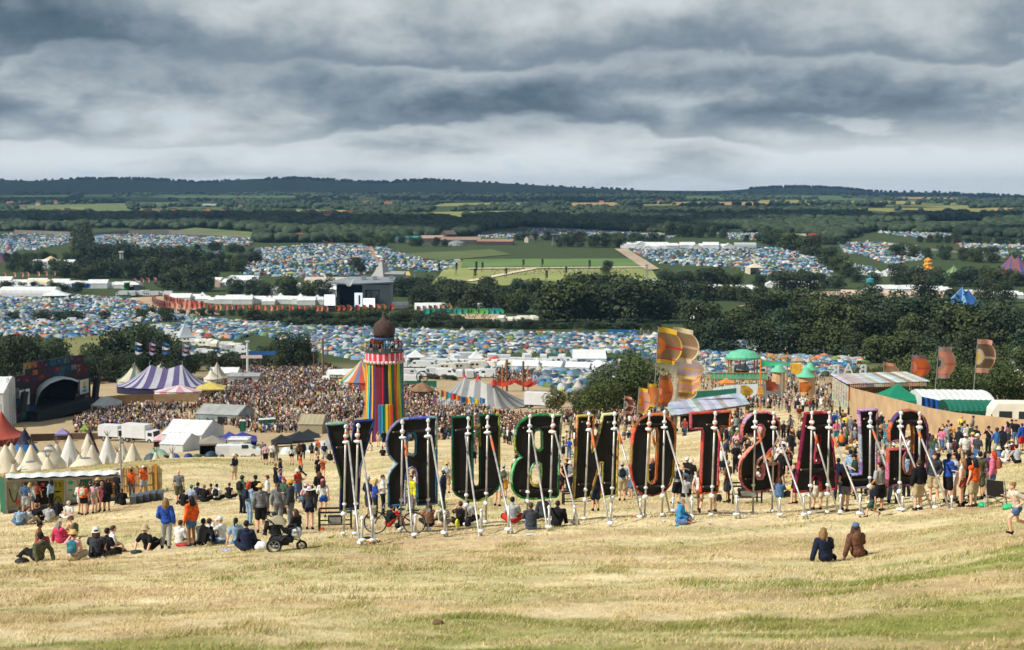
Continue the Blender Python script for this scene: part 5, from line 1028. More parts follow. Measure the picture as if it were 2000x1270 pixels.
for i,x in enumerate((474,511,522,533)):
 r=thing('portable_toilet',['green portable toilet cabin standing alone left of a pair','green portable toilet cabin, left of three','green portable toilet cabin, middle of three','green portable toilet cabin, right of three'][i],'toilet',gp(x,285),.2);m_=MB();m_.box((0,0,1.1),(1.15,1.15,2.2));m_.build('cabin',mat(srgb(30,84,70),.6,.1,1,name='toilet_green'),r);m_=MB();m_.box((0,0,2.3),(1.25,1.25,.2),taper=.7);m_.build('roof',mat(srgb(190,200,196),.6,name='toilet_roof'),r);m_=MB();m_.box((0,-.585,1.1),(.75,.02,1.9));m_.build('door',mat(srgb(40,104,86),.6,name='toilet_door'),r)
for px,Y,w,top,band,l in [(12,212,66,868,None,'cream tipi with poles at the left edge of the row'),(24,224,50,865,None,'cream tipi behind the leftmost one'),(62,206,60,868,None,'cream tipi with a long smoke flap left of the domed yurts'),(137,216,54,850,None,'tall white tipi with plain sides, left of three white ones'),(173,222,50,846,None,'cream tipi with grey top partly behind the white ones'),(181,212,44,868,None,'cream tipi with an open front between the two white ones'),(211,216,46,850,None,'tall white tipi, the right of the white ones'),(260,214,42,865,None,'cream tipi with smoke flaps right of the white ones'),(232,205,24,882,None,'small cream tipi in front of the white one'),(27,198,26,905,None,'small cream tipi low at the left end'),(94,200,44,892,None,'small cream tipi in front of the yurts'),(50,232,70,838,[(24,30,50),(30,40,70),(50,110,170),(170,150,120),(176,156,124)],'blue and tan banded tipi behind the cream ones'),(176,230,44,836,[(50,30,50),(60,36,60),(90,70,90),(196,186,166)],'dark topped tipi rising behind the white ones'),(305,206,26,882,None,'small cream tipi at the edge of the car park'),(336,207,24,884,None,'small open cream tipi by the dark grey dome'),(42,218,46,872,None,'cream tipi squeezed behind the long flapped one'),(112,226,44,866,None,'cream tipi half hidden behind the yurts'),(240,224,40,866,None,'cream tipi between the white one and lorry'),(156,208,36,886,None,'low cream tipi below the tall white one')]:
 tipi(l,px,Y,w,top,CANVAS((222,220,212),'tipi_canvas') if 'white' in l.split(' tipi')[0] else CREAM,random.uniform(-.6,.6),True,band)
for px,Y,w,top,l in [(92,210,74,878,'wide domed cream yurt among the tipis'),(168,203,62,893,'wide cream yurt with a grey crown low in front of the tipis'),(98,222,42,868,'cream yurt with a grey top behind the others'),(60,200,60,900,'low cream yurt at the left end of the tipis')]:
 g=gp(px,Y);R_=w*mpp(Y)/2;h=up(px,top,Y,g);r=thing('yurt',l,'yurt',g);m_=MB();m_.smooth=True;m_.lathe([(R_,-.8),(R_,h*.28),(R_*.72,h*.62),(R_*.34,h*.9)],20);m_.build('cover',CREAM,r);m_=MB();m_.smooth=True;m_.lathe([(R_*.36,h*.88),(R_*.2,h*.97),(.02,h)],16);m_.build('crown_cap',CANVAS((120,124,128)),r)
TIN=vmat('corrugated_tin',.75,.3,.8)
def corr(mb,a,b,c,d,n,cols,rg,amp=.05,nv=6):
 """a,b lower edge left/right, c,d upper edge right/left; n sheets"""
 a,b,c,d=map(Vector,(a,b,c,d));nu=n*8;nn=(b-a).cross(d-a).normalized()
 sc=[tuple(x*rg.uniform(.85,1.1) for x in srgb(*rg.choice(cols))) for _ in range(n)]
 def f(u,v):
  p=(a*(1-u)+b*u)*(1-v)+(d*(1-u)+c*u)*v; return p+nn*(amp*(1 if int(round(u*nu))%2 else-1))
 mb.grid(f,nu,nv,colf=lambda u,v:sc[min(int(u*n),n-1)])
def hut():
 g=gp(1659,160);r=thing('wooden_hut','shingled wooden bar hut on stilts with a rusty corrugated tin roof','hut',g);rg=random.Random(3)
 A,B,C,D=at(1655,750,159),at(1622,731,170),at(1818,745,149),at(1769,726,166);m_=MB();corr(m_,A-g,C-g,D-g,B-g,15,[(166,174,178),(176,182,184),(158,166,170),(168,160,148),(184,188,190),(146,122,102)],rg);m_.build('roof',TIN,r)
 a2,c2=at(1661,757,157.5),at(1811,754,147.5);m_=MB();corr(m_,a2-g,c2-g,at(1809,747,149.6)-g,at(1659,751,159)-g,9,[(120,104,88),(140,110,84),(96,88,80),(150,140,128)],rg);m_.build('lower_roof',TIN,r)
 def wallq(p0,p1,z0,z1a,z1b): return [(p0.x,p0.y,z0),(p1.x,p1.y,z0),(p1.x,p1.y,z1b),(p0.x,p0.y,z1a)]
 w0=at(1625.5,760,169)-g;w1=at(1658,780,160)-g;zb=at(1658,797,160).z-g.z;zt1=at(1658,755,160).z-g.z;zt0=at(1625.5,737,169).z-g.z;zb0=at(1625.5,791,169).z-g.z
 m_=MB();nrow=12;ncl=7
 for i in range(nrow):
  for j in range(ncl):
   f0,f1=j/ncl+.012,(j+1)/ncl-.012;v0,v1=i/nrow,(i+1.12)/nrow
   def q(f,v):p=w0*(1-f)+w1*f;lo=zb0*(1-f)+zb*f;hi=zt0*(1-f)+zt1*f; return Vector((p.x-.10+.05*v,p.y-.10,lo+(hi-lo)*min(v,1)))
   jx=rg.uniform(-.01,.01);c=tuple(x*rg.uniform(.7,1.1) for x in srgb(176,170,156));p=[q(f0+jx,v0),q(f1+jx,v0),q(f1+jx,v1)+Vector((.05,.05,0)),q(f0+jx,v1)+Vector((.05,.05,0))];m_.quad(*p,c)
 m_.build('shingle_wall',vmat('shingles',.9,.2,4),r);m_=MB()
 c1=at(1806,760,149)-g;b1=at(1764,745,165)-g
 for p0,p1,z0a,z1 in ((w0,w1,zb,zt1-.1),(w1,c1,zb,zt1-.4),(w0,b1,zb,zt0-.3),(c1,b1,zb,zt1-.4)):m_.quad((p0.x,p0.y,z0a),(p1.x,p1.y,z0a),(p1.x,p1.y,z1),(p0.x,p0.y,z1))
 m_.build('plank_wall',mat(srgb(176,142,104),.85,.25,1.4,name='ply_wall'),r);m_=MB();m_.box((w1.x+2.4,(w1.y+c1.y)/2-.2,zt1-1.2),(1.3,.3,.9),rz=math.atan2(c1.y-w1.y,c1.x-w1.x));m_.build('hatch',DARK,r)
 m_=MB();m_.bar(w1+Vector((.02,-.14,0)),(w1.x+.02,w1.y-.14,zt1),.22);m_.build('corner_post',mat(srgb(150,104,60),.8,.3,2,name='orange_timber'),r)
 for f in (0,.5,1):p=w0*(1-f)+w1*f;m_=MB();m_.bar((p.x,p.y,-2.2),(p.x,p.y,zb+.1),.2);m_.build('stilt',BLWOOD,r)
 s0=at(1622,797,168)-g
 for i in range(6):m_=MB();m_.box((s0.x-.2-i*.34,s0.y-.8-i*.1,zb0-.1-i*.27),(.36,1.8,.07));m_.build('step',WOODP,r)
 for s in (-.9,.9):m_=MB();m_.bar((s0.x-.1,s0.y-.8+s,zb0+.9),(s0.x-2.3,s0.y-1.4+s,zb0-.75),.08);m_.bar((s0.x-2.2,s0.y-1.4+s,zb0-1.9),(s0.x-2.2,s0.y-1.4+s,zb0-.7),.1);m_.bar((s0.x-.1,s0.y-.8+s,zb0-1),(s0.x-.1,s0.y-.8+s,zb0+.95),.1);m_.build('handrail',WOODP,r)
 for ch,x,y0,y1 in (('R',1632,713,733),('A',1657,711,731),('B',1686,713,733)):
  p0=at(x,y1,170.5)-g;p1=at(x,y0,170.5)-g;s_=(p1.z-p0.z)*1.38;textmesh('sign_letter',ch,s_,.12,mat(srgb(206,212,212),.5,.1,1,name='pale_letter'),r,((p0.x+p1.x)/2,p0.y,(p0.z+p1.z)/2),(PI/2,0,PI),bold=.02)
 return r
hut()
fenceline('tall tan hessian fence curving in front of the tin roofed hut',[(1660,146,757),(1727,129,774),(1815,114,797),(1873,107,807),(2000,99,820),(2120,94,832)],mat(srgb(182,153,118),.9,.2,.7,0,.3,name='tan_hessian'),postm=WOODP,top=.15)
gazebo('bright green pointed gazebo behind the tan hessian fence',1752,135,84,750,777,CANVAS((20,130,96)),wall=CANVAS((190,206,226)),rz=.05)
def longtent(label,px,Y,wpx,ptop,peav,dep,m,round_=True,rz=-.08,cols=None):
 g=gp(px,Y);w=wpx*mpp(Y);h=up(px,ptop,Y,g);e=up(px,peav,Y,g);r=thing('frame_tent',label,'tent',g,rz);m_=MB();m_.smooth=False;n=22
 def f(u,v):a=PI*v; return ((u-.5)*w,-dep/2*math.cos(a),e+(h-e)*(math.sin(a)**(.8 if round_ else 1))+(.05 if int(round(u*n))%2 else 0))
 m_.grid(f,n,8);m_.build('roof',m,r);m_=MB();m_._add([(-w/2,-dep/2,-.3),(w/2,-dep/2,-.3),(w/2,dep/2,-.3),(-w/2,dep/2,-.3),(-w/2,-dep/2,e+.02),(w/2,-dep/2,e+.02),(w/2,dep/2,e+.02),(-w/2,dep/2,e+.02)],[(0,1,5,4),(1,2,6,5),(2,3,7,6),(3,0,4,7)])
 for s in (-1,1):m_._add([(s*w/2,-dep/2*math.cos(PI*k/8),e+(h-e)*math.sin(PI*k/8)) for k in range(9)],[tuple(range(9))])
 m_.build('side_wall',cols or m,r); return r
longtent('white ribbed vaulted marquee behind the green tent',1857,133,136,764,786,7,WHITEC)
longtent('dark green long frame tent behind the tan hessian fence',1898,118,112,783,797,4,mat(srgb(18,96,76),.6,.12,1,name='green_tarp'),False,cols=mat(srgb(12,70,58),.7,.12,1,name='green_tarp_side'))
g=gp(1822,126);r=thing('tarpaulin','crumpled royal blue tarpaulin hung between the green tents','tarpaulin',g);m_=MB();m_.smooth=True;k=mpp(126);h=up(1822,777,126,g);rg=random.Random(2);m_.grid(lambda u,v:((u-.5)*52*k,-.3+.25*math.sin(u*17)*(1-v)+.1*math.sin(u*31+v*5),-.3+(h+.3-(u-.3)*.5)*v),30,8);m_.build('sheet',mat(srgb(30,80,150),.5,.3,1.5,0,.5,name='blue_tarp'),r)
caravan('cream touring caravan beside the dark green tent',2000,112,rz=-.12)
for l,t,b,Y,w,c,dr in [('pink and brown banner flag half hidden behind the tin roof',(1727,706),(1720,790),178,32,((216,150,126),(206,120,70),(176,140,100),(150,120,92),(216,150,126)),40),('orange banner flag with pale ring, rising over the tin roof',(1782,691),(1773,790),168,40,((140,120,130),(196,60,60),(216,140,116),(206,104,46),(226,130,90)),48),('salmon pink banner flag with a navy ring',(1834,676),(1823,775),160,40,((176,152,146),(206,120,70),(170,140,120),(216,144,124),(50,60,80)),62),('brown banner flag with white stripes and yellow sun at the far right',(1910,661),(1898,778),152,42,((222,160,144),(200,180,160),(206,190,160),(120,98,78),(226,180,50)),66)]:flag(l,t,b,Y,w,c,None,dr)
Z4f=(1220,630,6.685)
for l,t,b,Y,w,c,dr in [('tall brown banner flag with an orange half ring and red stripes',(440,50),(358,1075),150,50,((222,180,60),(190,60,50),(230,120,40),(146,116,84),(150,126,100)),70),('tall pale brown banner flag with a cream top',(640,48),(598,1030),158,52,((222,206,170),(216,170,150),(160,134,104),(158,130,98),(190,150,120)),68),('lilac and cream banner flag below the tall brown ones',(690,420),(650,1030),163,54,((226,206,150),(220,170,60),(190,170,176),(180,160,164),(206,190,190)),44),('orange and yellow banner flag in the middle of the cluster',(712,520),(680,1030),168,44,((226,190,70),(226,130,40),(230,140,60),(214,150,134),(226,170,80)),40),('pink banner flag with a yellow top',(705,610),(690,1000),172,44,((226,196,80),(216,150,140),(216,160,150),(220,162,150),(206,140,130)),44),('brown banner flag low in the cluster with an orange tab',(690,760),(655,1030),176,40,((206,196,160),(226,130,50),(150,120,90),(146,116,84),(180,140,100)),34),('rust orange banner flag with a pink ring',(462,680),(390,1090),146,30,((150,96,60),(200,80,50),(190,96,60),(206,110,50),(226,150,120)),62),('yellow topped orange and lilac banner flag',(308,785),(285,1090),142,24,((230,186,60),(180,150,160),(226,130,60),(216,130,70),(190,140,160)),46),('yellow topped pink banner flag with an orange sun',(190,840),(140,1140),140,24,((230,186,60),(150,140,150),(230,130,50),(220,150,130),(236,180,60)),50),('maroon and white banner flag at the left of the cluster',(0,950),(-20,1190),146,20,((216,150,130),(190,150,150),(206,200,196),(110,66,60),(130,90,80)),34)]:
 flag(l,zp(Z4f,t),zp(Z4f,b),Y,w,c,None,dr)
for l,t,b,c in (('small yellow banner flag beyond the shelter',(1447,752),(1446,790),((226,180,60),(206,150,60),(226,190,80),(222,176,70),(230,190,90))),('small rust red banner flag beyond the shelter',(1496,742),(1495,785),((150,70,50),(180,90,60),(150,74,50),(160,80,54),(190,100,70))),('orange banner flag by the green domed kiosk',(1562,745),(1560,790),((216,120,50),(206,110,50),(226,130,60),(220,124,50),(226,140,70)))):flag(l,t,b,235,26,c,None,20)
def shelter():
 Yf=143;g=gp(1380,Yf);r=thing('open_shelter','open timber shelter with a sloping corrugated tin roof','shelter',g);rg=random.Random(8);Q=[at(1313,812,143)-g,at(1466,789,150)-g,at(1447,767,157)-g,at(1294,787,150)-g]
 m_=MB();corr(m_,*Q,14,[(168,176,180),(158,168,174),(174,180,184),(150,156,162),(138,140,144)],rg,.04);m_.build('roof',TIN,r)
 for p in (Q[0]+(Q[2]-Q[0])*.04,Q[1]+(Q[3]-Q[1])*.04,Q[2]+(Q[0]-Q[2])*.05,Q[3]+(Q[1]-Q[3])*.05):gz=hz(p.x+g.x,p.y+g.y)-g.z;m_=MB();m_.bar((p.x,p.y,gz-.2),(p.x,p.y,p.z),.3);m_.build('post',WOODP,r)
 m_=MB();m_.bar(Q[0]+Vector((0,.1,-.12)),Q[1]+Vector((0,.1,-.12)),.16);m_.bar(Q[3]+Vector((0,-.1,-.12)),Q[2]+Vector((0,-.1,-.12)),.16);m_.build('beam',WOODP,r)
 c=(Q[0]+Q[1]+Q[2]+Q[3])/4;a=math.atan2(Q[1].y-Q[0].y,Q[1].x-Q[0].x);gz=hz(c.x+g.x,c.y+g.y)-g.z;m_=MB();m_.box((c.x,c.y-1,gz+.45),(6,.5,.08),rz=a);m_.box((c.x,c.y-1.7,gz+.75),(6,.7,.08),rz=a)
 for s in (-2.4,0,2.4):m_.box((c.x+s*math.cos(a),c.y-1.4+s*math.sin(a),gz+.3),(.15,1.3,.8),rz=a)
 m_.build('bench',BLWOOD,r);m_=MB();m_.box((c.x,c.y+2.6,gz+.9),(7,.12,1.9),rz=a);m_.build('back_wall',BLWOOD,r)
shelter()
MINT=mat(srgb(96,176,140),.6,.16,.6,name='mint_paint');OCHRE=mat(srgb(170,124,60),.8,.25,1,name='ochre_timber')
def platform():
 Y=375;g=gp(1450,Y);k=mpp(Y);r=thing('carousel_platform','raised timber dance platform with a big mint green umbrella roof','platform',g);z0=up(1450,737,Y,g);z1=up(1450,724,Y,g);ze=up(1450,697,Y,g);zt_=up(1450,682,Y,g);W_=112*k;xo=-26*k
 m_=MB();m_.lathe([(34*k,ze-.5),(34.5*k,ze),(24*k,ze+(zt_-ze)*.65),(8*k,zt_-.1),(.1,zt_)],20,sy=.8);m_.build('umbrella_roof',MINT,r);m_=MB();m_.box((xo*.5,0,z0),(W_,9,.3));m_.build('deck',OCHRE,r)
 m_=MB()
 for i in range(14):
  x=xo*.5-W_/2+W_*(i+.5)/14;m_.box((x,-4.5,(z0+z1)/2),(W_/14*.86,.1,z1-z0-.2))
 m_.build('balustrade',MINT,r);m_=MB();m_.box((xo*.5,-4.6,z1),(W_,.2,.16));m_.build('handrail',OCHRE,r)
 for i in range(8):x=xo*.5-W_/2+W_*(i+.5)/8;m_=MB();m_.bar((x,-4.3,-.5),(x,-4.3,z0),.3);m_.build('post',OCHRE,r)
 for i in range(6):a=PI*2*i/6+.3;m_=MB();m_.bar((30*k*math.cos(a),20*k*math.sin(a)*.5,z0),(30*k*math.cos(a),20*k*math.sin(a)*.5,ze),.35);m_.build('column',OCHRE,r)
 m_=MB();m_.box((0,2,z0+1.2),(25*k,4,2.4));m_.build('bar_cabin',DARK,r);m_=MB();m_.box((0,1.2,z0+2.5),(27*k,6,.2),M=Matrix.Rotation(.15,4,'X'));m_.build('cabin_roof',GREYM,r)
platform()
for px,Y,w,tp,ea,bs,l in ((1520,350,32,710,723,748,'mint green bell shaped kiosk roof, left of three'),(1574,335,36,718,733,760,'mint green bell shaped kiosk roof over a tan hut, front one'),(1581,365,28,708,720,742,'mint green bell shaped kiosk roof, rear one')):
 g=gp(px,Y);k=mpp(Y);R_=w*k/2;zt_=up(px,tp,Y,g);ze=up(px,ea,Y,g);r=thing('kiosk',l,'kiosk',g);m_=MB();m_.smooth=True;m_.lathe([(R_*1.05,ze-.3),(R_*.95,ze),(R_*.55,ze+(zt_-ze)*.35),(R_*.42,ze+(zt_-ze)*.75),(R_*.2,zt_-.1),(.02,zt_)],18);m_.build('bell_roof',MINT,r);m_=MB();m_.lathe([(R_*.8,-.3),(R_*.8,ze)],12);m_.build('body',mat(srgb(196,160,120),.85,.2,1,name='tan_wall'),r)
def alley():
 Y=385;A=at(1497,695,Y);B=at(1537,701,Y);g=gp(1517,Y);r=thing('arcade_sign','yellow arcade sign spelled out in letters above a mint green fascia','sign',g,0);k=mpp(Y);z=up(1517,697,Y,g);w=40*k;t=textmesh('lettering','PINBALL ALLEY',1.5,.2,mat(srgb(236,176,60),.5,.1,name='yellow_letter'),r,(0,-.4,z),(PI/2,.12,0),bold=.03);sx=w/max(.1,t.dimensions.x);t.scale=(sx,9.5*k/max(.1,t.dimensions.y),1)
 m_=MB();m_.box((0,0,z-1.7),(w*1.25,.6,.9),M=Matrix.Rotation(.12,4,'Y'));m_.build('fascia',MINT,r)
 for s in (-.5,.5):m_=MB();m_.bar((s*w,0,-.3),(s*w,0,z+1.2),.3);m_.build('post',OCHRE,r)
 m_=MB();m_.box((w*.95,.5,z-3.2),(2.6,2.5,2.6));m_.build('yellow_booth',mat(srgb(226,176,60),.7,.15,1,name='yellow_booth'),r)
alley()
gazebo('tan pointed gazebo beside the yellow booth',1557,395,20,694,704,CANVAS((176,156,130)))
fenceline('white ring wall below the mint platform',[(1392,342,758),(1430,330,752),(1480,326,750),(1524,330,750)],mat(srgb(176,186,186),.7,.12,.5,name='pale_hoarding'));fenceline('dark green low hoarding beside the white ring wall',[(1352,316,765),(1400,314,762),(1438,312,758)],mat(srgb(24,92,74),.7,.15,.5,name='green_hoard'))
gazebo('small orange and yellow fairground canopy in front of the white ring wall',1418,322,26,738,747,CANVAS((226,140,70)))
r=thing('signpost','tall orange pole with a mint green streamer in front of the kiosks','pole',gp(1484,190));h=up(1484,702,190,r.location);m_=MB();m_.tube([(0,0,-.2),(0,0,h)],.09,7);m_.build('pole',mat(srgb(206,120,40),.6,name='orange_pole'),r);m_=MB();m_.smooth=True;m_.grid(lambda u,v:(u*3.6,.2*math.sin(u*5),h-.1-.8*v*(1-u)-.5*math.sin(u*PI)*.5-.35*u),10,3);m_.build('streamer',mat(srgb(60,190,130),.7,name='mint_streamer'),r)
for i in range(3):m_=MB();m_.box((0,-.08,2.6+i*.4),(.9-.1*i,.06,.28));m_.build('finger_board',mat(srgb(216,150,60),.7,name='finger_board'),r)
g=gp(1527,200);r=thing('lamp_post','slim grey lamp post standing beside the orange pole','lamp post',g);m_=MB();m_.tube([(0,0,-.2),(0,0,up(1527,706,200,g))],.08,7);m_.build('pole',GREYM,r);m_=MB();m_.box((0,-.2,up(1527,706,200,g)),(.3,.6,.14));m_.build('lamp_head',GREYM,r)
marquee('large white hipped marquee at the front edge of the camp',1150,515,64,25,14,WHITEC,.45)
gazebo('white pointed marquee peak above the vans, by the ribbon tower',812,500,34,683,696,WHITEC,wall=WHITEC);gazebo('white pointed marquee between two red flags',930,505,28,684,698,WHITEC,wall=WHITEC)
gazebo('red gazebo among the white vans',966,495,26,695,702,CANVAS((206,70,50)));marquee('brown timber cabin among the white vans',845,505,28,10,4,mat(srgb(140,106,76),.8,.2,1,name='cabin_wood'),.8,name='cabin');marquee('purple long tent behind the white vans',990,510,36,12,6,CANVAS((140,110,150)),.5)
def row(kind,pts,n,grp,label,lo=1.0,hi=1.2,cols=None,rz=None):
 """copies of one master along a photo line"""
 first=None
 for i in range(n):
  t=(i+random.uniform(.3,.7))/n;j=min(int(t*(len(pts)-1)),len(pts)-2);f=t*(len(pts)-1)-j;x=pts[j][0]+(pts[j+1][0]-pts[j][0])*f;Y=pts[j][1]+(pts[j+1][1]-pts[j][1])*f+random.uniform(-5,5);g=gp(x,Y);a=rz if rz is not None else random.choice((0,.1,-.2,1.5,3.1,PI/2+.2))+random.uniform(-.15,.15);s=random.uniform(lo,hi)
  if kind not in MASTER:MASTER[kind]=MK[kind](label,x,Y,grp);first=MASTER[kind];c=MASTER[kind];c.rotation_euler=(0,0,a);c.scale=(s,s,s)
  else:c=copy_to(MASTER[kind],g,a,s,label,grp)
MASTER={}
MK={'van': lambda l,x,Y,g:van(l,x,Y,group=g),'lorry': lambda l,x,Y,g:lorry(l,x,Y,group=g),'caravan': lambda l,x,Y,g:caravan(l,x,Y,group=g),'stall': lambda l,x,Y,g:marquee(l,x,Y,8/mpp(Y),3.6/mpp(Y),6,WHITEC,.58,group=g,name='market_tent'),'peak': lambda l,x,Y,g:gaz_m(l,x,Y,g),'beige': lambda l,x,Y,g:marquee(l,x,Y,9/mpp(Y),3.8/mpp(Y),6,CANVAS((206,180,160)),.6,group=g,name='stall_tent')}
def gaz_m(l,x,Y,g):
 gg=gp(x,Y);r=thing('peaked_tent',l,'tent',gg,0,g);m_=MB();w=3.2
 for k in range(4):
  c=[(-w,-w),(w,-w),(w,w),(-w,w)];a,b=c[k],c[(k+1)%4];m_.grid(lambda u,v:((a[0]+(b[0]-a[0])*u)*(1-v),(a[1]+(b[1]-a[1])*u)*(1-v),2.4+2.2*(v**1.6)),3,4)
 m_.build('canopy',WHITEC,r);m_=MB();m_.box((0,0,1.1),(6.2,6.2,2.6));m_.build('side_wall',WHITEC,r); return r
row('van',[(788,492),(1130,500)],22,'vans parked along the front edge of the camp','white van parked in the long row beyond the ribbon tower');row('lorry',[(800,505),(1110,512)],9,'lorries behind the row of vans','white lorry standing behind the long row of vans');row('caravan',[(860,480),(1080,486)],8,'caravans before the row of vans','cream caravan standing before the long row of vans')
row('van',[(378,545),(470,520)],8,'vans in the lorry park','white van parked between the low trees and lorry');row('van',[(330,640),(480,545)],14,'vans by the hedge left of the dark oak','white van parked along the hedge left of the dark oak');row('caravan',[(340,610),(470,560)],7,'caravans by the hedge left of the dark oak','cream caravan along the hedge left of the dark oak');row('van',[(796,458),(960,448)],9,'vans behind the hedge of the grey big top','white van behind the low hedge by the grey big top');row('stall',[(1010,470),(1200,470)],4,'white tents before the front camp','small white market tent beside the camp track')
row('stall',[(-10,1080),(130,1060),(270,1040)],12,'white market tents behind the left camp','white market tent in the row behind the left camp',1.1,1.9,rz=.05);row('peak',[(-10,1000),(140,1010)],5,'peaked tents behind the left camp','white peaked tent above the left camp',1.2,2)
row('lorry',[(230,960),(330,950)],8,'lorries behind the orange flags','white lorry parked behind the orange flags');row('stall',[(345,900),(480,890),(640,880)],13,'white market tents behind the orange flag row','white market tent behind the row of orange flags',1.0,1.7,rz=0.0);row('peak',[(350,905),(630,885)],9,'peaked tents behind the orange flag row','white peaked tent behind the row of orange flags',1,1.5);row('van',[(340,930),(640,905)],16,'vans behind the market tents','white van parked behind the white market tents')
row('stall',[(1300,1010),(1400,1000),(1480,995)],14,'white stalls below the far right camp','white stall roof below the far right camp',1.0,1.7);row('beige',[(1280,1000),(1380,980),(1330,960)],14,'pale pink stalls below the far right camp','pale pink stall roof below the far right camp',.9,1.4);row('van',[(1390,1005),(1480,1000)],10,'vans below the far right camp','white van parked below the far right camp')
row('stall',[(1690,990),(1760,985),(1850,975)],16,'white stalls below the fairground','white stall roof in the row below the fairground tents',1.0,1.8);row('lorry',[(1720,1010),(1850,1000)],8,'lorries below the fairground','white lorry in the row below the fairground tents');row('beige',[(1650,960),(1900,930)],10,'tan stalls below the fairground','tan stall roof along the busy track',.8,1.3);row('stall',[(1880,960),(1990,940)],9,'white stalls right of the blue swirled tent','white stall roof right of the blue swirled tent',1,1.6)
row('van',[(1230,1440),(1310,1430)],12,'vans at the top of the far right camp','white van at the top edge of the far right camp',1.0,1.5);row('stall',[(1215,1460),(1320,1450),(1430,1440)],14,'white tents at the top of the far right camp','white tent at the top edge of the far right camp',1.2,2.0)
row('caravan',[(1320,2300),(1400,2250)],16,'caravans in the far field','white caravan in the far field beyond the perimeter fence',1.3,1.8);row('stall',[(1500,1060),(1600,1030)],8,'white stalls beside the busy track','white stall roof left of the busy track',1,1.8);row('stall',[(1780,720),(1900,740)],4,'white roofs between trees','white roof glimpsed between the dark wood trees',.8,1.1);row('peak',[(1600,650),(1990,620)],5,'peaked tents in the dark wood','white peaked tent glimpsed among the dark wood',.7,1)
row('stall',[(400,1060),(500,1080)],9,'white roofs left of the black stage','white roof among the trees left of the black stage',1.2,2.2);row('peak',[(520,960),(660,950)],7,'peaked roofs left of the black stage','white peaked roof left of the black stage',1.4,2.4);row('caravan',[(970,730),(1080,740)],14,'caravans right of the green flags','white caravan right of the green flag row',1,1.4);row('van',[(60,720),(290,735)],5,'vans between the left tent fields','white van between the left tent fields');row('beige',[(395,1100),(430,1060)],10,'pink stalls by the left wood','pale pink stall beside the left wood',.9,1.5);row('stall',[(740,850),(790,846)],4,'white cabins right of the black stage','low white cabin right of the black stage',.8,1.2)
row('van',[(1640,1290),(1690,1200)],6,'vans by the diagonal belt','white van beside the diagonal tree belt');row('peak',[(1670,1170),(1800,1150)],7,'peaked tents left of the fairground','white peaked tent left of the fairground',1,1.6)
def bigstage():
 Y=830;k=mpp(Y);g=gp(684,Y);r=thing('festival_stage','big black outdoor stage with grey side wing and glowing white screens','stage',g)
 def z(py): return up(684,py,Y,g)
 def x(px): return (px-684)*k
 GR=mat(srgb(128,134,140),.7,.12,.12,name='grey_cladding');m_=MB();zt_=z(556)
 m_.box(((x(662)+x(709))/2,12,zt_/2),(x(709)-x(662),.5,zt_));m_.box((x(661),5,zt_/2),(1.5,14,zt_));m_.box(((x(662)+x(709))/2,5,z(604)/2+.8),(x(709)-x(662),14,2));m_.build('stage_house',DARK,r)
 m_=MB();m_._add([(x(709),-2,0),(x(762),8,0),(x(762),22,0),(x(709),14,0),(x(709),-2,zt_),(x(762),8,z(558)),(x(762),22,zt_),(x(709),14,zt_)],[(0,1,5,4),(1,2,6,5),(2,3,7,6),(3,0,4,7),(4,5,6,7)]);m_.build('side_wing',GR,r)
 m_=MB();m_._add([(x(640),-4,z(553)),(x(699),-4,z(556)),(x(767),7,z(555)),(x(767),24,z(549)),(x(675),24,z(548)),(x(640),-4,z(553)+.8),(x(699),-4,z(556)+.8),(x(767),7,z(555)+.8),(x(767),24,z(549)+.9),(x(675),24,z(548)+.9)],[(0,4,3,2,1),(5,6,7,8,9),(0,1,6,5),(1,2,7,6),(2,3,8,7),(3,4,9,8),(4,0,5,9)]);m_.build('roof',GR,r)
 SCR=emat((.80,.88,.92),.85)
 for a,b,c,d,y in ((635,656,575,596,-3),(692,709,572.5,600,2),(711.5,734,581.5,602,-5)):m_=MB();m_.box(((x(a)+x(b))/2,y,(z(c)+z(d))/2),(x(b)-x(a),.4,z(c)-z(d)));m_.build('screen',SCR,r);m_=MB();m_.box(((x(a)+x(b))/2,y+.5,z(d)/2+(z(c)-z(d))/2),(x(b)-x(a)+.8,.5,z(c)+.8));m_.build('screen_frame',DARK,r)
 for px in (703.5,663,738):m_=MB();m_.box((x(px),-3.5,(z(576)+z(594))/2),(1.0,.9,z(576)-z(594)));m_.build('speaker_array',TYRE,r)
 m_=MB()
 for s in (-1,1):
  for i in range(4):m_.bar((s*.3,-5,z(553)-i*.5),(s*(3.4-i*.5),-5.3,z(547)+1.2-i*.9),.7)
  m_.bar((s*.5,-5,z(555)),(s*1.1,-5,z(557.5)),.8)
 m_.bar((0,-5,z(546)),(0,-5,z(556)),.8);m_.build('winged_emblem',WHITEC,r)
 for px in (707,729,762):m_=MB();m_.box((x(px),12,z(548)+1),(2.6,2,1.7));m_.build('rooftop_unit',GREYM,r)
 m_=MB();m_.bar((x(742),2,z(590)),(x(756),2,z(601)),.5);m_.bar((x(742),2,z(584)),(x(756),2,z(596)),.3)
 for px in (716,726,741):m_.bar((x(px),-1,z(596)),(x(px),-1,z(567)),.6)
 m_.bar((x(714),-1,z(567)),(x(744),-1,z(567)),.7);m_.build('gantry',DARK,r);m_=MB();m_.box((x(690),-7,.7),(x(760)-x(640),3,2.6));m_.build('barrier',DARK,r)
bigstage()
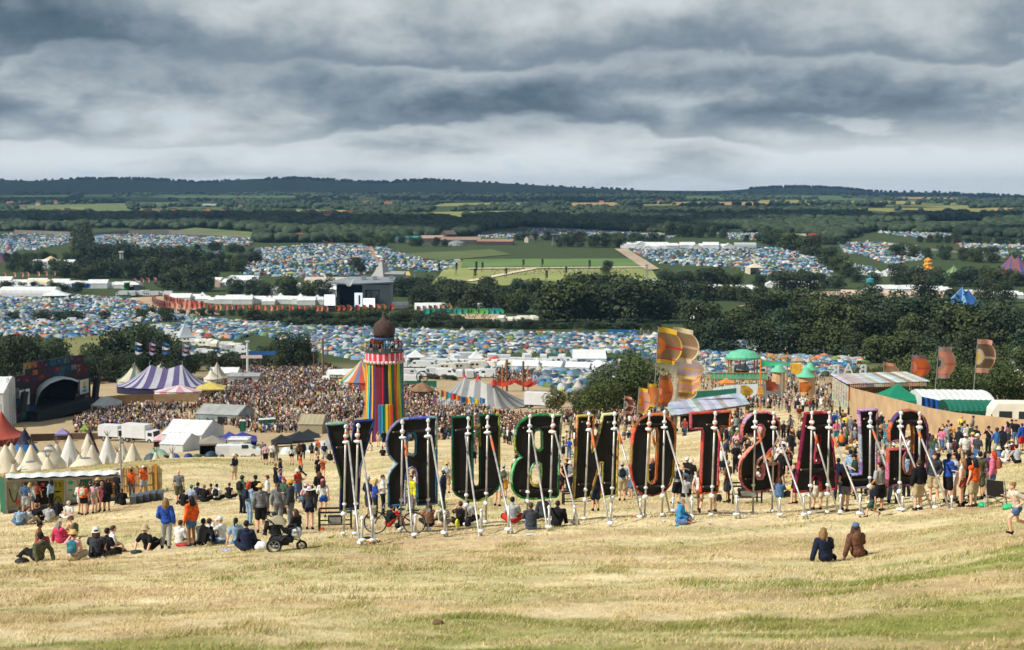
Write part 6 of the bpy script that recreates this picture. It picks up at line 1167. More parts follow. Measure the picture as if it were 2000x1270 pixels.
def pyramid():
 Y=1085;k=mpp(Y);g=gp(745,Y);r=thing('pyramid_tent','large pale grey pyramid stage tent with a square annex','tent',g);C=mat(srgb(150,148,144),.7,.1,.06,name='pyramid_skin')
 def z(py): return up(745,py,Y,g)
 def x(px): return (px-745)*k
 A=(x(744),10,z(511));B=[(x(712),4,-.5),(x(752),-8,-.5),(x(778),12,-.5),(x(735),30,-.5)];B=[(a,b,c+0) for a,b,c in B];m_=MB()
 for i in range(4):m_.tri(B[i],B[(i+1)%4],A)
 m_.build('pyramid',C,r);m_=MB();m_._add([(x(752),-8,-.5),(x(789),-2,-.5),(x(789),20,-.5),(x(752),20,-.5),(x(752),-8,z(534)),(x(789),-2,z(536)),(x(789),20,z(533)),(x(752),20,z(532))],[(0,1,5,4),(1,2,6,5),(2,3,7,6),(3,0,4,7),(4,5,6,7)]);m_.build('annex',C,r)
pyramid()
marquee('yellow tent peeping behind the grey pyramid',788,1140,22,14,12,CANVAS((206,184,120)),.5,rz=.3)
def feather(name,pts,n,cols,hpx,wpx,label,grp,Y):
 proto=[]
 for c in cols:
  m_=MB();m_.smooth=True;W_,H_=3.0,4.4;base=tuple(.8*q for q in srgb(*c))
  m_.grid(lambda u,v:(u*W_*(.7+.3*math.sin(PI*v)),.5*math.sin(u*4),H_*(.35+v)-.3*u),6,8,colf=lambda u,v:base if (u-.1)**2+(v-.5)**2>.08 else tuple(q*.6 for q in base));m_.bar((0,0,0),(0,0,H_*1.4),.12,col=(.3,.3,.3));proto.append(m_.mesh('flag',STRIPE))
 for i in range(n):
  t=(i+random.uniform(.3,.7))/n;j=min(int(t*(len(pts)-1)),len(pts)-2);f=t*(len(pts)-1)-j;x=pts[j][0]+(pts[j+1][0]-pts[j][0])*f;py=pts[j][1]+(pts[j+1][1]-pts[j][1])*f
  o=bpy.data.objects.new(name,random.choice(proto));COL.objects.link(o);p=at(x,py,Y);o.location=(p.x,p.y,max(p.z,hz(p.x,p.y))) if False else gp(x,G(x,py,Y-150,Y+200).y);s=hpx*mpp(Y)/6;o.scale=(s*wpx,s,s);o.rotation_euler=(0,0,random.uniform(-.3,.3));tag(o,label,'flag',grp)
OR=[(220,120,92),(210,104,80),(222,150,132),(216,130,104),(190,84,70),(220,156,124)]
feather('orange_flag',[(296,592),(302,600),(312,604),(330,606),(390,608)],22,OR,17,1.0,'orange flag in the dense curved bank of flags','orange flags in the curved bank',870);feather('orange_flag',[(318,590),(335,598),(360,602),(396,606)],12,OR,17,1.0,'orange flag in the rear of the curved bank','orange flags at the rear of the bank',890);feather('orange_flag',[(400,609),(640,612)],22,OR,15,1.0,'orange flag in the spaced row left of black stage','orange flags left of the black stage',835);feather('orange_flag',[(648,611),(765,608)],9,[(200,100,50),(190,80,60),(210,130,70)],15,1.3,'brown orange flag in front of the black stage','brown orange flags before the black stage',810)
longtent('long white marquee roof behind teal and brown flags',885,840,150,591,606,14,WHITEC,False,0.12);feather('teal_flag',[(822,617),(978,617)],15,[(40,150,140),(30,130,130),(60,160,120),(90,170,90),(40,140,150)],15,1.7,'teal flag in front of the long white marquee','teal flags before the long marquee',800);feather('brown_flag',[(806,612),(940,604)],11,[(186,120,80),(170,90,60),(196,150,90)],14,1.2,'brown flag above the teal flags','brown flags above the teal ones',815);feather('pink_flag',[(0,545),(140,540)],9,[(216,140,130),(226,150,120)],12,1,'pink flag near the yellow striped tent','pink flags near the yellow striped tent',1170);feather('pink_flag',[(255,556),(330,552)],6,[(216,130,130),(226,120,120)],12,1,'pink flag behind the small green stage','pink flags behind the small green stage',1130);feather('blue_flag',[(138,566),(172,566)],6,[(50,90,180),(60,110,200)],13,1.2,'blue flag behind the left camp','blue flags behind the left camp',1030);feather('red_flag',[(1165,568),(1215,572),(1365,586),(1412,586)],5,[(206,60,50),(216,90,100)],14,1.2,'red flag above the middle tree clump','red flags above the middle trees',960)
bigtop('blue tent with pale swirling stripes among dark trees',[(1880,560,860),(1892,566,864)],1842,1916,592,860,10,[(50,96,160),(50,96,160),(120,176,210),(50,96,160)],20,'swirl_tent',p_=1.3)
bigtop('big maroon and blue striped big top at the right edge',[(1976,498,1190),(1989,501,1180)],1934,2040,534,1190,22,[(130,84,90),(130,84,90),(70,80,140)],36,'big_top',p_=1.5,tipcol=(60,90,160));bigtop('purple big top cut by the left edge',[(-4,489,1290)],-44,30,514,1290,18,[(116,80,100),(126,90,110)],20,'big_top',p_=1.5)
bigtop('yellow and white striped round tent in the left trees',[(99,500,1240)],80,117,509,1240,7,[(226,176,70),(222,214,190)],18,'striped_tent',p_=1.1,pole=False);longtent('long white awning below the yellow striped tent',108,1225,84,507,513,8,WHITEC)
bigtop('cream and pink pointed fairground tent',[(1794,517,1180),(1801,519,1178)],1772,1812,533,1180,10,[(216,200,150),(206,150,150)],20,'pointed_tent');bigtop('green pointed fairground tent with a pink flag',[(1863,519,1170)],1840,1886,534,1170,11,[(70,120,90),(150,160,110)],18,'pointed_tent')
g=gp(1812,1185);r=thing('helter_skelter','yellow and orange helter skelter slide tower at the fairground','slide tower',g);h=up(1812,503,1185,g);m_=MB();m_.lathe([(5,0),(2.6,h*.72),(3.2,h*.73),(3.2,h*.84),(.1,h)],14,colf=lambda i,q:srgb(226,170,50) if (q+i)%2 else srgb(206,100,40));m_.build('tower',STRIPE,r);m_=MB();m_.tube([((5.4-2.4*t)*math.cos(t*14),(5.4-2.4*t)*math.sin(t*14),h*.72*t+.5) for t in [i/40 for i in range(41)]],.5,6);m_.build('slide',mat(srgb(226,196,90),.6,name='slide_paint'),r)
g=gp(1699,1010);r=thing('water_tower','turquoise metal lookout tower on legs beside the busy track','tower',g);h=up(1699,536,1010,g);TQ=mat(srgb(50,140,150),.5,.1,1,name='turquoise_paint');m_=MB()
for a in range(4):m_.bar((2.6*math.cos(a*PI/2+.8),2.6*math.sin(a*PI/2+.8),0),(1.6*math.cos(a*PI/2+.8),1.6*math.sin(a*PI/2+.8),h*.55),.4)
m_.build('legs',TQ,r);m_=MB();m_.lathe([(2.8,h*.5),(2.8,h*.72),(.4,h*.8),(.15,h*1.05)],10);m_.build('tank',TQ,r)
g=gp(262,1000);r=thing('small_stage','small grey arched stage with a green painted side tower','stage',g);k=mpp(1000);m_=MB();m_.smooth=False;m_.grid(lambda u,v:((u-.5)*36*k,4-8*v,4+3.6*math.sin(u*PI)**.7),12,3);m_.build('arched_roof',GREYM,r);m_=MB();m_.box((8*k,2,2.4),(18*k,7,4.8));m_.build('side_wall',GREYM,r);m_=MB();m_.box((-14*k,0,3.4),(9*k,3,6.8));m_.build('painted_tower',mat(srgb(60,120,70),.7,.4,.4,name='mural'),r);m_=MB();m_.box((-3*k,0,2),(8*k,4,4));m_.build('opening',DARK,r)
def shed(label,px,Y,wpx,hpx,dep,rc,wc,rz=0,grp=None,name='farm_shed',ef=.6): return marquee(label,px,Y,wpx,hpx,dep,mat(tuple(.8*q for q in srgb(*rc)),.8,.2,.1,name='shed_roof'),ef,rz,grp,mat(tuple(.8*q for q in srgb(*wc)),.8,.2,.1,name='shed_wall'),name)
shed('long low farm shed with an orange brown roof',900,1540,80,13,24,(158,130,112),(90,86,80),-.06);shed('second long farm shed with an orange roof, to the right',968,1520,70,11,20,(166,122,102),(84,80,76),-.06);shed('farm shed with pale brown roof, left end of the group',845,1570,44,13,20,(176,150,130),(96,90,84),-.04);shed('teal roofed barn beside the brown farm sheds',796,1580,52,11,20,(50,136,130),(150,150,146),-.1);shed('tall brown gabled barn behind the farm sheds',876,1620,22,18,16,(110,92,84),(90,80,74),.5)
shed('pale stone farmhouse beside the sheds',1034,1560,14,12,9,(96,90,84),(190,180,160),.5,None,'farmhouse',.6);shed('brick red roofed barn behind the arena field',1130,1600,26,10,12,(186,96,70),(150,90,70),.1);shed('long pale green farm shed beyond the far camp',1540,1640,66,10,16,(170,176,150),(120,110,96),-.04);shed('red farm shed next to the pale green one',1590,1650,22,10,14,(150,60,54),(140,66,56),-.04);shed('grey long barn at the right of the far camp',1640,1660,60,9,16,(120,120,116),(90,86,80),-.04)
longtent('long white round roofed marquee above the far camp',1277,1470,56,473,480,12,WHITEC);longtent('blue and white striped awning at the top of the far camp',1385,1450,34,476,482,8,WHITEC);longtent('white flat hall at the top of the far camp, right one',1455,1460,42,474,480,10,mat(srgb(170,176,176),.7,name='hall_grey'));longtent('low beige marquee roof behind the black stage',640,1010,84,541,549,14,CANVAS((206,190,172)));longtent('low cream marquee behind the left camp',78,1050,46,546,556,10,CANVAS((226,210,176)));longtent('white round roofed marquee left of the orange flags',60,940,110,560,572,12,WHITEC);gazebo('white stretched peak tent in front of left camp',110,930,50,565,576,WHITEC,wall=WHITEC);gazebo('cream low marquee in the middle of the far right camp',1474,1180,30,514,522,CREAM,wall=CREAM);gazebo('white pointed marquee between the dark trees',1364,640,26,594,612,WHITEC,wall=WHITEC);gazebo('grey white stretch tent behind the purple marquee trees',362,560,34,630,658,mat(srgb(170,176,180),.6,name='stretch_grey'),rz=.5,legs=False)
g=gp(892,1500);r=tag((lambda m_:(m_.lathe([(10,0),(8.5,3.2),(4,5.2),(.1,5.8)],16),m_.build('slurry_dome',mat(srgb(120,126,122),.6,name='dome_grey'),None,g))[1])(MB()),'low grey dome on the farm bank','dome')
def mast(label,px,Y,ptop,w,m=GREYM,grp=None):
 g=gp(px,Y);h=up(px,ptop,Y,g);r=thing('lattice_mast',label,'mast',g,0,grp);m_=MB();n=10
 for s in ((-1,-1),(1,-1),(1,1),(-1,1)):m_.bar((s[0]*w,s[1]*w,0),(s[0]*w*.6,s[1]*w*.6,h),.25)
 for i in range(n):z0,z1=h*i/n,h*(i+1)/n;f=1-.4*i/n;m_.bar((-w*f,-w*f,z0),(w*f,-w*f,z1),.16);m_.bar((w*f,-w*f,z0),(-w*f,-w*f,z1),.16)
 m_.build('frame',m,r);m_=MB();m_.box((0,0,h),(w*2.4,w*2,h*.05));m_.build('head',m,r)
mast('tall white lattice mast above the arena field',1084,1500,458,3.4);mast('slim white mast beside the farm sheds',989,1520,465,1.2);mast('grey lattice mast in the left wood',238,1180,492,1.6,WHITEC);mast('slim mast right of the grey pyramid',811,1090,530,1.0);mast('slim mast at the right end of the arena field',1263,1080,518,1.0);mast('dark lattice pylon beyond the far right camp',1566,1900,440,3,DARK)
for x,py,yb in ((929,510,545),(926,524,552),(941,513,533),(890,512,540),(1021,507,527),(1058,508,526),(987,527,545),(1066,527,556),(1104,521,543),(1150,507,534),(856,514,540)):
 g=G(x,yb,900);Y=g.y;h=max(9,up(x,py,Y,g));r=thing('speaker_tower','black speaker delay tower standing on the arena field','speaker tower',g,0,'speaker towers on the arena field');m_=MB();m_.bar((-.6,0,0),(0,0,h),.3);m_.bar((1.2,0,0),(0,0,h),.3);m_.bar((-.4,0,h*.5),(.8,0,h*.5),.2);m_.build('mast',DARK,r);m_=MB();m_.box((.9,-.4,h*.72),(1.3,1.2,h*.5));m_.build('speaker_array',TYRE,r)
tree(1186,1060,13,13,'solitary light green tree on the arena field',None,CROWN_LIGHT)
clump([(745,28,34),(720,22,30)],1480,'sunlit light green tree beyond the pyramid camp','sunlit trees beyond the pyramid camp',CROWN_LIGHT)
PALEF=mat(srgb(120,116,106),.8,.08,.05,name='perimeter_panel')
for l,pts in (('pale metal perimeter fence at the far left',[(28,1760,449),(90,1740,451),(152,1700,454)]),('long pale perimeter fence behind the left camp',[(178,1700,455),(250,1760,450),(330,1760,449),(420,1720,456),(496,1660,461)]),('pale perimeter fence left of the notch, above the farm',[(930,1760,454),(1008,1770,451)]),('long pale perimeter fence above the middle camp',[(1012,1900,443),(1100,1900,446),(1200,1860,450),(1330,1820,455)]),('pale perimeter fence curving down on the right',[(1398,1820,453),(1490,1840,453),(1540,1760,459),(1576,1640,466)]),('pale perimeter fence above the right camp',[(1640,1560,472),(1720,1560,472),(1790,1480,480)]),('pale perimeter fence winding towards the right big top',[(1815,1420,485),(1860,1400,489),(1910,1340,499),(1952,1270,512)])):fenceline(l,pts,PALEF,.3)
hp=[]
for rc,wc_ in (((150,92,74),(196,180,156)),((120,100,92),(170,160,146)),((170,104,80),(206,196,180))):
 m1=MB();m1._add([(-6.4,-4.3,4.6),(6.4,-4.3,4.6),(6.4,4.3,4.6),(-6.4,4.3,4.6),(-6.4,0,8.4),(6.4,0,8.4)],[(0,1,5,4),(2,3,4,5)]);m1.box((4.2,0,8.4),(1,1,2))
 m2=MB();m2._add([(-6,-4,-1),(6,-4,-1),(6,4,-1),(-6,4,-1),(-6,-4,4.6),(6,-4,4.6),(6,4,4.6),(-6,4,4.6),(-6,0,8.3),(6,0,8.3)],[(0,1,5,4),(1,2,6,9,5),(2,3,7,6),(3,0,4,8,7)])
 hp.append((m1.mesh('roof',mat(tuple(.75*q for q in srgb(*rc)),.85,.2,.3,name='roof_tile')),m2.mesh('wall',mat(tuple(.75*q for q in srgb(*wc_)),.85,.2,.3,name='house_wall'))))
for i,(x,py) in enumerate([(20,402),(45,408),(75,402),(108,398),(125,425),(150,420),(185,425),(205,424),(275,422),(290,424),(305,420),(340,421),(362,424),(376,420),(395,424),(405,421),(420,424),(432,420),(442,424),(470,408),(465,390),(600,424),(620,421),(640,425),(685,423),(715,400),(758,403),(510,437),(530,440),(880,391),(1150,407),(1290,398),(1175,398),(590,470)]):
 g=G(x,py,1500);s=random.uniform(1.0,1.5);r=thing('village_house','distant village house with tiled roof beyond the camps','house',g,random.uniform(-.5,.5),'village houses');r.scale=(s,s,s)
 for nm,me_ in zip(('roof','wall'),hp[i%3]):o=bpy.data.objects.new(nm,me_);COL.objects.link(o);o.parent=r
board('barn_roof','long white barn roof among far fields',409,3600,398,401.5,26,WHITEC,0,False,8)
def remesh(mb,vox,smooth=2,mats=None,name='body'):
 me=mb.mesh(name,[]);o=bpy.data.objects.new('t',me);COL.objects.link(o);md=o.modifiers.new('r','REMESH');md.mode='VOXEL';md.voxel_size=vox
 if smooth:sm=o.modifiers.new('s','SMOOTH');sm.iterations=smooth;sm.factor=.5
 r=bpy.data.meshes.new_from_object(o.evaluated_get(bpy.context.evaluated_depsgraph_get()));bpy.data.objects.remove(o);bpy.data.meshes.remove(me);r.name=name
 r.polygons.foreach_set('use_smooth',[True]*len(r.polygons));r.materials.clear();r.materials.append(mats); return r
def limb(mb,pts,rs,n=10):
 pts=[Vector(p) for p in pts];mb.tube(pts,list(rs),n)
 for p,r in zip(pts,rs):mb.ell(p,(r,r,r),n,6)
V3=Vector
def mk(pel=(0,0,.93),ch=(0,0,1.27),nk=(0,.0,1.47),hd=(0,.02,1.62),el=((-.24,-.03,1.13),(.24,-.03,1.13)),wr=((-.25,.06,.88),(.25,.06,.88)),kn=((-.10,.03,.49),(.10,.03,.49)),an=((-.11,0,.08),(.11,0,.08)),yaw=0,sit=False,ft=None):
 return dict(pel=V3(pel),ch=V3(ch),nk=V3(nk),hd=V3(hd),el=[V3(p) for p in el],wr=[V3(p) for p in wr],kn=[V3(p) for p in kn],an=[V3(p) for p in an],yaw=yaw,sit=sit)
SITC=dict(pel=(0,0,.12),ch=(0,.03,.44),nk=(0,.06,.64),hd=(0,.10,.79),sit=True)
POSE={'stand':mk(),'stand2':mk(pel=(.03,0,.92),kn=((-.10,.08,.50),(.11,.0,.49)),an=((-.16,.08,.08),(.10,-.02,.08)),el=((-.25,-.02,1.13),(.26,-.05,1.15)),wr=((-.16,.18,1.0),(.27,.02,.90)),yaw=.3),'cup':mk(el=((-.25,0,1.14),(.24,.02,1.13)),wr=((-.24,.05,.88),(.12,.27,1.22)),yaw=-.3),'phone':mk(hd=(0,.05,1.60),el=((-.22,.06,1.13),(.22,.06,1.13)),wr=((-.06,.30,1.24),(.07,.28,1.22))),'crossed':mk(el=((-.25,.05,1.15),(.25,.05,1.15)),wr=((.10,.20,1.2),(-.10,.22,1.16)),yaw=-.25),'raise':mk(hd=(0,.03,1.62),el=((-.26,.10,1.28),(.28,.12,1.30)),wr=((-.10,.24,1.52),(.12,.22,1.54))),'walk':mk(pel=(0,0,.91),ch=(0,.04,1.26),nk=(0,.05,1.46),hd=(0,.08,1.60),el=((-.24,-.12,1.14),(.24,.08,1.14)),wr=((-.25,-.14,.90),(.22,.28,1.0)),kn=((-.09,.22,.51),(.09,.0,.47)),an=((-.10,.30,.09),(.09,-.36,.17))),'run':mk(pel=(0,0,.92),ch=(0,.10,1.25),nk=(0,.15,1.44),hd=(0,.20,1.57),el=((-.25,-.16,1.2),(.25,.16,1.16)),wr=((-.22,.02,1.06),(.16,.36,1.26)),kn=((-.09,.30,.62),(.09,-.06,.50)),an=((-.10,.24,.20),(.09,-.45,.36))),'sitx':mk(**SITC,el=((-.25,.08,.36),(.25,.08,.36)),wr=((-.12,.30,.27),(.12,.30,.27)),kn=((-.34,.30,.20),(.34,.30,.20)),an=((.08,.42,.08),(-.08,.36,.08))),'sitk':mk(pel=(0,0,.12),ch=(0,.06,.43),nk=(0,.12,.62),hd=(0,.17,.77),sit=True,el=((-.25,.22,.38),(.25,.22,.38)),wr=((-.06,.44,.40),(.06,.42,.38)),kn=((-.13,.42,.50),(.13,.42,.50)),an=((-.12,.58,.08),(.12,.60,.08)),yaw=.2),'sitb':mk(pel=(0,0,.12),ch=(0,-.13,.42),nk=(0,-.18,.60),hd=(0,-.15,.76),sit=True,el=((-.27,-.28,.33),(.27,-.28,.33)),wr=((-.25,-.42,.06),(.25,-.42,.06)),kn=((-.12,.42,.30),(.13,.44,.26)),an=((-.12,.80,.08),(.14,.82,.08)),yaw=-.4),'sits':mk(pel=(0,0,.12),ch=(-.05,.02,.44),nk=(-.06,.04,.63),hd=(-.05,.07,.78),sit=True,el=((-.32,-.02,.34),(.22,.16,.36)),wr=((-.38,.02,.06),(.10,.36,.34)),kn=((.02,.38,.14),(.22,.36,.34)),an=((.34,.22,.07),(.16,.55,.08)),yaw=-.5),'situp':mk(**SITC,el=((-.27,.16,.50),(.25,.08,.36)),wr=((-.10,.30,.72),(.12,.30,.27)),kn=((-.34,.30,.20),(.34,.30,.20)),an=((.08,.42,.08),(-.08,.36,.08)),yaw=.5),}
HIP=.095;SH=.175
def frame(J):
 up_=(J['nk']-J['ch']).normalized();s=V3((1,0,0)); return up_,s
def body_prims(mb,J,inf=0.0,parts='thalf',arm=2.0,leg=2.0,skirt=None):
 """h head, t torso, a arms, l legs, f hands and feet"""
 pel,ch,nk=J['pel'],J['ch'],J['nk'];sp=(nk-pel).normalized();q=sp.to_track_quat('Z','Y').to_matrix();q2=(nk-ch).normalized().to_track_quat('Z','Y').to_matrix()
 sx=V3((1,0,0));sh=[nk-(nk-ch).normalized()*.075+sx*SH*s for s in (-1,1)];hip=[pel+sx*HIP*s-(sp*.02 if not J['sit'] else V3((0,0,0))) for s in (-1,1)]
 if 't' in parts:
  mid=(pel+ch)/2;
  for c,r in ((ch+(nk-ch)*.22,(.165,.105,.15)),(ch-(ch-mid)*.2,(.155,.105,.15)),(mid,(.14,.10,.15)),(pel+sp*.04,(.165,.115,.12))):mb.ell(c,tuple(x+inf for x in r),14,9,M=Matrix(((1,0,0),(0,1,0),(0,0,1)))@q2)
  limb(mb,sh,(.062+inf,.062+inf));limb(mb,[nk-(nk-ch)*.3,nk],(.075+inf,.052+inf))
 if 'h' in parts:
  hd=J['hd'];limb(mb,[nk-V3((0,0,.02)),hd-V3((0,.01,.06))],(.052,.050));M=Matrix.Rotation(J['yaw'],3,'Z')
  mb.ell(hd+M@V3((0,-.012,.02)),(.076,.094,.098),14,10);mb.ell(hd+M@V3((0,.022,-.035)),(.058,.066,.078),12,8,M=M);mb.ell(hd+M@V3((0,.092,-.012)),(.015,.022,.026),8,6,M=M)
  for s in (-1,1):mb.ell(hd+M@V3((s*.078,-.005,-.008)),(.012,.02,.032),8,6,M=M)
 if 'a' in parts:
  for i in (0,1):
   e,w=J['el'][i],J['wr'][i]
   if arm<=1:limb(mb,[sh[i],sh[i]+(e-sh[i])*arm],(.058+inf,.054+inf+(.006 if inf else 0)))
   else:limb(mb,[sh[i],e,e+(w-e)*(arm-1)],(.056+inf,.044+inf,.031+inf))
   if 'f' in parts:
    d=(w-e).normalized();pz=V3((0,0,1)) if abs(d.z)<.8 else V3((0,1,0));side=d.cross(pz).normalized();nrm=side.cross(d).normalized();c=w+d*.05
    mb.ell(c,(.04,.04,.022),10,6,M=Matrix((d,side,nrm)).transposed())
    for k in range(4):b=c+d*.032+side*(k-1.5)*.019;L_=(.058,.07,.066,.05)[k];limb(mb,[b,b+d*L_*.55-nrm*.008,b+d*L_*.85-nrm*.028],(.0105,.0098,.009),6)
    tb=c-d*.012+side*.034;limb(mb,[tb,tb+side*.022+d*.02,tb+side*.026+d*.046-nrm*.012],(.012,.011,.0095),6)
 if 'l' in parts:
  for i in (0,1):
   k,a=J['kn'][i],J['an'][i]
   if leg<=1:limb(mb,[hip[i],hip[i]+(k-hip[i])*leg],(.092+inf,.080+inf+(.012 if inf else 0)))
   else:limb(mb,[hip[i],k,k+(a-k)*.3,k+(a-k)*(leg-1)],(.088+inf,.060+inf,.058+inf,(.040 if leg>=1.95 else .046)+inf))
  if inf:mb.ell(pel+sp*.01,(.165+inf,.12+inf,.13),14,9)
 if 'f' in parts:
  for i in (0,1):mb.ell(J['an'][i]+foot(J,i)[0]*.05-V3((0,0,.03)),(.042,.11,.042),10,6,M=foot(J,i)[1])
def foot(J,i):
 d=J['an'][i]-J['kn'][i];f=V3((J['an'][i].x*.6,1,0)).normalized()
 if J['sit'] and abs(J['an'][i].x)<.1 and abs(J['kn'][i].x)>.3:f=V3((-math.copysign(1,J['kn'][i].x),.3,0)).normalized()
 if not J['sit'] and J['an'][i].z>.12:f=V3((0,.6,-.75)).normalized() if J['an'][i].y<0 else V3((0,.9,.3)).normalized()
 return f,f.to_track_quat('Y','Z').to_matrix()
def skinmat():
 m,nt,b=_nt('skin');b.inputs['Roughness'].default_value=.6;oi=N(nt,'ShaderNodeObjectInfo');at_=N(nt,'ShaderNodeAttribute',attribute_name='Col');mx=N(nt,'ShaderNodeMix',data_type='RGBA',blend_type='MULTIPLY');mx.inputs['Factor'].default_value=1;nt.links.new(oi.outputs['Color'],mx.inputs['A']);nt.links.new(at_.outputs['Color'],mx.inputs['B']);nt.links.new(mx.outputs['Result'],b.inputs['Base Color']); return m
SKM=skinmat();CLM=omat('cloth',.9,.42,9,.7);HRM=omat('hair',.6,.4,22,.4);SHM=omat('shoe',.7,.2,8)
def patmat(name,c2,scale,kind='noise'):
 m,nt,b=_nt(name);b.inputs['Roughness'].default_value=.9;oi=N(nt,'ShaderNodeObjectInfo');tc_=N(nt,'ShaderNodeTexCoord')
 if kind=='noise':t=N(nt,'ShaderNodeTexVoronoi');t.inputs['Scale'].default_value=scale;o=t.outputs['Distance'];lo,hi=.34,.28
 else:t=N(nt,'ShaderNodeTexWave',bands_direction='Z');t.inputs['Scale'].default_value=scale;t.inputs['Distortion'].default_value=1.0;o=t.outputs['Fac'];lo,hi=.5,.55
 nt.links.new(tc_.outputs['Object'],t.inputs['Vector']);mr=N(nt,'ShaderNodeMapRange');mr.inputs[1].default_value=lo;mr.inputs[2].default_value=hi;nt.links.new(o,mr.inputs[0]);mx=N(nt,'ShaderNodeMix',data_type='RGBA');nt.links.new(mr.outputs[0],mx.inputs['Factor']);nt.links.new(oi.outputs['Color'],mx.inputs['A']);mx.inputs['B'].default_value=(*c2,1);nt.links.new(mx.outputs['Result'],b.inputs['Base Color']); return m
PATS={'spots':patmat('spotted_print',srgb(40,36,40),22),'flower':patmat('floral_print',srgb(220,120,70),12),'stripe':patmat('striped_print',srgb(40,42,46),14,'wave'),'check':patmat('check_print',srgb(60,50,46),26,'wave'),'camo':patmat('camouflage_print',srgb(60,66,52),9)}
_cache={}
def body_mesh(p):
 if ('b',p) in _cache: return _cache['b',p]
 J=POSE[p];mb=MB();body_prims(mb,J);me=remesh(mb,.0115,2,SKM,'person');n=len(me.vertices);co=np.empty(n*3,np.float32);me.vertices.foreach_get('co',co);co=co.reshape(-1,3)
 h=np.array(J['hd']);c,s=math.cos(-J['yaw']),math.sin(-J['yaw']);d=co-h;lx=d[:,0]*c-d[:,1]*s;ly=d[:,0]*s+d[:,1]*c;lz=d[:,2];col=np.ones((n,4),np.float32)
 eye=(np.abs(np.abs(lx)-.031)<.013)&(np.abs(lz-.012)<.009)&(ly>.05);col[eye,:3]=.08;brow=(np.abs(np.abs(lx)-.032)<.02)&(np.abs(lz-.034)<.006)&(ly>.05);col[brow,:3]=.35
 lip=(np.abs(lx)<.024)&(np.abs(lz+.058)<.008)&(ly>.05);col[lip,:3]=(.75,.42,.40);a=me.attributes.new('Col','FLOAT_COLOR','POINT');a.data.foreach_set('color',col.ravel());_cache['b',p]=me; return me
def cloth_mesh(p,g):
 if (g,p) in _cache: return _cache[g,p]
 J=POSE[p];mb=MB();nm={'tee':'shirt','long':'jumper','tank':'vest_top','jacket':'jacket','trousers':'trousers','shorts':'shorts','skirt':'skirt','maxi':'skirt','dress':'dress','vest':'safety_vest','short2':'shorts'}[g]
 if g in ('tee','long','tank','jacket','vest','dress'):
  body_prims(mb,J,{'tee':.020,'long':.026,'tank':.012,'jacket':.036,'vest':.040,'dress':.018}[g],'ta' if g in ('tee','long','jacket') else 't',{'tee':.72,'long':1.92,'jacket':1.9}.get(g,1))
  if g=='jacket' or g=='long':mb.ell(J['nk']-V3((0,.06,.0)),(.10,.07,.06),10,6)
  if g=='dress' and not J['sit']:pel=J['pel'];mb.lathe([(.05,.12),(.15,.12),(.20,-.05),(.25,-.34),(.02,-.34)],16,pel,sy=.8)
 elif g=='trousers':body_prims(mb,J,.020,'l',leg=1.93)
 elif g=='shorts':body_prims(mb,J,.026,'l',leg=.85)
 elif g=='short2':body_prims(mb,J,.018,'l',leg=.45)
 else:
  pel=J['pel'];body_prims(mb,J,.014,'l',leg=.3)
  if not J['sit']:mb.lathe([(.05,.12),(.15,.12),(.19,-.03)]+([(.24,-.40),(.02,-.40)] if g=='skirt' else [(.22,-.35),(.28,-.78),(.02,-.78)]),16,pel,sy=.85)
  else:body_prims(mb,J,.05,'l',leg=.9)
 me=remesh(mb,.015,2,CLM,nm);_cache[g,p]=me; return me
def hair_mesh(k):
 if ('hr',k) in _cache: return _cache['hr',k]
 mb=MB();rg=random.Random(k)
 def cap(r=(.086,.104,.104),c=(0,-.02,.028)):
  t=MB();t.ell(c,r,20,14);t.v=[(x,(y if not (y>.02 and z<.05) else y*.25),z if z>-.06 else-.06) for x,y,z in t.v];mb._add(t.v,t.f)
 if k=='short':cap()
 elif k=='long':
  cap((.09,.106,.106));limb(mb,[(0,-.07,.02),(0,-.095,-.12),(0,-.09,-.32)],(.085,.085,.05))
  for i in range(7):x=-.09+.03*i;limb(mb,[(x,-.06,0),(x*1.15,-.09-.02*rg.random(),-.18),(x*1.05,-.09,-.34-.06*rg.random())],(.03,.028,.015),6)
 elif k=='dreads':
  cap((.09,.106,.106))
  for i in range(17):x=-.10+.0125*i;limb(mb,[(x,-.05,.03),(x*1.4,-.11-.03*rg.random(),-.16),(x*1.5+.02*rg.random(),-.11,-.46-.14*rg.random())],(.02,.016,.012),6)
 elif k=='tail':cap();limb(mb,[(0,-.10,.04),(0,-.15,-.02),(.01,-.14,-.20)],(.03,.035,.015),8)
 elif k=='bun':cap();mb.ell((0,-.10,.09),(.045,.045,.045),10,8)
 elif k=='afro':
  for i in range(46):a,b=rg.uniform(0,6.3),rg.uniform(-.25,1.5);r=.10;mb.ell((r*math.cos(a)*math.cos(b),-.035+r*math.sin(a)*math.cos(b),.04+r*math.sin(b)),(.045,.045,.045),7,5)
 elif k=='wig':
  cap((.10,.11,.12));limb(mb,[(0,-.07,.02),(0,-.09,-.16)],(.09,.07))
  for s in (-1,1):mb.lathe([(.035,.0),(.02,.05),(.003,.09)],8,(s*.05,-.01,.12))
 me=remesh(mb,.013,1,HRM,'hair');_cache['hr',k]=me; return me
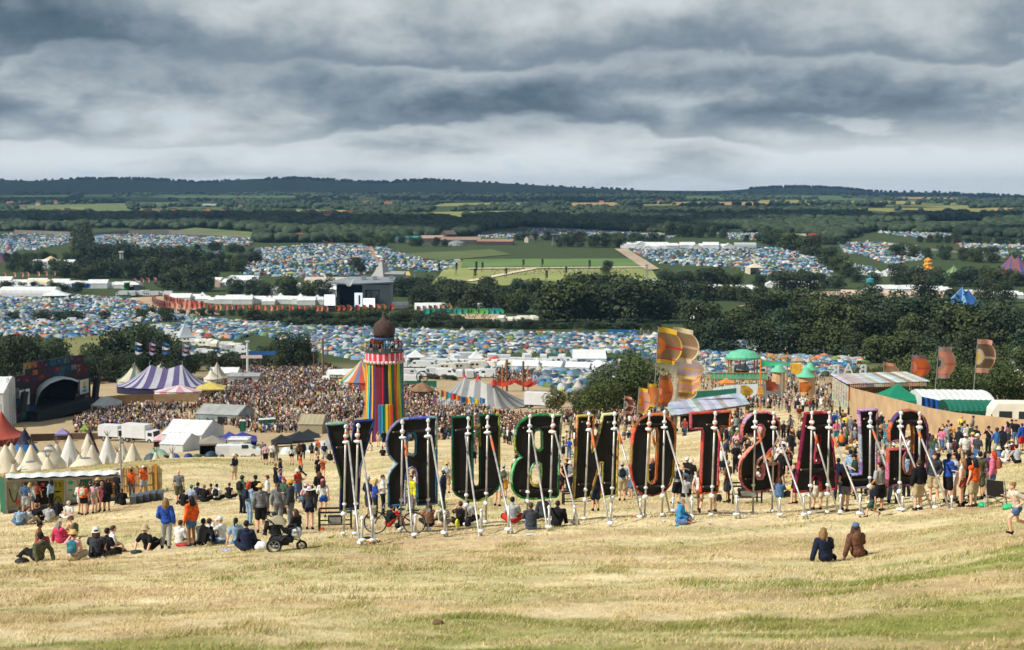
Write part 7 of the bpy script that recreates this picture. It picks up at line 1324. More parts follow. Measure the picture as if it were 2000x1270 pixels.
def hat_mesh(k):
 if ('ht',k) in _cache: return _cache['ht',k]
 mb=MB();mb.smooth=True
 if k=='cap':mb.lathe([(.094,.03),(.094,.07),(.075,.125),(.03,.148),(.004,.15)],18,(0,-.012,0),sy=1.14);mb._add([(-.07,.085,.035),(.07,.085,.035),(.06,.165,.028),(-.06,.165,.028),(-.07,.085,.047),(.07,.085,.047),(.06,.165,.036),(-.06,.165,.036)],[(3,2,1,0),(4,5,6,7),(2,3,7,6),(1,2,6,5),(3,0,4,7)])
 elif k=='beanie':mb.lathe([(.094,.01),(.097,.04),(.092,.09),(.06,.14),(.005,.155)],18,(0,-.012,0),sy=1.14)
 elif k=='bucket':mb.lathe([(.15,.005),(.098,.055),(.088,.135),(.005,.14)],18,(0,-.01,0),sy=1.1);mb.lathe([(.148,.0),(.096,.05)],18,(0,-.01,0),sy=1.1)
 elif k=='sun':mb.lathe([(.21,.03),(.16,.045),(.098,.05),(.092,.115),(.06,.15),(.005,.155)],20,(0,-.01,0),sy=1.08);mb.lathe([(.208,.025),(.098,.04)],20,(0,-.01,0),sy=1.08)
 elif k=='straw':mb.lathe([(.165,.05),(.098,.045),(.09,.14),(.05,.155),(.005,.145)],20,(0,-.01,0),sy=1.12);mb.lathe([(.163,.044),(.098,.038)],20,(0,-.01,0),sy=1.12);mb.lathe([(.1,.05),(.098,.075)],20,(0,-.01,0),sy=1.12)
 me=mb.mesh('hat',omat('hat_cloth',.85,.15,12));_cache['ht',k]=me; return me
def shoe_mesh():
 if 'shoe' in _cache: return _cache['shoe']
 mb=MB();mb.ell((0,.035,-.035),(.05,.125,.045),12,8);mb.ell((0,-.045,.0),(.05,.06,.05),10,8);mb.box((0,.03,-.068),(.085,.24,.02));me=remesh(mb,.014,1,SHM,'shoe');_cache['shoe']=me; return me
def pack_mesh():
 if 'pack' in _cache: return _cache['pack']
 mb=MB();mb.ell((0,0,0),(.15,.085,.22),14,10);mb.box((0,0,-.03),(.27,.14,.32));mb.ell((0,-.08,-.08),(.11,.05,.10),10,8);me=remesh(mb,.016,3,omat('pack_cloth',.8,.2,8),'backpack');_cache['pack']=me; return me
PAL={'k':(26,27,32),'w':(226,226,222),'g':(124,126,130),'dg':(64,67,74),'lg':(176,180,182),'n':(32,40,66),'b':(44,84,176),'lb':(150,178,206),'r':(206,52,40),'o':(238,100,40),'p':(224,120,150),'lp':(226,176,184),'gn':(66,96,72),'dgn':(42,62,52),'ol':(92,94,70),'y':(216,208,50),'ms':(206,150,60),'t':(190,170,134),'br':(120,82,62),'m':(112,42,50),'cr':(216,206,186),'pu':(110,80,140),'dn':(86,116,156),'ru':(172,86,62),'te':(60,134,150),'sb':(60,150,206),'bl':(206,172,110),'db':(150,116,76),'bn':(84,60,44),'rd':(196,66,36),'gy':(150,148,144),'st':(214,180,110),'pk':(210,60,100)}
CNM={'k':'black','w':'white','g':'grey','dg':'dark grey','lg':'pale grey','n':'navy','b':'blue','lb':'light blue','r':'red','o':'orange','p':'pink','lp':'pale pink','gn':'green','dgn':'dark green','ol':'olive','y':'yellow','ms':'mustard','t':'tan','br':'brown','m':'maroon','cr':'cream','pu':'purple','dn':'denim','ru':'rust','te':'teal','sb':'sky blue','bl':'blond','db':'fair','bn':'brown','rd':'red','gy':'grey','st':'straw','pk':'bright pink'}
GNM={'tee':'tee','long':'jumper','tank':'vest','jacket':'jacket','vest':'safety vest','dress':'dress','trousers':'trousers','shorts':'shorts','short2':'shorts','skirt':'skirt','maxi':'long skirt'}
def lin(c): return tuple(.85*x for x in srgb(*PAL[c]))
SKT={'1':(222,172,142),'2':(200,148,116),'3':(140,94,68),'4':(92,62,46)}
LABELS={}
_used={}
def person(g,pose,face,H,top,bot,head,place,sk='1',pack=None,group=None,shoe='k',lod=0):
 """top 'tee:w', bot 'shorts:k', head 'long:bl' or 'short:k+cap:w'"""
 J=POSE[pose];s=H/1.74;me=body_mesh(pose);o=bpy.data.objects.new('person',me);COL.objects.link(o);o.location=g;o.rotation_euler=(0,0,R(face));o.scale=(s,s,s);o.color=(*srgb(*SKT[sk]),1);parts_=[]
 def kid(name,me_,col,loc=None,rot=None):
  c=bpy.data.objects.new(name,me_);COL.objects.link(c);c.parent=o;c.color=(*col,1)
  if loc is not None:c.location=loc
  if rot is not None:c.rotation_euler=rot
  return c
 tt=top.split(':') if top else None;desc=[]
 if tt:
  c=kid(cloth_mesh(pose,tt[0]).name.split('.')[0],cloth_mesh(pose,tt[0]),lin(tt[1]));desc.append(f'{CNM[tt[1]]} {GNM[tt[0]]}')
  if len(tt)>2:c.material_slots[0].link='OBJECT';c.material_slots[0].material=PATS[tt[2]];desc[-1]=f'{"patterned" if tt[2] != "stripe" else "striped"} '+desc[-1]
 bt=bot.split(':');
 if tt is None or tt[0]!='dress':
  c=kid(cloth_mesh(pose,bt[0]).name.split('.')[0],cloth_mesh(pose,bt[0]),lin(bt[1]));desc.append(f'{CNM[bt[1]]} {GNM[bt[0]]}')
  if len(bt)>2:c.material_slots[0].link='OBJECT';c.material_slots[0].material=PATS[bt[2]]
 rot=(0,0,J['yaw']);hd=[]
 for q in head.split('+'):
  if not q: continue
  k,c=q.split(':');ish=k in ('cap','beanie','bucket','sun','straw');kid('hat' if ish else 'hair',hat_mesh(k) if ish else hair_mesh(k),lin(c),J['hd'],rot)
  hd=[f'{CNM[c]} {dict(cap="cap", beanie="beanie", bucket="bucket hat", sun="sun hat", straw="hat")[k]}'] if ish else hd+[f'{CNM[c] if c != "k" else "dark"} {dict(short="hair", long="long hair", dreads="dreadlocks", tail="ponytail", bun="hair bun", afro="curly hair", wig="wig")[k]}']
 if lod==0:
  for i in (0,1):f,M=foot(J,i);c=kid('shoe',shoe_mesh(),lin(shoe),J['an'][i]);c.rotation_mode='QUATERNION';c.rotation_quaternion=M.to_quaternion()
 verb='sitting' if J['sit'] else {'walk':'walking','run':'running'}.get(pose,'standing')
 l=f'person with {hd[0] if hd else "bald head"} {verb} in {desc[0] if desc else ""}'+(f' and {desc[1]}' if len(desc)>1 and len(place.split())<7 else '')+f' {place}'
 l=' '.join(l.split()[:16]);tag(o,l,'person',group);_used.setdefault(l,[]).append(o)
 if pack:
  b=bpy.data.objects.new('backpack',pack_mesh());COL.objects.link(b);b.color=(*lin(pack),1);p=V3((J['ch'].x,J['ch'].y-.19,J['ch'].z+.04));b.location=g+Matrix.Rotation(R(face),3,'Z')@(p*s);b.rotation_euler=(0,0,R(face));b.scale=(s,s,s);tag(b,' '.join(f'{CNM[pack]} backpack on the person in {desc[0] if desc else ""} {place}'.split()[:16]),'backpack',group)
 return o
def P_(px,py,*a,**k):
 ym=k.pop('ymin',20); return person(G(px,py,ym,220),*a,**k)
SL='on the left slope';UR='by the painted toilet panels';GP='in the group beside the pushchair';BR='on the grass near the brow';LT='behind the giant letters';RT='right of the letter G'
for a in [(75,1098,'sitb',50,1.75,'long:ol','trousers:k','short:k+cap:k','low on the left slope','2'),(143,1098,'situp',5,1.68,'tank:lp','shorts:t','short:bn+straw:st','low on the left slope','1','te'),(186,1094,'sitk',0,1.72,'tee:dg','shorts:k','long:bn+bucket:w','low on the left slope'),(207,1086,'sitx',-30,1.72,'tee:k','shorts:k','short:k',SL,'2'),(217,1079,'sitx',-60,1.7,'tee:w','shorts:t','short:bn',SL),(74,1062,'sitx',-80,1.74,'tee:br:flower','trousers:pk','short:k+cap:k',SL,'3'),(117,1060,'sits',-25,1.66,'jacket:pk','trousers:pk','long:gy',SL),(143,1051,'sitk',55,1.68,None,'shorts:t','afro:br',SL,'1','ol'),(38,1028,'sitx',10,1.72,'tee:lb','shorts:dn','short:bn',UR),(55,1026,'sits',-40,1.66,'tee:lg','trousers:t','tail:bn',UR),(72,1023,'sitx',0,1.74,'tee:k','shorts:k','short:bn+cap:br',UR,'2'),(95,1021,'sitx',-10,1.76,'long:lg','trousers:t','short:bn',UR),(114,1012,'sitk',30,1.68,'jacket:k','trousers:k','long:k',UR,'2'),(137,1013,'sitx',160,1.68,'tee:w','trousers:w','short:bn+beanie:cr',UR),(50,1003,'stand2',10,1.76,'tee:dn','shorts:lg','short:k',UR,'2'),(60,1000,'stand',0,1.66,'long:w','short2:dn','long:bl',UR),(73,997,'stand',5,1.64,'tee:ru','shorts:k','tail:bn',UR),(81,994,'stand2',20,1.74,'long:br','trousers:br','short:bn',UR,'3'),(101,995,'cup',70,1.68,'long:lb','trousers:k','long:k',UR),(164,1006,'stand',0,1.68,'tee:o','short2:k','bun:bn',UR,'1','cr'),(157,1004,'stand2',-20,1.68,'long:w','short2:w','tail:bn',UR),(185,1003,'stand',-15,1.66,'dress:lg','skirt:lg','tail:bn',UR,'1','lp'),(178,1001,'stand2',30,1.74,'tee:n','shorts:dn','short:bn',UR),(192,997,'stand',10,1.74,'tee:k','shorts:k','short:k+straw:st',UR,'2'),(200,998,'stand2',40,1.6,'tee:p','short2:p','long:db',UR),(209,997,'stand',15,1.74,'jacket:k','shorts:k','short:bn+beanie:ol',UR),(229,986,'cup',-40,1.75,'tee:k','trousers:k','short:k+cap:lg',UR,'2'),(240,987,'sitk',30,1.72,'jacket:k','trousers:k','short:bn',UR),(258,971,'stand',0,1.70,'vest:o','trousers:g','tail:k','before the wicker fence','2'),(281,967,'stand2',40,1.72,'vest:o','shorts:lg','short:bn+cap:w','before the wicker fence','1'),(350,986,'stand',5,1.80,'tee:g','shorts:ol','','alone on the left slope'),(359,988,'sitx',5,1.6,'tee:k','trousers:k','short:k','beside the bald standing man'),(373,981,'sitx',-10,1.72,'tee:lb:flower','shorts:t','short:bn+beanie:te','in the seated row'),(383,974,'sitk',-30,1.72,'tee:n','shorts:k','short:k+cap:n','in the seated row','2'),(399,981,'sitx',0,1.76,'tee:k','shorts:k','short:db','in the seated row'),(413,975,'sitx',20,1.66,'tee:br','trousers:br','short:k','in the seated row','2'),(423,978,'sitx',-5,1.74,'tee:w','shorts:k','short:k','in the seated row','2','k'),(447,976,'situp',-15,1.66,'tank:k','trousers:k','bun:bn','in the seated row'),(325,1074,'stand2',0,1.70,'jacket:b','trousers:w:stripe','long:db',SL),(375,1068,'stand',55,1.70,'jacket:o','short2:dn','long:k',SL,'3'),(291,1076,'sitb',-25,1.72,'tee:k','trousers:k','short:bn+bucket:t',SL),(350,1066,'sitx',-30,1.72,'long:w','trousers:t','short:bn','behind the striped trousers'),(393,1066,'sitk',-20,1.74,'long:dg:spots','trousers:k','short:k','in the picnic group','3'),(406,1062,'sitx',-30,1.72,'tee:w','trousers:t','short:bn','in the picnic group'),(434,1060,'situp',65,1.76,'long:w','trousers:dn','short:bl+cap:w','in the picnic group'),(481,1076,'sitx',0,1.78,'long:n','shorts:n','short:k','beside the pushchair','1'),(465,1064,'sits',20,1.66,'tee:lb','trousers:dn','tail:k','in the picnic group'),(474,1004,'stand',-35,1.78,'jacket:gn','trousers:k','short:k+cap:dgn',GP,'1','k'),(487,1029,'stand2',-40,1.76,'jacket:lb','trousers:lb','wig:rd',GP,'2','n'),(510,1042,'stand',10,1.80,'jacket:g','shorts:k','short:bn+straw:st',GP),(500,1002,'stand2',20,1.76,'tee:k','trousers:k','short:k+cap:k',GP,'2'),(523,1004,'cup',100,1.86,'tee:w','trousers:k','short:bn',GP),(544,1028,'stand',0,1.76,'jacket:g','trousers:g','tail:bn',GP),(569,1031,'cup',80,1.80,'jacket:dg','trousers:g','short:bn+straw:ms',GP),(555,1004,'stand2',150,1.7,'tee:gn','trousers:k','wig:rd',GP),(605,1036,'stand',-5,1.58,'long:dg','skirt:n','long:bn+sun:w',GP),(631,1012,'stand2',0,1.64,'tee:w','skirt:b','long:bn+cap:p','left of the letter Y'),(601,976,'sits',-20,1.66,'long:w','trousers:k','long:bn+sun:p','left of the letter Y'),(612,978,'sitk',30,1.7,'tee:k','trousers:k','short:bn','left of the letter Y','1','k'),(624,985,'stand2',20,1.70,'jacket:k','trousers:k','long:bn','left of the letter Y'),(540,1050,'sitk',40,1.7,'jacket:k','trousers:k','short:k',GP),(581,1043,'sitx',60,1.7,'jacket:k','trousers:k','long:bn',GP),(631,940,'raise',175,1.68,'dress:ru','skirt:ru','tail:m',BR),(622,936,'stand',20,1.66,'tee:k','shorts:k','short:k',BR,'3'),(588,932,'walk',75,1.70,'tee:o','trousers:k','bun:bn',BR),(519,908,'stand',5,1.74,'tee:lp','shorts:k','short:bn',BR),(513,898,'stand2',0,1.70,'tee:g','shorts:g','short:db',BR),(531,905,'stand2',-10,1.76,'tee:w','shorts:ol','short:db',BR),(539,901,'stand',5,1.70,'jacket:g','trousers:g','long:bn',BR),(570,908,'stand',0,1.70,'long:w','skirt:k','long:k',BR),(592,897,'stand2',10,1.74,'jacket:k','trousers:k','short:k',BR),(584,900,'stand',15,1.66,'long:br','trousers:k','long:bn',BR),(609,900,'stand2',0,1.68,'jacket:dg','skirt:k','long:k',BR),(619,904,'stand',0,1.70,'dress:w','skirt:w','tail:bn',BR,'1','k'),(634,904,'stand',-5,1.76,'tee:n','shorts:lg','short:bn',BR,'1','n'),(621,890,'stand',0,1.76,'jacket:o','trousers:k','short:bn+beanie:o',BR),(645,900,'sitx',0,1.7,'jacket:k','trousers:k','short:k',BR),(655,905,'stand',20,1.7,'tee:w','shorts:t','short:bn',BR),(739,873,'stand',-20,1.66,'tank:cr','short2:t','long:db','near the rainbow slabs'),(750,873,'stand2',20,1.74,'jacket:k','shorts:k','short:k','near the rainbow slabs'),(725,882,'sitk',30,1.68,'dress:cr','shorts:cr','tail:bn','near the rainbow slabs'),(748,891,'sitb',0,1.7,'tee:k','shorts:k','short:k','below the rainbow slabs','2','k'),(770,886,'sitx',20,1.7,'tee:lb','shorts:dn','short:bn','below the rainbow slabs'),(719,1013,'stand2',-45,1.76,'tee:n','shorts:dg','short:gy+cap:lg','between the Y and R'),(733,1014,'phone',-75,1.70,'tee:b','trousers:n','long:bl','between the Y and R'),(748,1006,'cup',-85,1.80,'tee:w','trousers:k','short:dg','between the Y and R'),(804,1006,'cup',140,1.72,'jacket:y','trousers:g:camo','short:bn','seen through the R'),(866,996,'crossed',80,1.80,'jacket:n','trousers:n','tail:dg','between the R and U'),(873,962,'stand',-10,1.74,'tee:w','shorts:t','short:bn+straw:st','between the R and U','1','lg'),(758,1028,'sitk',-60,1.7,'tee:k','trousers:r','short:bn','behind the bicycle'),(838,1030,'sitx',0,1.7,'tee:br:flower','trousers:k','long:bn','behind the bicycle'),(864,1029,'sitx',10,1.74,'tee:cr:spots','trousers:t','short:bn+bucket:gn','below the U','1','ol'),(899,1026,'situp',0,1.74,'tee:k:flower','shorts:k','short:bn','below the U','1','k'),(912,1022,'sitx',-20,1.74,'tee:lg','shorts:k','short:k','below the U'),(972,990,'stand2',-20,1.66,'tee:n','skirt:w','long:bn','between the U and B'),(984,972,'stand',0,1.74,'tee:w','shorts:ms','short:bn+cap:lg','between the U and B','1','ol'),(1001,1022,'sitx',0,1.84,'tee:lg','shorts:r','short:k','below the B'),(1037,1035,'sitk',0,1.74,'jacket:dg','trousers:dn','short:bn','below the B'),(1086,1030,'sitk',-25,1.72,'jacket:k','trousers:k','short:k','below the B'),(1062,1012,'sitx',10,1.76,'jacket:dg','trousers:k','tail:bn','below the B'),(1006,955,'stand2',140,1.72,'tee:m','trousers:dg','short:bn+cap:w','seen through the B'),(1113,958,'phone',170,1.78,None,'shorts:k','short:k','between the B and N'),(1103,962,'stand',10,1.74,None,'shorts:k','tail:bn','between the B and N','2','dg'),(1215,977,'stand',0,1.78,'tee:lb','shorts:t','short:bn+cap:lg','between the N and O','1','k'),(1163,999,'stand',10,1.74,'jacket:n','shorts:n','short:bn','behind the N','1',None,'w'),(1273,962,'cup',170,1.74,'tee:k','trousers:k','long:db+cap:p','seen through the O'),(1327,1024,'sitx',-110,1.74,'jacket:sb','shorts:dn','short:gy','right of the O'),(1338,972,'sitx',0,1.84,'tee:lg','shorts:k','short:k','between the O and T'),(1322,985,'stand2',20,1.74,'tee:lg','shorts:k','short:bn','between the O and T','1','k'),(1350,958,'sitx',160,1.5,'tee:w','shorts:k','short:bn+sun:w','between the O and T'),(1421,983,'cup',50,1.78,'tee:br:check','shorts:dg','short:gy','between the T and S'),(1366,1002,'walk',-20,1.70,'dress:w','skirt:w','long:bn','behind the T'),(1392,1002,'stand',20,1.72,'dress:k','skirt:k','long:bn','behind the T'),(1437,925,'stand',5,1.76,'tee:k','trousers:k','short:bn','between the T and S'),(1452,945,'stand2',30,1.72,'tee:lp:flower','shorts:dn','short:k','between the T and S'),(1460,912,'stand',150,1.68,'tank:k','short2:dn','long:bl','between the T and S'),(1540,932,'raise',160,1.68,'tee:k:flower','short2:k','long:bn','between the S and A'),(1552,984,'stand2',60,1.68,'tee:k','short2:k','long:bn','between the S and A','1',None,'w'),(1522,974,'sitk',-10,1.68,'long:dn','trousers:dn','long:bn','below the S'),(1505,960,'stand',150,1.66,'tank:ms','short2:k','long:db','between the S and A','2'),(1597,996,'stand2',10,1.70,'tee:k','shorts:cr','short:bn','seen through the A'),(1650,998,'stand2',-40,1.68,'tank:k','short2:g','long:bn','between the A and L'),(1669,968,'phone',90,1.78,'tee:dgn','trousers:k','short:k+cap:k','between the A and L'),(1636,978,'stand',-20,1.76,'jacket:n','trousers:n','short:k','between the A and L'),(1660,955,'stand2',-60,1.76,'jacket:lb','trousers:dn','short:k','between the A and L'),(1703,1010,'walk',80,1.12,'tee:n','shorts:gn','short:bl','below the letter L'),(1717,998,'stand2',30,1.78,'tee:w:stripe','shorts:k','short:k','between the L and G','2',None,'w'),(1729,980,'raise',165,1.66,'dress:o:stripe','skirt:o','long:bl','between the L and G','1',None,'w'),(1793,998,'stand',20,1.76,'jacket:k','shorts:t','short:bn','behind the G','1',None,'w'),(1770,970,'stand',10,1.70,'jacket:lb','trousers:k','short:k','seen through the G'),(1745,985,'stand2',0,1.70,'jacket:te','trousers:dn','short:k','behind the G','2'),(1823,977,'stand2',165,1.80,'jacket:dg','shorts:t','short:bn',RT,'1',None,'w'),(1850,985,'phone',-70,1.80,'jacket:b','shorts:k','short:k',RT),(1863,978,'cup',100,1.74,'tee:lg','short2:w','short:k',RT),(1878,991,'cup',60,1.70,'tank:w','maxi:ru','long:db',RT,'1',None,'w'),(1901,990,'stand',30,1.70,'vest:o','shorts:t','long:k',RT),(1890,972,'stand2',20,1.76,'tee:k','trousers:k','short:k+sun:k',RT),(1912,975,'stand',0,1.74,'tee:ol','shorts:ol','short:k',RT),(1938,973,'cup',60,1.68,'jacket:p','short2:dn','long:rd',RT,'1','ru',),(1926,968,'stand2',-150,1.66,'tee:pu','short2:w','long:k',RT),(1985,1047,'run',100,1.40,'tee:cr:flower','short2:dn','bun:db','at the far right edge'),(1613,1097,'sits',10,1.66,'jacket:n','trousers:n','long:db','in the near seated pair'),(1676,1088,'sits',15,1.68,'jacket:br','trousers:br','dreads:bn+cap:dn','in the near seated pair','2'),(1856,878,'walk',-40,1.74,'tee:ms','trousers:k','short:k','before the tan fence'),(1878,877,'stand',-30,1.74,'tee:lb:stripe','shorts:k','short:k+cap:k','before the tan fence'),(1888,880,'stand2',10,1.70,'long:cr','shorts:br','short:k','before the tan fence'),(1897,885,'cup',-70,1.80,'long:dgn','shorts:g','short:bn','before the tan fence'),(1906,887,'cup',-60,1.78,'tee:k','skirt:r:check','short:bn','before the tan fence'),(1930,889,'raise',130,1.78,'tee:k','trousers:k','short:k+cap:k','before the tan fence'),(1840,878,'cup',160,1.70,'long:k','trousers:g','long:bn','before the tan fence'),(1828,882,'sitx',20,1.66,'tank:lb','skirt:lb','long:bn','before the tan fence'),(1848,880,'stand',0,1.7,'tee:lg','shorts:lg','short:bn','before the tan fence'),(1951,908,'sitx',0,1.7,'jacket:dn','trousers:dn','short:bn+bucket:cr','on the grass bank'),(1967,907,'sitx',20,1.72,'tee:w','trousers:w','short:k+cap:cr','on the grass bank'),(1987,907,'sitk',10,1.76,'tee:lg','shorts:k','short:k','on the grass bank'),(1957,890,'stand2',-60,1.76,'jacket:k','trousers:k','short:k','on the grass bank'),(1977,888,'sitx',0,1.74,'tee:w','trousers:t','short:bn+straw:st','on the grass bank','1','r'),(1975,872,'stand',150,1.74,'jacket:n','trousers:n','short:k+cap:k','before the tan fence'),(1983,874,'stand2',180,1.76,'tee:k','trousers:dn','short:k','before the tan fence'),(1995,880,'stand',20,1.76,'jacket:b','shorts:r','short:k','before the tan fence'),(1966,874,'stand',30,1.70,'tee:lp','shorts:dn','long:k','before the tan fence'),(1633,865,'stand',0,1.66,'tee:p','shorts:te','tail:bl','on the path below the hut'),(1649,867,'walk',60,1.76,'jacket:n','trousers:g:camo','short:k','on the path below the hut'),(1661,857,'stand2',160,1.74,'jacket:g','shorts:dn','short:bn','on the path below the hut'),(1672,867,'sitx',0,1.7,'jacket:dgn','trousers:k','short:k','on the path below the hut'),(1628,845,'stand',20,1.72,'tee:b','shorts:k','short:bn+cap:lb','on the path below the hut'),(1645,840,'cup',150,1.76,'tee:k','trousers:lg','short:k+cap:k','on the path below the hut'),(1561,829,'stand',0,1.76,'tee:m','shorts:t','short:k','on the open hillside'),(1546,852,'walk',130,1.68,'dress:g','skirt:g','bun:db+bucket:lg','on the open hillside'),(1726,868,'stand',-20,1.68,'jacket:g','short2:dn','short:bn','above the letter L'),(1735,868,'stand2',30,1.70,'tee:te','shorts:dn','short:k','above the letter L'),(1776,880,'sitx',0,1.7,'jacket:m','trousers:k','short:k+beanie:k','seen through the G'),(1353,783,'stand',20,1.8,'jacket:sb','trousers:k','short:gy','beside the tin roofed shelter')]:P_(*a)
rgp=random.Random(99)
TOPC=['k']*7+['w']*5+['n','n','g','dg','lg','b','lb','r','o','p','gn','ol','ms','t','cr','br','te','m','lp'];BOTC=['k','k','k','dn','dn','t','g','dg','n','cr','lg']
def rnd(px,py,place,group,sitp=.5):
 sit=rgp.random()<sitp;pose=rgp.choice(['sitx','sitx','sitk','sitb']) if sit else rgp.choice(['stand','stand2','cup','stand','phone','crossed','walk']);tc_=rgp.choice(TOPC);bc=rgp.choice(BOTC);hat=rgp.choice(['','','','+cap:w','+cap:k','+bucket:cr','+straw:st'])
 person(G(px,py,60,330),pose,rgp.uniform(-180,180) if not sit else rgp.uniform(-70,70),rgp.uniform(1.62,1.82),rgp.choice(['tee','tee','long','jacket','tank'])+':'+tc_,('shorts' if rgp.random()<.55 else 'trousers')+':'+bc,rgp.choice(['short','short','long','tail','bun'])+':'+rgp.choice(['k','bn','bn','db','bl'])+hat,place,rgp.choice('11122234'),None,group,'k',1)
def cluster(poly,n,place,group,sitp):
 xs=[p[0] for p in poly];ys=[p[1] for p in poly];k=0;ctr=None
 while k<n:
  if ctr is None or rgp.random()<.35:ctr=(rgp.uniform(min(xs),max(xs)),rgp.uniform(min(ys),max(ys)))
  x=ctr[0]+rgp.gauss(0,9);y=ctr[1]+rgp.gauss(0,2.5)
  if inpoly(np.array([x]),np.array([y]),poly)[0]:rnd(x,y,place,group,sitp);k+=1
CL='1180,800 1300,800 1300,870 1180,880'
for q,n,pl,gr,sp in (('1450,770 1625,764 1625,800 1560,815 1462,800',26,'in the queue near the hut steps','people queueing near the hut',.02),('1180,815 1300,815 1300,875 1180,885',24,'on the hillside above the N','people on the hillside above the N',.8),('880,840 1180,825 1180,860 980,885 885,892',24,'on the hillside above the B','people on the hillside above the B',.6),('1240,785 1345,775 1340,800 1245,805',10,'under the banner flags','people under the banner flags',.4),('1400,870 1470,865 1535,895 1530,975 1415,975',26,'in the throng behind the S','people in the throng behind the S',.35),('1325,850 1460,830 1455,845 1325,870',6,'below the tin roofed shelter','people below the shelter',.5),('1815,885 1920,880 1925,930 1825,935',16,'in the throng right of the G','people in the throng right of the G',.7),('900,900 1130,890 1130,985 920,985',14,'on the slope behind the B','people on the slope behind the B',.5),('1555,890 1730,890 1730,990 1560,990',20,'in the throng behind the A','people in the throng behind the A',.3),('1730,890 1850,890 1850,985 1730,985',14,'in the throng behind the G','people in the throng behind the G',.2),('1200,930 1400,930 1400,975 1200,975',12,'on the grass behind the O','people on the grass behind the O',.6),('690,930 860,930 860,1005 700,1010',8,'on the grass behind the R','people on the grass behind the R',.5),('440,930 640,935 640,985 440,985',8,'on the slope left of the Y','people on the slope left of the Y',.6)):
 cluster([tuple(map(float,w.split(','))) for w in q.split()],n,pl,gr,sp)
zdk=TOWER.location.z+up(752,687,205.0,TOWER.location)+.16
for i in range(7):
 a=i*.9;person(Vector((TOWER.location.x+2.1*math.cos(a),TOWER.location.y+1.9*math.sin(a)-.3,zdk)),rgp.choice(['stand','cup']),a*57+90,1.72,'tee:'+'kwron'[i%5],'shorts:k','short:k','on the ribbon tower deck','1',None,'people on the tower deck','k',1)
for l,os_ in _used.items():
 if len(os_)>1:
  for o in os_:
   if not o.get('group'):o['group']='alike people '+' '.join(l.split()[-4:])
print('people',sum(len(v) for v in _used.values()))
grow_woodland()
def panelblock():
 A=gp(13,78);B=gp(239,80);d=Vector((B.x-A.x,B.y-A.y,0));w=d.length;rz=math.atan2(d.y,d.x);r=thing('toilet_block','row of eight festival toilet cubicles with differently painted door panels','toilet block',A,rz);n=8;pw=w/n;FR=mat(srgb(150,138,124),.6,.2,2,name='frame_metal');H=1.98
 def zg(i):p=A+d*(i/n); return hz(p.x,p.y)-A.z
 z0=min(zg(i) for i in range(9));zt_=lambda i:at(13+226*i/8,937-i,78+.25*i).z-A.z
 PC=[(150,150,116),(140,142,108),(26,26,28),(160,148,30),(186,188,164),(20,92,66),(170,160,144),(40,34,30)];NM=['cream panel with dark curved drawing','cream panel with a black loop','black panel with a small red crest','mustard panel with a black line drawing','white panel with teal blobs','plain dark green panel','brown and white abstract panel','black and orange woven pattern panel']
 BK=mat((.015,.015,.015),.7,.1,name='ink_black');TL=mat(srgb(40,150,120),.7,.1,name='ink_teal');RD=mat(srgb(190,70,56),.7,.1,name='ink_red');OG=mat(srgb(206,140,60),.7,.1,name='ink_orange');WH=mat(srgb(210,206,190),.7,.1,name='ink_white')
 for i in range(n):
  zb=zg(i)+.28;zt0=zt_(i)-.14;xc=(i+.5)*pw;h=zt0-zb;m_=MB();m_.box((xc,0,(zb+zt0)/2),(pw*.82,.06,h));p=m_.build('door_panel',mat(tuple(.8*q for q in srgb(*PC[i])),.6,.25,1.2,name='panel_paint'),r);p['label']=NM[i]
  def ln(pts,rad,m):m2=MB();m2.tube([(xc+a*pw*.4,-.04,zb+b*h) for a,b in pts],rad,5);m2.build('artwork',m,p)
  def bl(a,b,rx,rz_,m):m2=MB();m2.ell((xc+a*pw*.4,-.032,zb+b*h),(rx*pw*.4,.012,rz_*h),14,8);m2.build('artwork',m,p)
  if i==0:ln([(-.7+.1*k,.75-.5*math.sin(k*.2)) for k in range(15)],.03,BK);bl(.3,.8,.3,.12,GREYM);bl(.6,.25,.35,.1,RD)
  if i==1:ln([(.7*math.cos(k*.4),.55+.38*math.sin(k*.4)) for k in range(11)],.035,BK);bl(-.6,.62,.25,.07,RD)
  if i==2:bl(0,.84,.35,.08,RD);bl(0,.84,.16,.05,OG);bl(0,.62,.2,.04,OG)
  if i==3:ln([(-.4,.9),(-.2,.9),(-.2,.7),(-.5,.7),(-.5,.9)],.02,BK);ln([(.3,.9),(.6,.85),(.6,.7),(.3,.7),(.3,.9)],.02,BK);bl(0,.5,.6,.04,BK);ln([(-.6,.1),(-.2,.28),(.3,.25),(.6,.05)],.025,BK)
  if i==4:bl(-.2,.86,.5,.1,TL);bl(-.3,.5,.45,.05,TL);bl(.4,.22,.4,.08,TL)
  if i==6:bl(.2,.8,.7,.12,BK);bl(-.3,.5,.3,.3,WH);bl(.5,.4,.3,.35,WH);bl(.1,.25,.5,.1,BK)
  if i==7:
   for k in range(7):ln([(-.9,.05+k*.13),(.9,.18+k*.13)],.018,OG);ln([(-.9,.18+k*.13),(.9,.05+k*.13)],.014,OG)
  m_=MB();m_.box((xc,-.25,zg(i)+.12),(pw*.8,.5,.18));m_.build('step',TYRE,r)
 for i in range(n+1):m_=MB();m_.bar((i*pw,-.03,zg(i)-.1),(i*pw,-.03,zt_(i)),.12);m_.build('frame_post',FR,r)
 m_=MB();m_.bar((0,-.03,zt_(0)-.06),(w,-.03,zt_(8)-.06),.13);m_.bar((0,-.03,zg(0)+.25),(w,-.03,zg(8)+.25),.1);m_.build('frame_rail',FR,r)
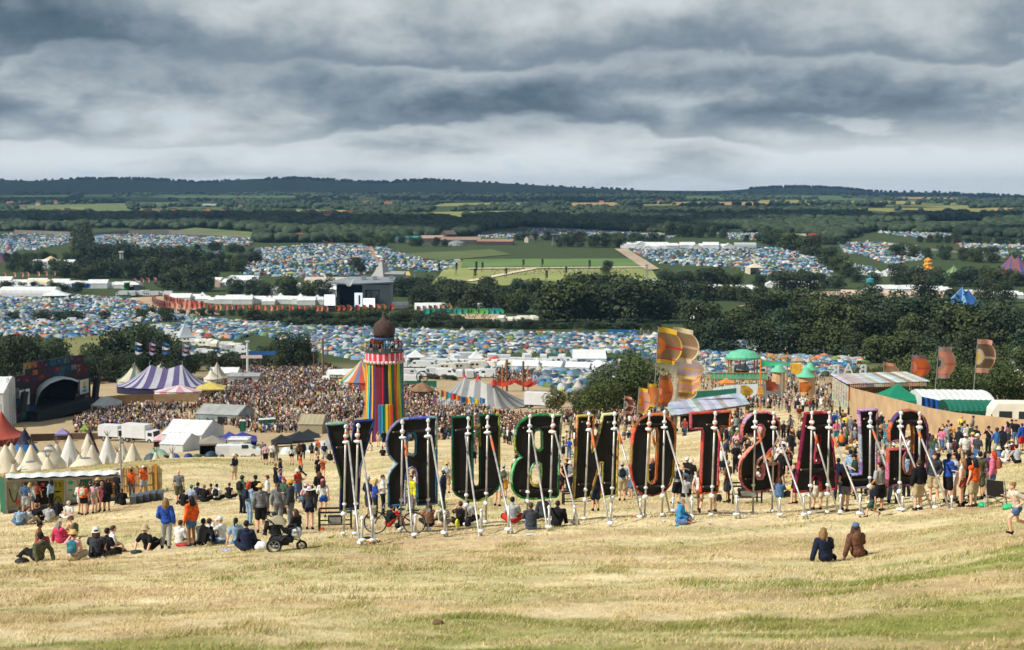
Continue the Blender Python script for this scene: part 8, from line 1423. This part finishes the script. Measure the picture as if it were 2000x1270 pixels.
 m_=MB();m_.grid(lambda u,v:(u*w,-.15+v*1.3,zt_(0)+(zt_(8)-zt_(0))*u+.10+.03*math.sin(u*50)+.05*math.sin(v*3)),48,4);m_.build('tarpaulin_roof',WHITEC,r)
 m_=MB();m_.quad((-.02,0,zg(0)-.1),(-.35,1.3,zg(0)-.1),(-.35,1.3,zt_(0)),(-.02,0,zt_(0)));m_.quad((w,0,zg(8)-.1),(w,1.3,zg(8)-.1),(w,1.3,zt_(8)),(w,0,zt_(8)));m_.quad((0,1.3,zg(0)),(w,1.3,zg(8)),(w,1.3,zt_(8)),(0,1.3,zt_(0)));m_.build('side_sheet',mat(srgb(30,92,70),.7,.2,1,name='green_sheet'),r)
panelblock()
def wicker():
 pts=[(-40,86,929),(120,86,930),(205,85,921),(260,84,913),(306,83,907),(316,86,915)];g=gp(-40,86);r=thing('wicker_fence','tall fence of upright woven sticks behind the painted toilet panels','fence',g);m_=MB();rg=random.Random(6);W_=vmat('stick',.9,.25,4)
 for (x0,y0,t0),(x1,y1,t1) in zip(pts[:-1],pts[1:]):
  n=int(abs(x1-x0)*1.75)
  for k in range(n):
   f=(k+rg.random()*.5)/n;Y=y0+(y1-y0)*f;p=gp(x0+(x1-x0)*f,Y);zt_=at(x0+(x1-x0)*f,t0+(t1-t0)*f,Y).z+rg.uniform(-.10,.08);c=tuple(q*rg.uniform(.6,1.1) for q in srgb(196,160,108));a=p-g;m_.bar(a+Vector((0,0,-.1)),Vector((a.x+rg.uniform(-.06,.06),a.y+rg.uniform(-.03,.03),zt_-g.z)),.055,.04,c)
 m_.build('sticks',W_,r);m_=MB()
 for (x0,y0,t0),(x1,y1,t1) in zip(pts[:-1],pts[1:]):
  for f in (.3,.72):
   a,b=gp(x0,y0),gp(x1,y1);za=a.z+(at(x0,t0,y0).z-a.z)*f;zb=b.z+(at(x1,t1,y1).z-b.z)*f;m_.bar(Vector((a.x,a.y-.05,za))-g,Vector((b.x,b.y-.05,zb))-g,.05)
 m_.build('rail',WOODP,r)
 for x,Y,t in ((168,85,924),(221,85,917),(306,83,905),(286,83,912)):p=gp(x,Y)-g;m_=MB();m_.bar(p+Vector((0,-.1,-.1)),(p.x,p.y-.1,at(x,t,Y).z-g.z),.13);m_.build('post',mat(srgb(196,140,60),.8,.2,3,name='fence_post') if x!=286 else BLWOOD,r)
wicker()
r=thing('lamp_pole','slim grey pole rising beside the painted toilet panels','pole',gp(238,79));m_=MB();m_.tube([(0,0,-.2),(0,0,up(238,850,79,r.location))],.05,8);m_.build('pole',GREYM,r);m_=MB();m_.box((0,0,up(238,850,79,r.location)+.1),(.14,.14,.3));m_.build('lamp_head',DARK,r)
for i in range(5):
 g=gp(262+i*12.5,75.5+i*.35);r=thing('storage_box','dark grey plastic crate in the low row by the wicker fence, '+('first','second','third','fourth','fifth')[i]+' from the left','crate',g,.12,'grey crates');m_=MB();m_.box((0,0,.2),(.33,.9,.52));m_.build('body',mat(srgb(74,80,86),.55,.2,3,name='crate_plastic'),r);m_=MB()
 for k in range(3):m_.box((0,-.3+k*.3,.475),(.35,.24,.05))
 m_.build('lid',mat(srgb(92,98,104),.5,.2,3,name='crate_lid'),r)
def spoked(r,c,R_,wd,nsp,name='wheel',rim=None):
 m_=MB();m_.smooth=True;m_.tube([(c[0]+R_*math.cos(a),c[1],c[2]+R_*math.sin(a)) for a in [2*PI*k/28 for k in range(28)]],wd,8,closed=True);w_=m_.build(name,TYRE,r);m_=MB();m_.smooth=True;m_.tube([(c[0]+(R_-wd*1.3)*math.cos(a),c[1],c[2]+(R_-wd*1.3)*math.sin(a)) for a in [2*PI*k/28 for k in range(28)]],wd*.5,6,closed=True)
 for k in range(nsp):a=2*PI*k/nsp;m_.tube([c,(c[0]+(R_-wd)*math.cos(a),c[1],c[2]+(R_-wd)*math.sin(a))],wd*(.30 if nsp<10 else .10),4)
 m_.tube([(c[0],c[1]-.05,c[2]),(c[0],c[1]+.05,c[2])],.035,8);m_.build('rim',rim or GREYM,w_)
g=G(556,1076);r=thing('pushchair','black three wheeled pushchair with a tan hood and patterned bag','pushchair',g,.05);BKF=mat((.02,.02,.022),.8,.3,6,name='black_fabric')
for y in (-.28,.28):spoked(r,(-.28,y,.22),.20,.03,6)
spoked(r,(.50,0,.16),.135,.028,6)
m_=MB();m_.smooth=True
for y in (-.24,.24):m_.tube([(-.28,y,.22),(-.05,y,.5),(-.35,y,.95),(-.52,y,1.06)],.018,6);m_.tube([(.5,0,.28),(.42,y*.5,.36),(-.05,y,.5)],.018,6)
m_.tube([(-.52,-.24,1.06),(-.52,.24,1.06)],.022,6);m_.build('frame',DARK,r)
m_=MB();m_.smooth=True;m_.grid(lambda u,v:(.32-.55*u+.05*math.sin(v*PI),(v-.5)*.44,.42+.42*u*u+.07*(2*v-1)**2),8,6);m_.box((.05,0,.36),(.42,.40,.14));m_.build('seat',BKF,r)
m_=MB();m_.smooth=True;m_.grid(lambda u,v:(-.20+.30*math.cos(.5+u*1.9),(v-.5)*.46,.74+.34*math.sin(.5+u*1.9)*math.sin(.35+v*2.44)),8,8);m_.build('hood',mat(srgb(150,142,116),.85,.2,5,name='tan_fabric'),r);m_=MB();m_.box((-.12,0,.30),(.5,.36,.18));m_.build('basket',BKF,r);m_=MB();m_.smooth=True;m_.tube([(.16,-.24,.72),(.32,-.24,.74),(.32,.24,.74),(.16,.24,.72)],.025,8);m_.build('bumper_bar',BKF,r)
m_=MB();m_.smooth=True;m_.ell((.36,0,.55),(.17,.22,.17),12,8);m_.build('foot_muff',mat(srgb(190,192,192),.85,.8,11,name='patterned_fabric'),r)
g=G(771,1046);r=thing('bicycle','dark green bicycle with upright handlebars leaning by the letter R','bicycle',g,-.06);k=mpp(g.y);fx=(732.7-771)*k;bx=(810-771)*k;R_=22.5*k;r.rotation_euler=(R(5),0,-.06);BG=mat(srgb(36,52,50),.4,.1,3,.3,name='bicycle_paint')
for x in (fx,bx):spoked(r,(x,0,R_+.02),R_,.018,24)
bb=(.10,0,.30);st=(.26,0,.86);hd_=(fx+.26,0,.92);m_=MB();m_.smooth=True
for a,b in ((bb,(.20,0,.72)),(bb,(fx+.22,0,.72)),((.20,0,.72),(fx+.24,0,.80)),(bb,(bx,.04,R_)),(bb,(bx,-.04,R_)),((.2,0,.7),(bx,.04,R_)),((.2,0,.7),(bx,-.04,R_)),(hd_,(fx+.2,0,.66))):m_.tube([a,b],.018,7)
for y in (-.05,.05):m_.tube([(fx+.2,y,.68),(fx+.04,y,R_+.1),(fx,y,R_+.02)],.014,6)
m_.build('frame',BG,r);m_=MB();m_.smooth=True;m_.tube([(.2,0,.72),(.235,0,.84)],.014,6);m_.ell((.25,0,.88),(.13,.08,.035),12,6);m_.build('saddle',BKF,r);m_=MB();m_.smooth=True;m_.tube([(fx+.40,-.27,.98),(fx+.30,-.20,1.0),hd_,(fx+.30,.20,1.0),(fx+.40,.27,.98)],.014,6);m_.build('handlebar',GREYM,r);m_=MB();m_.smooth=True;m_.tube([(.1,-.03,.30),(.1,.03,.30)],.095,14);m_.bar((.1,-.06,.3),(.04,-.06,.15),.03);m_.bar((.1,.06,.3),(.16,.06,.45),.03);m_.build('chainring',DARK,r);m_=MB();m_.box((bx-.02,0,R_*2+.08),(.4,.14,.02));m_.bar((bx,.06,R_*2+.08),(bx,.06,R_),.012);m_.build('carrier',DARK,r);m_=MB();m_.box((fx-.1,0,.85),(.26,.3,.22));m_.build('front_basket',mat(srgb(150,140,120),.8,.4,20,name='wire_basket'),r)
g=G(1944,993);r=thing('camp_chair','black folding camp chair with grey metal legs standing empty','chair',g,-.5);m_=MB();m_.quad((-.27,0,.42),(.27,0,.42),(.29,.42,.36),(-.29,.42,.36));m_.build('seat',BKF,r);m_=MB();m_.quad((-.27,-.02,.40),(.27,-.02,.40),(.27,-.24,.98),(-.27,-.24,.98));m_.build('backrest',BKF,r);m_=MB()
for s in (-.3,.3):m_.bar((s,.45,0),(s,-.24,1.0),.028);m_.bar((s,-.3,0),(s,.35,.58),.028);m_.bar((s,.4,.6),(s,-.1,.62),.035);m_.bar((s,.45,0),(-s,.45,.35),.022)
m_.build('leg_frame',GREYM,r)
def bag(label,px,py,col,sz=(.28,.2,.2),name='bag',ymin=20):
 g=G(px,py,ymin);m_=MB();rg=random.Random(int(px));sz=tuple(.62*q for q in sz);m_.smooth=True
 for k in range(6):m_.ell((rg.uniform(-.4,.4)*sz[0],rg.uniform(-.4,.4)*sz[1],sz[2]*rg.uniform(.4,.8)),tuple(s*rg.uniform(.6,.9) for s in sz),10,7)
 me=remesh(m_,.02,1,omat('bag_cloth',.6,.25,8,.4),name);o=bpy.data.objects.new(name,me);COL.objects.link(o);o.location=g;o.color=(*srgb(*col),1);tag(o,label,'bag' if name=='bag' else name)
for a in [('white carrier bag slumped beside the pushchair',511,1075,(214,214,216),(.30,.25,.30)),('pale lilac cloth lying flat on the straw',441,1076,(170,168,210),(.3,.2,.04)),('black bag lying left of the straw hatted sitter',45,1101,(24,25,30),(.34,.25,.2)),('dark bag beside the bucket hatted sitter',266,1080,(36,60,66),(.3,.2,.14)),('red cloth bag at the feet of the red jumper person',355,1068,(176,50,48),(.28,.2,.14)),('pale blue carton on the picnic grass',452,1062,(150,190,214),(.12,.1,.16)),('black rucksack lying at the foot of the letter Y',717,1058,(22,26,34),(.3,.2,.18)),('yellow dry bag beside the people below the U',893,1029,(206,206,60),(.14,.14,.36)),('bright green carrier bag under the camp chair',1920,990,(40,170,120),(.3,.25,.2)),('green carrier bag right of the camp chair',1968,996,(50,180,120),(.3,.25,.2)),('grey rucksack with a yellow coat on top behind the A',1540,972,(70,74,78),(.3,.22,.32)),('yellow coat heaped behind the A',1545,958,(230,180,40),(.28,.2,.18)),('black rucksack on the grass below the T',1405,978,(26,28,32),(.24,.2,.36)),('black rucksack beside the person below the bicycle',915,1027,(24,26,34),(.22,.2,.34)),('dark clod of earth in the near grass',856,1240,(104,78,56),(.16,.12,.07)),('grey sack beside the stage goers on the slope',590,982,(46,48,54),(.3,.2,.16)),('crumpled pale paper near the letter T',1456,1013,(190,188,180),(.12,.1,.1))]:bag(*a)
def frame_table(label,px,py,w,h,dep=.7,inner=True):
 g=G(px,py);r=thing('metal_barrier',label,'barrier',g,.1);m_=MB()
 for x in (-w/2,w/2):
  for y in (-dep/2,dep/2):m_.bar((x,y,-.05),(x,y,h),.06)
  m_.bar((x,-dep/2,h),(x,dep/2,h),.06)
 for y in (-dep/2,dep/2):m_.bar((-w/2,y,h),(w/2,y,h),.06);m_.bar((-w/2,y,h*.4),(w/2,y,h*.4),.04)
 m_.build('frame',mat((.02,.02,.022),.5,.2,5,.3,name='black_steel'),r)
 if inner:m_=MB();m_.box((0,0,h*.55),(w*.45,.22,h*.36));f=m_.build('floodlight',DARK,r);m_=MB();m_.box((0,-.115,h*.55),(w*.37,.012,h*.27));m_.build('lamp_glass',mat(srgb(150,152,144),.15,.2,3,name='lamp_glass'),f)
frame_table('black steel frame holding a floodlight left of the letter Y',655,1036,1.15,.75);frame_table('black steel frame holding a floodlight behind the S',1455,985,1.2,.8);frame_table('low black steel barrier between the B and N',1130,985,1.4,.6,.5,False);frame_table('black steel frame holding a floodlight behind the letter G',1700,975,1.0,.6)
rg=random.Random(12);LC=[(226,226,220),(60,160,200),(214,200,90),(200,60,50),(230,230,230),(206,170,110)]
lm=[]
for k in range(2):m_=MB();m_.smooth=True;m_.lathe([(.03,0),(.04,.1)] if k==0 else [(.03,0),(.03,.14),(.012,.18),(.012,.22)],8);m_.v=[(z,y,x+.04) for x,y,z in m_.v];lm.append(m_.mesh('litter',omat('litter_plastic',.4,.1)))
for i in range(34):
 x,y=rg.choice([(rg.uniform(640,760),rg.uniform(1052,1066)),(rg.uniform(100,1900),rg.uniform(1010,1060)),(rg.uniform(400,1900),rg.uniform(880,1010))]);k=rg.randrange(2);o=bpy.data.objects.new('paper_cup' if k==0 else 'plastic_bottle',lm[k]);COL.objects.link(o);o.location=G(x,y,20);o.rotation_euler=(0,0,rg.uniform(0,6));o.color=(*srgb(*rg.choice(LC)),1);s=rg.uniform(1,1.5);o.scale=(s,s,s);tag(o,('discarded paper cup lying on the trampled straw' if k==0 else 'discarded plastic bottle lying on the trampled straw'),'litter','litter on the straw')
